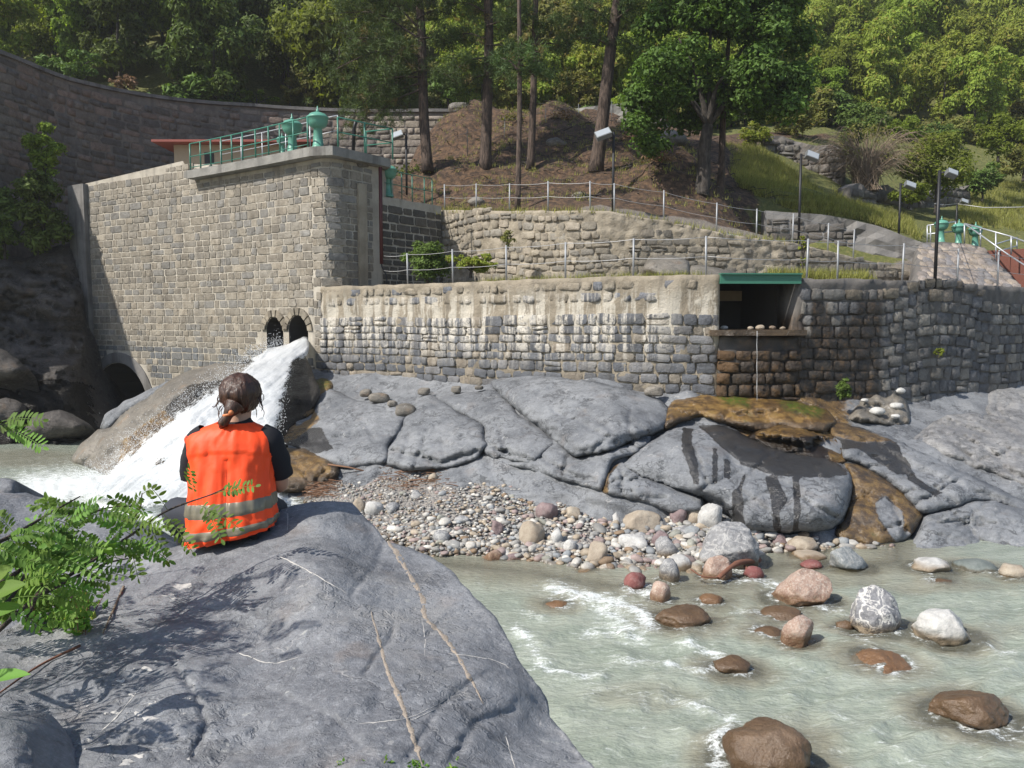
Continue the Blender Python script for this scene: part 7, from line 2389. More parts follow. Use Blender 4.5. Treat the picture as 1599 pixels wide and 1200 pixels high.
    a_ = np.arctan2(Vi[:, 1], Vi[:, 0])
    d = .0045 * vnoise(np.c_[np.cos(a_) * 9, np.sin(a_) * 9, Vi[:, 2] * 1.4], 4) + .003 * vnoise(np.c_[np.cos(a_) * 26, np.sin(a_) * 26, Vi[:, 2] * 2], 5) + .004 * fbm(Vi * 3, 2, 3)
    Vh = Vh + Vi * d[:, None]
    hair = obj('hair', loc(Vh), Fi, M['hair'], e, True)
    mb = MB()
    tail = catmull([(.03, .005, .64), (.012, -.018, .608), (.0, -.022, .585), (-.02, -.018, .558), (-.034, -.012, .535)], 6)
    mb.tube(tail, np.interp(np.linspace(0, 1, len(tail)), [0, .35, .45, .75, 1], [.045, .022, .02, .024, .006]), 14)
    rr = np.random.default_rng(2)
    for _ in range(46):
        th = rr.uniform(0, 2 * np.pi)
        side_ = rr.random() < .5
        b0 = np.array([.036 + .093 * math.cos(th), .095 + .1 * math.sin(th), .64 + rr.uniform(-.02, .06)])
        if b0[1] > .13:
            continue
        out = np.array([math.cos(th), math.sin(th), 0])
        k = rr.uniform(.008, .02)
        mb.tube(catmull([b0 - out * .004, b0 + out * k * .7 + [0, 0, -.025], b0 + out * k * .5 + [0, 0, -.05]], 4), [.0016] * 8 + [.0006], 4, False)
    for sx, c in ((1, [(.125, .07, .665), (.138, .06, .64), (.146, .05, .62), (.138, .045, .603)]), (1, [(.12, .08, .67), (.133, .065, .645), (.139, .055, .625)]), (-1, [(-.055, .07, .655), (-.068, .06, .632), (-.075, .055, .626), (-.083, .052, .63)])):
        cc = catmull(c, 6)
        mb.tube(cc, np.linspace(.005, .001, len(cc)), 5, False)
    obj('hair_strands', loc(np.vstack(mb.v)), mb.f, M['hair'], hair, True, origin=np.array(e.location))
    Vt_, Ft_ = ICO[2]
    mb = MB()
    a = np.linspace(0, 2 * np.pi, 13)
    mb.tube([(.008 + .022 * math.cos(q), -.02 + .022 * math.sin(q) * .9, .6 + .006 * math.cos(q)) for q in a], .007, 8, False)
    mb.add(Vt_ * .012 + np.array([.022, -.04, .61]), Ft_)
    obj('hair_tie', loc(np.vstack(mb.v)), mb.f, M['tie'], hair, True, origin=np.array(e.location))


make_person()
# ------------------------------------------------------------------ vegetation
LEAF = {
    'bright green': m_leaf('bright_green_leaves', (0.155, 0.205, 0.03), 0.45, 0.5),
    'yellow-green': m_leaf('yellow_green_leaves', (0.2, 0.245, 0.038), 0.4, 0.42, (0.26, 0.18, 0.04)),
    'dark green': m_leaf('dark_green_leaves', (0.082, 0.122, 0.025), 0.5, 0.3),
    'olive': m_leaf('olive_leaves', (0.165, 0.178, 0.045), 0.45, 0.35, (0.22, 0.15, 0.05)),
    'maple': m_leaf('maple_leaves', (0.075, 0.122, 0.024), 0.5, 0.38),
    'pine': m_leaf('pine_needles', (0.07, 0.108, 0.033), 0.45, 0.2, (0.17, 0.11, 0.045)),
    'robinia': m_leaf('robinia_leaves', (0.13, 0.23, 0.045), 0.4, 0.4, (0.3, 0.3, 0.05)),
    'dry': m_leaf('dry_leaves', (0.2, 0.13, 0.07), 0.4, 0.2),
    'grass': m_leaf('grass_blades', (0.22, 0.22, 0.06), 0.5, 0.35, (0.38, 0.31, 0.14)),
}


def m_bark(name, c1, c2):
    t = NT(name)
    n = t.noise(1.0, 5, 0.7, t.scaled((14, 14, 3)))
    return t.done(t.bsdf(t.mix(t.step(n, 0.35, 0.65), c1, c2), 0.95, t.bump(n, 1.0, 0.06)))


M['pine_bark'] = m_bark('pine_bark', (0.035, 0.025, 0.02), (0.12, 0.085, 0.065))
M['dark_bark'] = m_bark('dark_bark', (0.025, 0.021, 0.018), (0.085, 0.072, 0.06))
M['dry_branch'] = m_bark('dry_branch', (0.19, 0.14, 0.095), (0.3, 0.23, 0.165))


def leaves_mesh(name, pts, out, size, r, mat, aspect=0.55, up=0.5, quad=True):
    """small folded leaf blades at pts, facing roughly outward and up"""
    n = len(pts)
    nrm = out * 0.9 + r.normal(0, 0.45, (n, 3)) + np.array([0, 0, up])
    nrm /= np.linalg.norm(nrm, axis=1)[:, None]
    a = np.cross(nrm, r.normal(0, 1, (n, 3)))
    a /= np.linalg.norm(a, axis=1)[:, None] + 1e-9
    b = np.cross(nrm, a)
    s = size * np.exp(r.normal(0, 0.3, n))[:, None]
    bend = nrm * s * 0.18
    V = np.stack([pts - a * s * 0.5, pts + b * s * aspect * 0.5 - bend, pts + a * s * 0.55, pts - b * s * aspect * 0.5 - bend], 1).reshape(-1, 3)
    q = np.arange(4 * n).reshape(n, 4)
    T = np.concatenate([q[:, [0, 1, 2]], q[:, [0, 2, 3]]], 0)
    me = raw_mesh(name, V, T, False, {'tint': np.repeat(r.uniform(0, 1, n), 4)})
    me.materials.append(mat)
    return me


def blob_points(blobs, n, r, shell=0.55):
    """points on and just inside the upper shells of leaf clumps"""
    blobs = np.array(blobs, float)
    w = blobs[:, 3] ** 2
    k = r.choice(len(blobs), n, p=w / w.sum())
    d = r.normal(0, 1, (n, 3))
    d /= np.linalg.norm(d, axis=1)[:, None]
    d[:, 2] = np.where((d[:, 2] < -0.3) & (r.random(n) < 0.6), -d[:, 2], d[:, 2])
    rad = blobs[k, 3] * (shell + (1 - shell) * r.random(n) ** 0.5) * (1 + 0.25 * r.normal(0, 1, n) * 0.6)
    return blobs[k, :3] + d * rad[:, None] * np.array([1, 1, 0.72]), d


def crown_mesh(seed, n, size, mat, tall=1.0, loose=0.0):
    r = np.random.default_rng(seed)
    bl = []
    for _ in range(int(22 + 12 * loose)):
        d = r.normal(0, 1, 3)
        d /= np.linalg.norm(d)
        rad = r.uniform(0.35, 0.85)
        p = d * rad * np.array([1, 1, tall])
        bl.append((*p, r.uniform(0.2, 0.42) * (1 - 0.35 * loose)))
    P_, d = blob_points(bl, n, r)
    return leaves_mesh('crown', P_, d, size, r, mat)


def trunk_obj(e, base, top, r0, r1, mat, n=8, bend=0.2, limbs=(), name='trunk'):
    base, top = np.array(base, float), np.array(top, float)
    mid = [base + (top - base) * k + np.array([bend * math.sin(k * 5 + base[0]), bend * math.cos(k * 4 + base[1]), 0]) * k * (1 - k) for k in np.linspace(0, 1, 6)]
    mb = MB()
    mb.tube(catmull(mid, 4), np.interp(np.linspace(0, 1, 21), [0, 0.06, 0.2, 1], [r0 * 1.35, r0 * 1.08, r0, r1]), n)
    for pts, ra, rb in limbs:
        c = catmull(pts, 5)
        mb.tube(c, np.linspace(ra, rb, len(c)), 6)
    return mb.build(name, mat, e, True)


# ---- forest on the hillside ---------------------------------------------
def forest():
    r = np.random.default_rng(44)
    kinds = ['bright green', 'yellow-green', 'dark green', 'olive']
    CM = {}
    for i, k in enumerate(kinds):
        CM[k] = [crown_mesh(200 + i * 10 + j, 9000, 0.078, LEAF[k], [1.0, 1.2, 0.95][j], [0.2, 0.8, 0.5][j]) for j in range(3)]
    tm = MB().tube(catmull([(0, 0, -.6), (0.06, 0, 1.5), (-.04, .05, 3.2), (0.03, 0, 5)], 4), np.linspace(0.14, 0.05, 13), 6)
    tme = raw_mesh('trunk', np.vstack(tm.v), tm.f, True)
    tme.materials.append(M['dark_bark'])
    recs = []
    Y = 30.0
    row = 0
    while Y < 92:
        half = 0.66 * Y + 7
        x = -half + r.uniform(0, 3)
        while x < half:
            yy = Y + r.uniform(-1.6, 1.6)
            xx = x + r.uniform(-1, 1)
            d = yy - max(41.0, float(dam_y(np.array([xx]))[0]))
            if d > (5 if xx < -17 else 2.2) and (yy > 48 or xx < -12):
                recs.append((xx, yy, row))
            x += r.uniform(3.2, 4.6)
        Y += 3.9
        row += 1
    xy = np.array([q[:2] for q in recs])
    z = hill_z(xy)
    seen = {}
    marks = [(60, 'above the left end of the dam'), (200, 'above the dam, left of the hut roof'), (350, 'above the hut roof'), (520, 'left of the first pine'), (700, 'behind the first and second pines'), (860, 'behind the thin pines'), (1000, 'behind the leaning pine'),
             (1150, 'behind the maple'), (1280, 'above the ruined wall'), (1400, 'above the dry bush'), (1520, 'above the round green shrub'), (1640, 'at the right edge of the hillside')]
    for (xx, yy, row), zz in zip(recs, z):
        px, py = proj(np.array([xx, yy, zz + 4]))
        if px < -140 or px > 1740 or py < -170:
            continue
        d = yy - max(41.0, float(dam_y(np.array([xx]))[0]))
        nz = float(vnoise(np.array([[xx / 9, yy / 9, 1.7]]), 5)[0]) + r.normal(0, .35)
        if px < 600:
            k = 'dark green' if d < 6 and nz < -0.1 else ('bright green' if nz < 0.25 else 'yellow-green' if nz < .7 else 'olive')
        elif px < 1000:
            k = 'olive' if nz < -0.1 else 'yellow-green' if nz < 0.4 else 'dark green'
        else:
            k = 'yellow-green' if nz < 0.1 else 'bright green' if nz < 0.5 else 'olive'
            if d < 6 and nz > -0.3:
                k = 'dark green' if nz > 0.1 else 'bright green'
        s = r.uniform(2.3, 3.6)
        tall = r.uniform(1.0, 1.45)
        hgt = s * tall * 1.05 + r.uniform(0.2, 1.4)
        h_ = 'in the lowest row' if d < 6 else 'in the second tier' if d < 13 else 'midway up' if d < 22 else 'high up'
        m = min(marks, key=lambda q: abs(q[0] - px))[1]
        shape = 'broad' if tall < 1.12 else 'tall' if tall > 1.3 else 'rounded'
        size = 'large' if s > 3.1 else 'small' if s < 2.7 else 'middling'
        lab = '%s %s %s tree %s %s' % (size, shape, k.replace(' green', ''), h_, m)
        e = empty('forest_tree', (xx, yy, zz), lab, 'tree', 'trees of the forest on the hillside')
        t_ = bpy.data.objects.new('trunk', tme)
        t_.scale = (s / 3, s / 3, hgt / 5)
        c = bpy.data.objects.new('crown', CM[k][int(r.integers(3))])
        c.location = (0, 0, hgt)
        c.scale = (s, s, s * tall)
        c.rotation_euler = (0, 0, r.uniform(0, 6.28))
        for o in (t_, c):
            COL.objects.link(o)
            o.parent = e


forest()


def bush(name, label, px, py, rx, ry, Y, kind, n, size, seed, trunk=None, cat='bush', flat=1.0, depth=None):
    """a shrub whose crown is centred on photo pixel (px, py), rx by ry pixels"""
    r = np.random.default_rng(seed)
    c = np.array(P(px, py, Y))
    sx, sz = rx * Y / F, ry * Y / F
    bl = []
    for _ in range(26):
        d = r.normal(0, 1, 3)
        d /= np.linalg.norm(d)
        p = c + d * r.uniform(0.3, 0.82) * np.array([sx, depth or sx * flat, sz])
        bl.append((*p, min(sx, sz) * r.uniform(0.22, 0.42)))
    P_, d = blob_points(bl, n, r)
    e = empty(name, (c[0], c[1], c[2] - sz), label, cat)
    me = leaves_mesh('crown', P_ - np.array(e.location), d, size, r, LEAF[kind])
    link('crown', me, None, e)
    b = trunk if trunk is not None else (c[0], c[1], c[2] - sz * 1.05)
    trunk_obj(e, b, c + np.array([0, 0, sz * .3]), max(0.03, sx * .05), 0.015, M['dark_bark'], 6, 0.15,
              [([np.array(b) * .5 + c * .5, c + np.array([q * sx * .35, 0, .1 * sz]), c + np.array([q * sx * .7, 0, .35 * sz])], .03, .01) for q in (-1, 1)])
    return e


bush('cliff_shrub', 'dark shrub growing in the shade on top of the cliff, left edge', 62, 330, 48, 82, 32.2, 'dark green', 5200, 0.17, 301, trunk=tuple(P(72, 392, 32.3)))
bush('cliff_shrub', 'taller dark shrub with a sunlit yellow-green top beside the dam', 66, 240, 30, 55, 33.4, 'bright green', 2600, 0.16, 302, trunk=tuple(P(72, 330, 33)))
bush('cliff_shrub', 'dark shrub spilling over the cliff at the very left edge', 5, 350, 40, 70, 31.8, 'dark green', 3200, 0.17, 303)
bush('hedge_bush', 'brownish bush on the dam crest left of the first pine', 478, 140, 52, 22, 48.5, 'olive', 2600, 0.16, 304)
bush('hedge_bush', 'brown dry bush on the dam crest above the hut', 195, 132, 26, 14, 44.5, 'dry', 900, 0.13, 305)
bush('hedge_bush', 'low green bramble on the dam crest right of the dark trees', 400, 155, 50, 14, 48, 'bright green', 1800, 0.15, 306)
bush('wall_shrub', 'dark green creeper bush at the foot of the side wall', 668, 405, 42, 38, 25.6, 'dark green', 4200, 0.1, 307, flat=.6)
bush('weed_patch', 'green and yellow weeds at the foot of the rendered wall beside the creeper', 735, 412, 48, 20, 25.2, 'yellow-green', 3200, 0.08, 308, flat=.6)
bush('weed_patch', 'tuft of weeds growing from the rendered wall face', 793, 372, 14, 16, 25.7, 'olive', 500, 0.07, 309, flat=.5)
bush('round_shrub', 'round bright green shrub on the right hillside behind the lamps', 1465, 262, 62, 66, 41, 'bright green', 6000, 0.17, 310)
bush('round_shrub', 'smaller bright green shrub below the dry bush', 1420, 300, 32, 24, 40, 'bright green', 1900, 0.15, 311)
bush('round_shrub', 'bright yellow-green bush at the right of the round shrub', 1560, 215, 40, 34, 46, 'bright green', 2400, 0.17, 312)
bush('round_shrub', 'dark shrub in the shade at the right end of the boundary wall', 1535, 280, 30, 34, 46, 'dark green', 2000, 0.17, 313)
bush('round_shrub', 'light green bush left of the ruined wall under the maple', 1180, 210, 26, 24, 43, 'yellow-green', 1500, 0.15, 314)
bush('wall_plant', 'small dark green fig plant at the foot of the stained wall', 1317, 606, 15, 18, 18.2, 'dark green', 700, 0.075, 315, flat=.6)
bush('wall_plant', 'thin weed standing on the terrace right of the green beam', 1254, 390, 7, 34, 22.5, 'yellow-green', 260, 0.08, 316)
bush('wall_plant', 'tiny tuft growing from the abutment wall', 1467, 550, 8, 8, 20.0, 'bright green', 160, 0.08, 317)
for i, (px, py, lab) in enumerate([(1600, 250, 'olive bush at the right edge below the forest'), (1340, 195, 'olive leafy bush above the dry bush'), (1245, 185, 'dark leafy bush above the ruined wall'), (1000, 165, 'dark undergrowth bush behind the leaning pine'), (905, 140, 'dark undergrowth bush behind the thin pines'),
                               (700, 140, 'dark undergrowth bush between the first two pines'), (800, 145, 'olive undergrowth bush behind the second pine'), (580, 150, 'olive undergrowth bush at the right end of the dam crest'), (300, 135, 'dark undergrowth bush on the dam crest above the hut roof'), (110, 105, 'dark undergrowth bush on the dam crest at the left')]):
    bush('undergrowth_bush', lab, px, py, 52, 30, 49.5 if px > 150 else 42, ['olive', 'dark green'][i % 2], 2600, 0.18, 330 + i)

def dam_shrubs():
    r = np.random.default_rng(47)
    u = 2.0
    i = 0
    names = ['olive', 'dark green', 'bright green', 'dry', 'yellow-green']
    words = {'olive': 'olive', 'dark green': 'dark green', 'bright green': 'bright green', 'dry': 'brown dry', 'yellow-green': 'yellow-green'}
    CM = {k: crown_mesh(700 + j, 2600, 0.13, LEAF[k], 0.85, 0.4) for j, k in enumerate(names)}
    prev = 'the left end of the crest'
    while u < DAM.L + 44:
        if u < DAM.L:
            p, t, n = DAM.at(u)
            q = p - n * r.uniform(2.2, 4.2)
        else:
            x = -2 + (u - DAM.L)
            q = np.array([x, float(dam_y(np.array([x]))[0]) + r.uniform(1, 3.5)])
        z = float(hill_z(q[None])[0])
        px, py = proj(np.array([*q, z]))
        k = names[int(r.choice(5, p=[.3, .25, .2, .1, .15]))]
        s = r.uniform(1.0, 1.9)
        if -80 < px < 1680:
            where = 'on the dam crest above the cliff' if px < 120 else 'on the dam crest above the shaded dam face' if px < 250 else 'on the dam crest above the hut' if px < 430 else 'on the dam crest above the block railing' if px < 600 else 'above the mound, left of the second pine' if px < 755 else 'above the mound among the thin pines' if px < 900 else 'above the mound by the leaning pine' if px < 1050 else 'under the maple crown' if px < 1230 else 'above the dry bush' if px < 1420 else 'at the right end of the slope'
            e = empty('forest_shrub', (q[0], q[1], z), '%s %s shrub %s' % ('tiny' if s < 1.2 else 'low' if s < 1.5 else 'tall', words[k], where), 'shrub', 'shrubs along the foot of the forest')
            c = bpy.data.objects.new('crown', CM[k])
            c.location = (0, 0, s * .6)
            c.scale = (s * 1.15, s * 1.15, s)
            c.rotation_euler = (0, 0, r.uniform(0, 6.28))
            COL.objects.link(c)
            c.parent = e
            trunk_obj(e, (q[0], q[1], z - .2), (q[0], q[1], z + s * .7), .05, .02, M['dark_bark'], 5, .1)
        u += r.uniform(1.5, 2.6)


dam_shrubs()

# the maple on the right of the mound
def maple():
    r = np.random.default_rng(71)
    b1, b2 = P(1094, 306, 30), P(1124, 306, 30.8)
    e = empty('maple_tree', b1, 'dense dark green forked broadleaf tree on the right of the mound', 'tree')
    fork = np.array(P(1106, 195, 30))
    tips = [P(1060, 60, 29.5), P(1110, 20, 30), P(1165, 70, 30.5), P(1210, 120, 30), P(1020, 130, 30), P(1130, 120, 29)]
    trunk_obj(e, b1, fork, 0.27, 0.2, M['dark_bark'], 10, 0.25, [([fork, (fork * .55 + np.array(q) * .45) + np.array([0, 0, .5]), q], 0.13, 0.03) for q in tips])
    poly = [(990, 40), (1010, -40), (1080, -80), (1180, -70), (1245, -20), (1262, 80), (1255, 160), (1215, 215), (1180, 205), (1150, 160), (1100, 190), (1050, 215), (1030, 262), (1000, 255), (985, 180), (995, 110)]
    bl = []
    while len(bl) < 95:
        px, py = r.uniform(980, 1260), r.uniform(-80, 270)
        if inside(np.array([[px, py]]), np.array(poly, float))[0]:
            dpt = 1.0 - min(1, seg_dist(np.array([[px, py]], float), np.array(poly, float))[0] / 90)
            bl.append((*P(px, py, 30 + r.uniform(-1, 1) * (2.4 - 1.2 * dpt)), r.uniform(0.45, 0.85)))
    P_, d = blob_points(bl, 42000, r, 0.5)
    link('crown', leaves_mesh('crown', P_ - np.array(e.location), d, 0.15, r, LEAF['maple'], 0.7), None, e)
    e2 = empty('slender_tree', b2, 'slender straight trunk just right of the forked broadleaf tree', 'tree')
    trunk_obj(e2, b2, P(1138, 60, 30.8), 0.14, 0.07, M['pine_bark'], 8, 0.2)
    P_, d = blob_points([(*P(1145 + r.uniform(-50, 60), r.uniform(-70, 60), 31 + r.uniform(-1, 1)), .5) for _ in range(14)], 4000, r, .5)
    link('crown', leaves_mesh('crown', P_ - np.array(e2.location), d, 0.15, r, LEAF['maple'], 0.7), None, e2)


maple()


def pine(base, top, r0, label, seed, boughs, lean=0.25, nrand=40, zmin=0.42):
    """trunk, drooping limbs and needle tufts; boughs: (from px,py) (tip px,py) limbs seen in the photo"""
    r = np.random.default_rng(seed)
    bpx, bpy, Y = base
    b = np.array(P(bpx, bpy, Y))
    t0 = np.array(P(top[0], top[1], Y + 0.3))
    d = (t0 - b)
    H = 17.0
    tp = b + d / d[2] * H
    e = empty('pine_tree', b, label, 'tree', 'pines on the mound')
    mb = MB()
    mid = [b + (tp - b) * k + np.array([lean * math.sin(k * 7 + seed), lean * math.cos(k * 5 + seed), 0]) * min(1, k * 3) * .5 for k in np.linspace(0, 1, 10)]
    trc = catmull(mid, 4)
    mb.tube(trc, np.interp(np.linspace(0, 1, len(trc)), [0, .03, .1, 1], [r0 * 1.3, r0 * 1.1, r0, r0 * .35]), 10)
    mb.build('trunk', M['pine_bark'], e, True)
    limbs = []
    for (ax, ay), (tx, ty), dy in boughs:
        limbs.append((np.array(P(ax, ay, Y)), np.array(P(tx, ty, Y + dy))))
    for _ in range(nrand):
        k = r.uniform(zmin, 1.0)
        o = b + (tp - b) * k
        a = r.uniform(0, 6.28)
        L = (1.25 - k) * 3.6 * r.uniform(.6, 1.15) + .5
        limbs.append((o, o + np.array([math.cos(a) * L, math.sin(a) * L, r.uniform(-.5, .5) * L * .5])))
    lm = MB()
    tu = []
    for a, q in limbs:
        L = np.linalg.norm(q - a)
        m_ = (a + q) / 2 + np.array([0, 0, .12 * L])
        c = catmull([a, m_, q], 5)
        lm.tube(c, np.linspace(.045, .012, len(c)), 5)
        nt = int(9 + L * 15)
        for _ in range(nt):
            k = r.uniform(.35, 1.02)
            p = c[min(int(k * (len(c) - 1)), len(c) - 1)] + r.normal(0, 1, 3) * np.array([.34, .34, .2]) * (0.6 + .25 * L)
            tu.append(p)
            if r.random() < .3:
                lm.tube([c[min(int(k * .8 * (len(c) - 1)), len(c) - 1)], p], .009, 3, False)
    lm.build('limb', M['pine_bark'], e, True)['kind'] = 'stuff'
    tu = np.array(tu)
    nn = 40
    n = len(tu) * nn
    pp = np.repeat(tu, nn, 0)
    dirs = r.normal(0, 1, (n, 3)) + np.array([0, 0, .35])
    dirs /= np.linalg.norm(dirs, axis=1)[:, None]
    L = r.uniform(.13, .25, n)[:, None]
    st = pp + dirs * .03 + r.normal(0, .07, (n, 3))
    sd = np.cross(dirs, r.normal(0, 1, (n, 3)))
    sd /= np.linalg.norm(sd, axis=1)[:, None]
    w = .013
    V = np.stack([st - sd * w, st + sd * w, st + dirs * L], 1).reshape(-1, 3)
    tint = np.repeat(np.clip(np.repeat(r.uniform(0, .85, len(tu)) + .3 * (r.random(len(tu)) < .1), nn) + r.normal(0, .08, n), 0, 1), 3)
    me = raw_mesh('crown', V - np.array(e.location), np.arange(3 * n).reshape(n, 3), False, {'tint': tint})
    me.materials.append(LEAF['pine'])
    link('crown', me, None, e)


pine((668, 268, 33), (650, 0), .21, 'leftmost tall pine on the mound with long boughs over the dam', 401,
     [((655, 90), (545, 60), -1), ((655, 60), (530, 20), 1), ((657, 120), (560, 150), -.5), ((656, 110), (540, 190), .5), ((655, 130), (590, 175), 1), ((655, 70), (600, 110), -1.5), ((656, 60), (710, 70), .5), ((657, 110), (715, 130), -.5), ((650, 40), (580, -10), 0), ((655, 140), (560, 215), .2), ((650, 30), (700, 20), 1), ((655, 85), (520, 110), 0)])
pine((758, 268, 33), (760, 0), .23, 'second pine from the left, straight with a reddish trunk', 402,
     [((758, 90), (705, 115), -.6), ((758, 70), (820, 90), .4), ((758, 100), (800, 130), -.8), ((758, 60), (700, 60), .6), ((760, 40), (830, 40), -.5), ((760, 20), (700, 5), .3), ((758, 115), (715, 150), .3)])
pine((808, 330, 27.6), (811, 100), .095, 'thin short-trunked pine standing nearest the upper fence', 403, [((810, 110), (780, 90), .3), ((811, 95), (845, 80), -.3), ((810, 100), (835, 120), .2)], .12, 12, .62)
pine((828, 265, 33), (839, 0), .15, 'slim pine just behind the thin pine nearest the fence', 404, [((834, 70), (890, 80), .4), ((835, 50), (880, 30), -.4), ((833, 90), (870, 130), .2), ((836, 30), (790, 10), -.4)], .12, 18, .5)
pine((930, 270, 32), (966, 10), .26, 'thick dark pine leaning to the right near the white floodlight', 405, [((955, 60), (1000, 80), .3), ((950, 70), (905, 60), .2), ((958, 40), (905, 10), -.5), ((962, 30), (1010, 10), .4)], .2, 20, .52)

# dry fountain-shaped bush
def dry_bush():
    r = np.random.default_rng(55)
    c = P(1352, 300, 41)
    e = empty('dry_bush', c, 'tan leafless bush with arching dry twigs below the forest on the right', 'bush')
    mb = MB()
    for _ in range(430):
        a = r.normal(-1.35, 1.0)
        L = r.uniform(1.6, 4.0)
        ux = math.sin(a + 1.35)
        d = r.normal(0, .6)
        up = r.uniform(.6, 1.25)
        pts = [np.array(c) + np.array([r.normal(0, .3), r.normal(0, .3), 0]), np.array(c) + np.array([ux * L * .3, d * .5, up * L * .55]), np.array(c) + np.array([ux * L * .65, d * .9, up * L * .72]), np.array(c) + np.array([ux * L * .98, d * 1.3, up * L * .45])]
        q = catmull(pts, 3)
        mb.tube(q, np.linspace(r.uniform(.012, .026), .005, len(q)), 3, False)
    mb.build('branches', M['dry_branch'], e, True)
    P_, d = blob_points([(*(np.array(c) + np.array([r.normal(.8, 1.2), r.normal(0, .8), r.uniform(1, 3.2)])), .6) for _ in range(12)], 900, r)
    link('foliage', leaves_mesh('foliage', P_ - np.array(c), d, .12, r, LEAF['olive']), None, e)


dry_bush()

# grass on the slope, tufts on the terraces: nobody could count it
def grass():
    r = np.random.default_rng(66)
    pts = []
    regs = [([(1130, 230), (1190, 235), (1290, 310), (1420, 345), (1440, 378), (1340, 345), (1250, 345), (1150, 290)], 5200, .3), ([(1490, 300), (1640, 280), (1640, 372), (1500, 350)], 1500, .35), ([(1300, 300), (1345, 320), (1430, 365), (1330, 340)], 900, .3)]
    hx = []
    for poly, n, h in regs:
        pl = np.array(poly, float)
        q = np.c_[r.uniform(pl[:, 0].min(), pl[:, 0].max(), n * 3), r.uniform(pl[:, 1].min(), pl[:, 1].max(), n * 3)]
        q = q[inside(q, pl)][:n]
        # march each ray down to the hill
        Ys = np.linspace(29.5, 58, 60)
        best = np.full(len(q), np.nan)
        for Y in Ys:
            W = PA(q[:, 0], q[:, 1], np.full(len(q), Y))
            hit = np.isnan(best) & (W[:, 2] < hill_z(W[:, :2]))
            best[hit] = Y
        ok = ~np.isnan(best)
        W = PA(q[ok, 0], q[ok, 1], best[ok])
        W[:, 2] = hill_z(W[:, :2])
        pts.append(W)
        hx.append(np.full(len(W), h))
    # terraces
    for px0, px1, path, off, n, h in [(690, 1240, UPPER, -.25, 260, .22), (700, 1120, BLOCK, -1.4, 200, .2), (1260, 1440, BLOCK, -1.6, 300, .28), (700, 1240, UPPER, .3, 520, .22), (1200, 1440, GREY, .4, 300, .25)]:
        u = r.uniform(path.upx(px0), path.upx(px1), n)
        p, t, nn = path.at(u)
        z = np.array([ztu(k) for k in u]) - .05 if (path is UPPER and off < 0) else (np.full(n, Zw - .02) if path is BLOCK else np.full(n, 5.1 if path is UPPER else 5.6))
        pts.append(np.c_[p + nn * (off + r.normal(0, .12, n))[:, None], z])
        hx.append(np.full(n, h))
    # the mound's dry wisps
    q = np.c_[r.uniform(-4, 9, 1500), r.uniform(28.5, 42, 1500)]
    pts.append(np.c_[q, hill_z(q) + mound_relief(q)])
    hx.append(np.full(len(q), .14))
    W, h = np.vstack(pts), np.concatenate(hx)
    k = 7
    W = np.repeat(W, k, 0) + r.normal(0, .07, (len(W) * k, 3)) * [1, 1, .15]
    h = np.repeat(h, k) * r.uniform(.5, 1.4, len(W))
    a = r.uniform(0, 6.28, len(W))
    dx = np.c_[np.cos(a), np.sin(a), 0 * a]
    tip = W + np.c_[r.normal(0, .35, (len(W), 2)) * h[:, None], h]
    V = np.stack([W - dx * .012 - [0, 0, .03], W + dx * .012 - [0, 0, .03], tip], 1).reshape(-1, 3)
    o = obj('grass', V, np.arange(len(V)).reshape(-1, 3), LEAF['grass'], None, False, {'tint': np.repeat(r.uniform(0, 1, len(W)), 3)})
    tag(o, 'dry and green grass on the slope, the terraces and the mound', 'grass', kind='stuff')


grass()

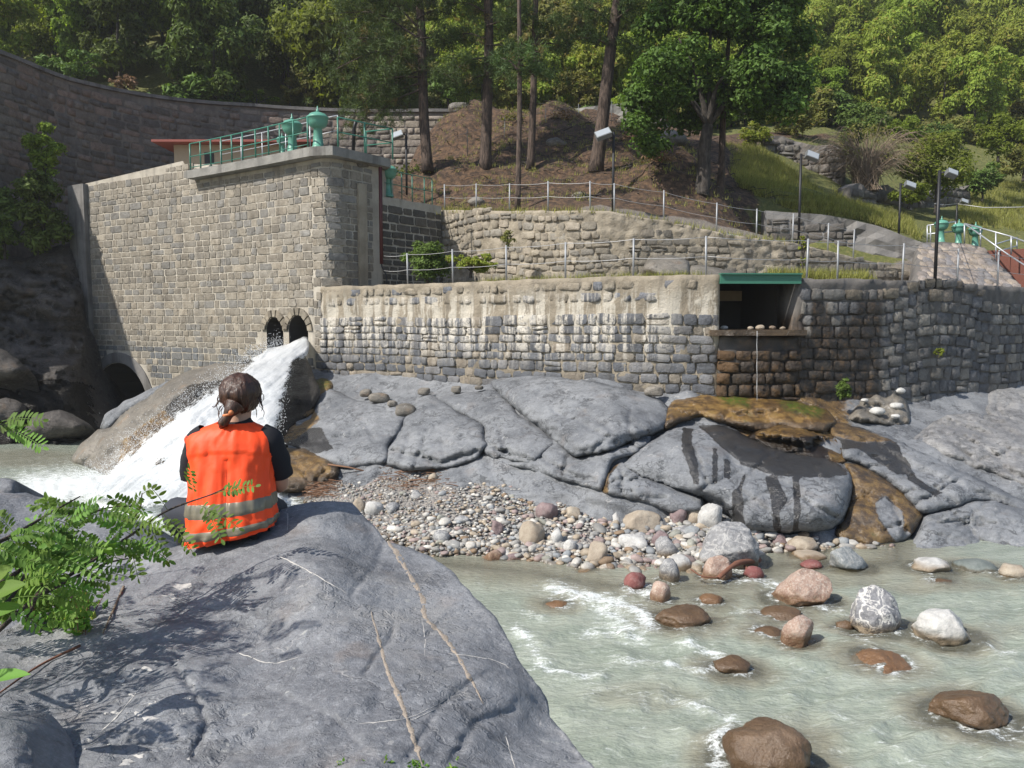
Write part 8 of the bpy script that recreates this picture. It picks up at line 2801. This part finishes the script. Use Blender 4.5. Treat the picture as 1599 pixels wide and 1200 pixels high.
# ---- rocks, sticks and dry undergrowth on the mound
def mound_clutter():
    r = np.random.default_rng(68)
    for i, (px, py, Y, s, lab) in enumerate([(1010, 215, 42, .9, 'dark rock at the top right of the pine mound under the maple'), (985, 205, 42.5, .6, 'small rock beside the leaning pine at the top of the mound'), (1045, 232, 40, .7, 'rock half buried under the maple crown'),
                                   (720, 186, 42, .5, 'pale rock on the crest of the mound near the second pine'), (870, 232, 36, .4, 'low rock on the mound behind the thin pines'), (905, 300, 30.5, .35, 'flat rock above the upper fence near the leaning pine'), (745, 312, 29.8, .3, 'small rock behind the upper fence at the left')]):
        w = PA(px, py, Y)
        z = float(hill_z(w[None, :2])[0] + mound_relief(w[None, :2])[0])
        V, Fc = lump(3, 810 + i, 7, .7, .14)
        tag(obj('mound_rock', V * s * np.array([1.3, 1, .7]) + np.array([w[0], w[1], z + s * .1]), Fc, M['rock_tan']), lab, 'rock')
    mb = MB()
    for _ in range(900):
        q = np.array([r.uniform(-4.5, 11), r.uniform(28, 44)])
        if q[1] < float(upper_y(q[:1])[0]) + .8:
            continue
        c = np.array([*q, float(hill_z(q[None])[0] + mound_relief(q[None])[0]) + .04])
        a, L = r.uniform(0, 6.28), r.uniform(.1, .45)
        v = np.array([math.cos(a) * L, math.sin(a) * L, r.normal(0, .05)])
        mb.tube([c - v, c + [0, 0, .04], c + v], r.uniform(.008, .022), 3, False)
    tag(mb.build('forest_litter', M['dark_bark'], None, True), 'fallen sticks and litter on the slope under the pines', 'litter', kind='stuff')
    for i, (px, py, Y) in enumerate([(700, 228, 37), (880, 215, 39), (800, 205, 40), (985, 250, 36), (640, 250, 34), (1030, 290, 31)]):
        w = PA(px, py, Y)
        z = float(hill_z(w[None, :2])[0] + mound_relief(w[None, :2])[0])
        pts = np.c_[r.normal(0, .35, 260), r.normal(0, .35, 260), np.abs(r.normal(0, .22, 260))]
        e = empty('dry_undergrowth', (w[0], w[1], z), 'small dry brown undergrowth clump on the mound, %s' % ['left of the second pine', 'right of the slim pine', 'between second pine and slim pine', 'right of the leaning pine', 'beside the leftmost pine', 'near the maple trunk'][i], 'undergrowth')
        link('foliage', leaves_mesh('foliage', pts, pts, .12, r, LEAF['dry' if i % 2 else 'olive']), None, e)


mound_clutter()

# ---- robinia in the foreground -------------------------------------------
def leaflet_strip(mb_v, mb_f, mb_t, a, b, pairs, ll, lw, nrm, r, term=True):
    """one compound leaf: rachis from a to b with paired oval leaflets"""
    a, b, nrm = np.array(a, float), np.array(b, float), np.array(nrm, float)
    ax = b - a
    L = np.linalg.norm(ax)
    ax /= L
    side = np.cross(ax, nrm)
    side /= np.linalg.norm(side) + 1e-9
    nrm = np.cross(side, ax)
    tint0 = r.uniform(.1, .8)

    def pos(k):
        return a + (b - a) * k - np.array([0, 0, 1]) * L * .18 * k * k
    n0 = sum(len(v) for v in mb_v)
    V, Fc, T = [], [], []
    for i in range(6):
        k0, k1 = i / 6, (i + 1) / 6
        w = .0013
        i0 = len(V)
        V += [pos(k0) - side * w, pos(k0) + side * w, pos(k1) + side * w, pos(k1) - side * w]
        T += [.05] * 4
        Fc += [(i0, i0 + 1, i0 + 2), (i0, i0 + 2, i0 + 3)]
    items = [(0.2 + .78 * (j + .5) / pairs, s) for j in range(pairs) for s in (-1, 1)] + ([(1.0, 0)] if term else [])
    for k, s in items:
        p = pos(k)
        d = ax * (0.35 if s else 1) + side * s + nrm * r.normal(.05, .2) + np.array([0, 0, -.12])
        d /= np.linalg.norm(d)
        wv = np.cross(d, nrm + side * r.normal(0, .3))
        wv /= np.linalg.norm(wv) + 1e-9
        up = np.cross(wv, d)
        l = ll * r.uniform(.85, 1.12) * (1 - .35 * abs(k - .55))
        q0 = p + d * l * .06
        i0 = len(V)
        for kk, ww in ((0, 0.02), (.22, .36), (.55, .5), (.85, .34), (1.0, .06)):
            c = q0 + d * l * kk - up * l * .1 * kk * kk
            V += [c - wv * lw * ww + up * lw * ww * .25, c, c + wv * lw * ww + up * lw * ww * .25]
        T += [np.clip(tint0 + r.normal(0, .07), 0, 1)] * 15
        for m in range(4):
            for h_ in (0, 1):
                x = i0 + m * 3 + h_
                Fc += [(x, x + 1, x + 4), (x, x + 4, x + 3)]
    mb_v.append(np.array(V))
    mb_f += [tuple(i + n0 for i in f) for f in Fc]
    mb_t += T


def robinia():
    r = np.random.default_rng(91)
    base = P(30, 985, 2.45)
    e = empty('robinia_shrub', base, 'leafy robinia branches with paired leaflets reaching over the boulder towards the person', 'shrub')
    stems = [
        [(-30, 1010, 2.15), (60, 930, 2.45), (130, 885, 2.7), (205, 835, 2.95), (262, 797, 3.1), (330, 772, 3.2), (352, 762, 3.2)],
        [(-30, 930, 2.2), (60, 870, 2.5), (110, 820, 2.75), (160, 795, 2.9), (205, 790, 3.0)],
        [(40, 970, 2.4), (70, 900, 2.55), (95, 840, 2.7), (108, 800, 2.8)],
        [(-30, 860, 2.3), (30, 830, 2.5), (80, 800, 2.7), (125, 775, 2.85)],
        [(60, 930, 2.45), (110, 905, 2.6), (165, 880, 2.75), (200, 872, 2.85)],
        [(130, 885, 2.7), (170, 850, 2.9), (215, 800, 3.05), (222, 770, 3.05)],
        [(-30, 980, 2.1), (20, 930, 2.3), (50, 880, 2.4), (90, 860, 2.5)],
        [(-30, 640, 2.5), (-5, 655, 2.6), (5, 660, 2.62)],
    ]
    mb = MB()
    for s in stems:
        c = catmull([tuple(P(*q)) for q in s], 6)
        mb.tube(c, np.linspace(.0075, .0022, len(c)), 6)
    mb.build('stem', M['pine_bark'], e, True)
    leaves = []   # (start px,py,Y) (tip px,py,Y) pairs

    def lf(a, b, pairs=8, ll=.034, lw=.0145):
        leaves.append((P(*a), P(*b), pairs, ll, lw))
    lf((205, 835, 2.95), (112, 772, 2.85), 10)
    lf((262, 797, 3.1), (236, 752, 3.05), 3)
    lf((300, 785, 3.12), (372, 806, 3.0), 8)
    lf((335, 772, 3.2), (398, 745, 3.15), 7)
    lf((318, 790, 3.1), (345, 830, 3.0), 8)
    lf((305, 778, 3.15), (296, 722, 3.1), 6)
    lf((255, 802, 3.08), (300, 848, 3.0), 8)
    lf((230, 815, 3.03), (258, 862, 2.95), 6)
    lf((215, 800, 3.05), (176, 770, 3.0), 6)
    lf((222, 772, 3.05), (236, 760, 3.05), 2)
    lf((225, 820, 3.0), (160, 800, 2.9), 9)
    lf((340, 768, 3.2), (372, 760, 3.2), 4)
    lf((205, 840, 2.95), (262, 862, 2.9), 9)
    lf((200, 840, 2.9), (215, 890, 2.8), 8)
    lf((0, 658, 2.6), (66, 641, 2.55), 11, .03, .012)
    lf((0, 665, 2.6), (66, 683, 2.55), 12, .03, .012)
    lf((-20, 668, 2.6), (30, 655, 2.6), 8, .03, .012)
    for s in stems[:7]:
        c = catmull([tuple(P(*q)) for q in s], 8)
        for k in np.arange(.1, .98, .075):
            if s is stems[0] and k > .6:
                continue
            p = c[int(k * (len(c) - 1))]
            px, py = proj(p)
            a = r.uniform(-2.9, .25)
            L = r.uniform(45, 85)
            tx, ty = float(px + L * math.cos(a)), float(py + L * math.sin(a) * .75 + 12)
            if ty < 762 or (tx > 235 and ty < 800) or tx > 270:
                continue
            leaves.append((Vector(p.tolist()), P(tx, ty, p[1] + r.uniform(-.1, .1)), int(r.integers(6, 10)), .031, .013))
    for _ in range(36):
        px, py = r.uniform(-25, 120), r.uniform(845, 985)
        a = r.uniform(-2.6, -.3)
        leaves.append((P(px, py, 2.55 + r.uniform(-.1, .1)), P(px + 60 * math.cos(a), py + 45 * math.sin(a) + 14, 2.55 + r.uniform(-.1, .1)), int(r.integers(6, 10)), .03, .0125))
    # branches of the same shrub beyond the left edge of the photo: their leaves shade the boulder
    hv, hf, ht = [], [], []
    cen = []
    for _ in range(85):
        qx, qy = r.uniform(40, 470), r.uniform(880, 1160)
        if qx > 330 and qy > 1060:
            continue
        T_ = P(qx, qy, float(YFGd(np.array([qx]), np.array([qy]))[0]))
        t_ = (qx + r.uniform(60, 260)) / 335.0 * T_.y / 2.6
        a = T_ + SUN_DIR * t_
        px, py = proj(np.array(a))
        if px > -35:
            continue
        d = Vector((r.normal(.6, .5), r.normal(.2, .5), r.normal(-.1, .2))).normalized()
        cen.append((np.array(a - d * .07), np.array(d)))
        leaflet_strip(hv, hf, ht, a - d * .07, a + d * .08, int(r.integers(6, 9)), .032, .0135, np.array([-.6, -.25, .7]) + r.normal(0, .25, 3), r)
    o = obj('leaf', np.vstack(hv), hf, LEAF['robinia'], e, True, {'tint': np.array(ht)})
    o['kind'] = 'stuff'
    root = np.array(P(-60, 1000, 2.1))
    nodes = [root, root + [-.35, -.05, .25], root + [-.6, 0, .6]]
    tb = MB().tube(nodes, .008, 6)
    left = sorted(cen, key=lambda q: np.linalg.norm(q[0] - root))
    for q, d in left:
        k = min(range(len(nodes)), key=lambda i: np.linalg.norm(nodes[i] - q))
        m_ = (nodes[k] + q) / 2 + np.array([0, 0, .03])
        tb.tube([nodes[k], m_, q], [.0035, .0025, .0015], 4, False)
        nodes += [m_, q]
    tb.build('stem', M['pine_bark'], e, True)['kind'] = 'stuff'
    for a, b, pr, ll, lw in leaves:
        v, f, t = [], [], []
        nn = np.array([r.normal(0, .3), -.95, .75]) + r.normal(0, .15, 3)
        leaflet_strip(v, f, t, a, b, pr, ll, lw, nn, r)
        o = obj('leaf', np.vstack(v), f, LEAF['robinia'], e, True, {'tint': np.array(t)})
    # a large simple-leaved sprig at the very left edge
    e2 = empty('broad_leaf_sprig', P(-30, 1030, 1.9), 'broad bright green leaves at the left edge below the robinia', 'plant')
    mb = MB()
    mb.tube(catmull([P(-60, 1090, 1.85), P(-40, 1000, 1.9), P(-30, 920, 1.95)], 5), .005, 6)
    mb.build('stem', M['pine_bark'], e2, True)
    for a, b, w in [((-30, 940, 1.95), (36, 908, 1.95), .03), ((-30, 965, 1.92), (32, 942, 1.95), .022), ((-40, 1065, 1.85), (40, 1046, 1.8), .02), ((-30, 920, 1.95), (15, 880, 2.0), .026)]:
        A, B = np.array(P(*a)), np.array(P(*b))
        d = B - A
        L = np.linalg.norm(d)
        d /= L
        nn = np.array([.2, -.5, .85])
        wv = np.cross(d, nn)
        wv /= np.linalg.norm(wv)
        up = np.cross(wv, d)
        V, T, Fc = [], [], []
        for kk, ww in ((0, .03), (.12, .4), (.3, .85), (.5, 1), (.7, .85), (.88, .45), (1, .02)):
            c = A + d * L * kk - up * L * .1 * kk * kk
            V += [c - wv * w * ww + up * w * ww * .35, c - wv * w * ww * .5 + up * w * ww * .1, c, c + wv * w * ww * .5 + up * w * ww * .1, c + wv * w * ww + up * w * ww * .35]
        for m in range(6):
            for h_ in range(4):
                x = m * 5 + h_
                Fc.append((x, x + 1, x + 6, x + 5))
        obj('leaf', np.array(V), Fc, LEAF['robinia'], e2, True, {'tint': np.full(35, r.uniform(.4, .8))})
    # herbs in the crack below
    e3 = empty('herb_clump', P(90, 985, 2.6), 'low green herbs in the crack of the boulder with one purple thistle head', 'plant')
    pts, outs = [], []
    sm = MB()
    for _ in range(130):
        px, py = r.uniform(-20, 140), r.uniform(945, 995)
        py = py - 28 * (px < 60)
        Y = float(YFGd(np.array([px]), np.array([max(py, 990 - 0.45 * px)]))[0]) - .01
        b = np.array(P(px, py, Y))
        h = r.uniform(.03, .11)
        tp = b + np.array([r.normal(0, .03), r.normal(0, .03), h])
        sm.tube([b - [0, 0, .03], tp], .0014, 4, False)
        for _ in range(9):
            pts.append(b + (tp - b) * r.uniform(.1, 1.05) + r.normal(0, .014, 3))
    pts = np.array(pts)
    link('foliage', leaves_mesh('foliage', pts - np.array(e3.location), r.normal(0, 1, pts.shape), .03, r, LEAF['robinia'], .5, .8), None, e3)
    b, tp = np.array(P(122, 985, 2.6)), np.array(P(114, 930, 2.62))
    sm.tube([b, (b + tp) / 2 + [.004, 0, 0], tp], .0018, 5)
    sm.build('stem', M['wood'], e3, True)['kind'] = 'stuff'
    V, Fc = lump(2, 8, 2, .9)
    M['thistle'] = m_plain('purple_flower', (0.22, 0.05, 0.17), .8)
    obj('flower_head', V * [.011, .011, .013] + tp, Fc, M['thistle'], e3, True)
    # twigs lying on the boulder
    for a, m_, c, lab, rr in [((193, 916), (178, 950), (161, 988), 'pale bare twig leaning on the boulder below the robinia', .006), ((125, 1008), (60, 1040), (-5, 1085), 'thin dark twig lying along the crack at the left of the boulder', .005)]:
        q = [P(x, y, float(YFGd(np.array([x]), np.array([y]))[0]) - .02) for x, y in (a, m_, c)]
        tag(MB().tube(catmull(q, 6), np.linspace(rr, rr * .5, 13), 6).build('twig', M['dry_branch' if rr > .0055 else 'wood'], None, True), lab, 'twig')
    # sprigs at the boulder's bottom edge
    e4 = empty('herb_clump', P(600, 1200, 1.86), 'tiny green sprigs at the bottom edge of the boulder', 'plant')
    pts = []
    for px in (530, 565, 598, 648, 655, 712):
        for _ in range(14):
            pts.append(np.array(P(px + r.normal(0, 6), 1196 + r.normal(0, 6), 1.84)))
    pts = np.array(pts)
    link('foliage', leaves_mesh('foliage', pts - np.array(e4.location), r.normal(0, 1, pts.shape), .014, r, LEAF['robinia'], .5, .8), None, e4)


robinia()

# ---- labels that several of a kind still share: told apart by their order in the photo
def settle_labels():
    by = {}
    for o in bpy.data.objects:
        if o.parent is None and o.get('label') and o.get('group'):
            by.setdefault(o['label'], []).append(o)
    words = ['first', 'second', 'third', 'fourth', 'fifth', 'sixth', 'seventh', 'eighth', 'ninth', 'tenth']
    for lab, os_ in by.items():
        if len(os_) < 2:
            continue
        os_.sort(key=lambda o: float(proj(np.array(o.location))[0]))
        for i, o in enumerate(os_):
            tail = (('left one', 'right one')[i] if len(os_) == 2 else '%s from left' % words[min(i, 9)])
            w = lab.split()[:13 if len(os_) > 2 else 14]
            o['label'] = ' '.join(w) + ', ' + tail


settle_labels()

# thin summer haze over the valley
hz_m = bpy.data.materials.new('haze')
hz_m.use_nodes = True
hz_m.node_tree.nodes.clear()
h_o = hz_m.node_tree.nodes.new("ShaderNodeOutputMaterial")
h_v = hz_m.node_tree.nodes.new("ShaderNodeVolumePrincipled")
h_v.inputs["Color"].default_value = (0.95, 0.96, 0.95, 1)
h_v.inputs["Density"].default_value = 0.0005
h_v.inputs["Anisotropy"].default_value = 0.2
hz_m.node_tree.links.new(h_v.outputs[0], h_o.inputs["Volume"])
tag(MB().box((10, 85, 54), (300, 260, 112)).build('haze', hz_m), 'thin pale haze in the valley air', 'haze', kind='stuff')
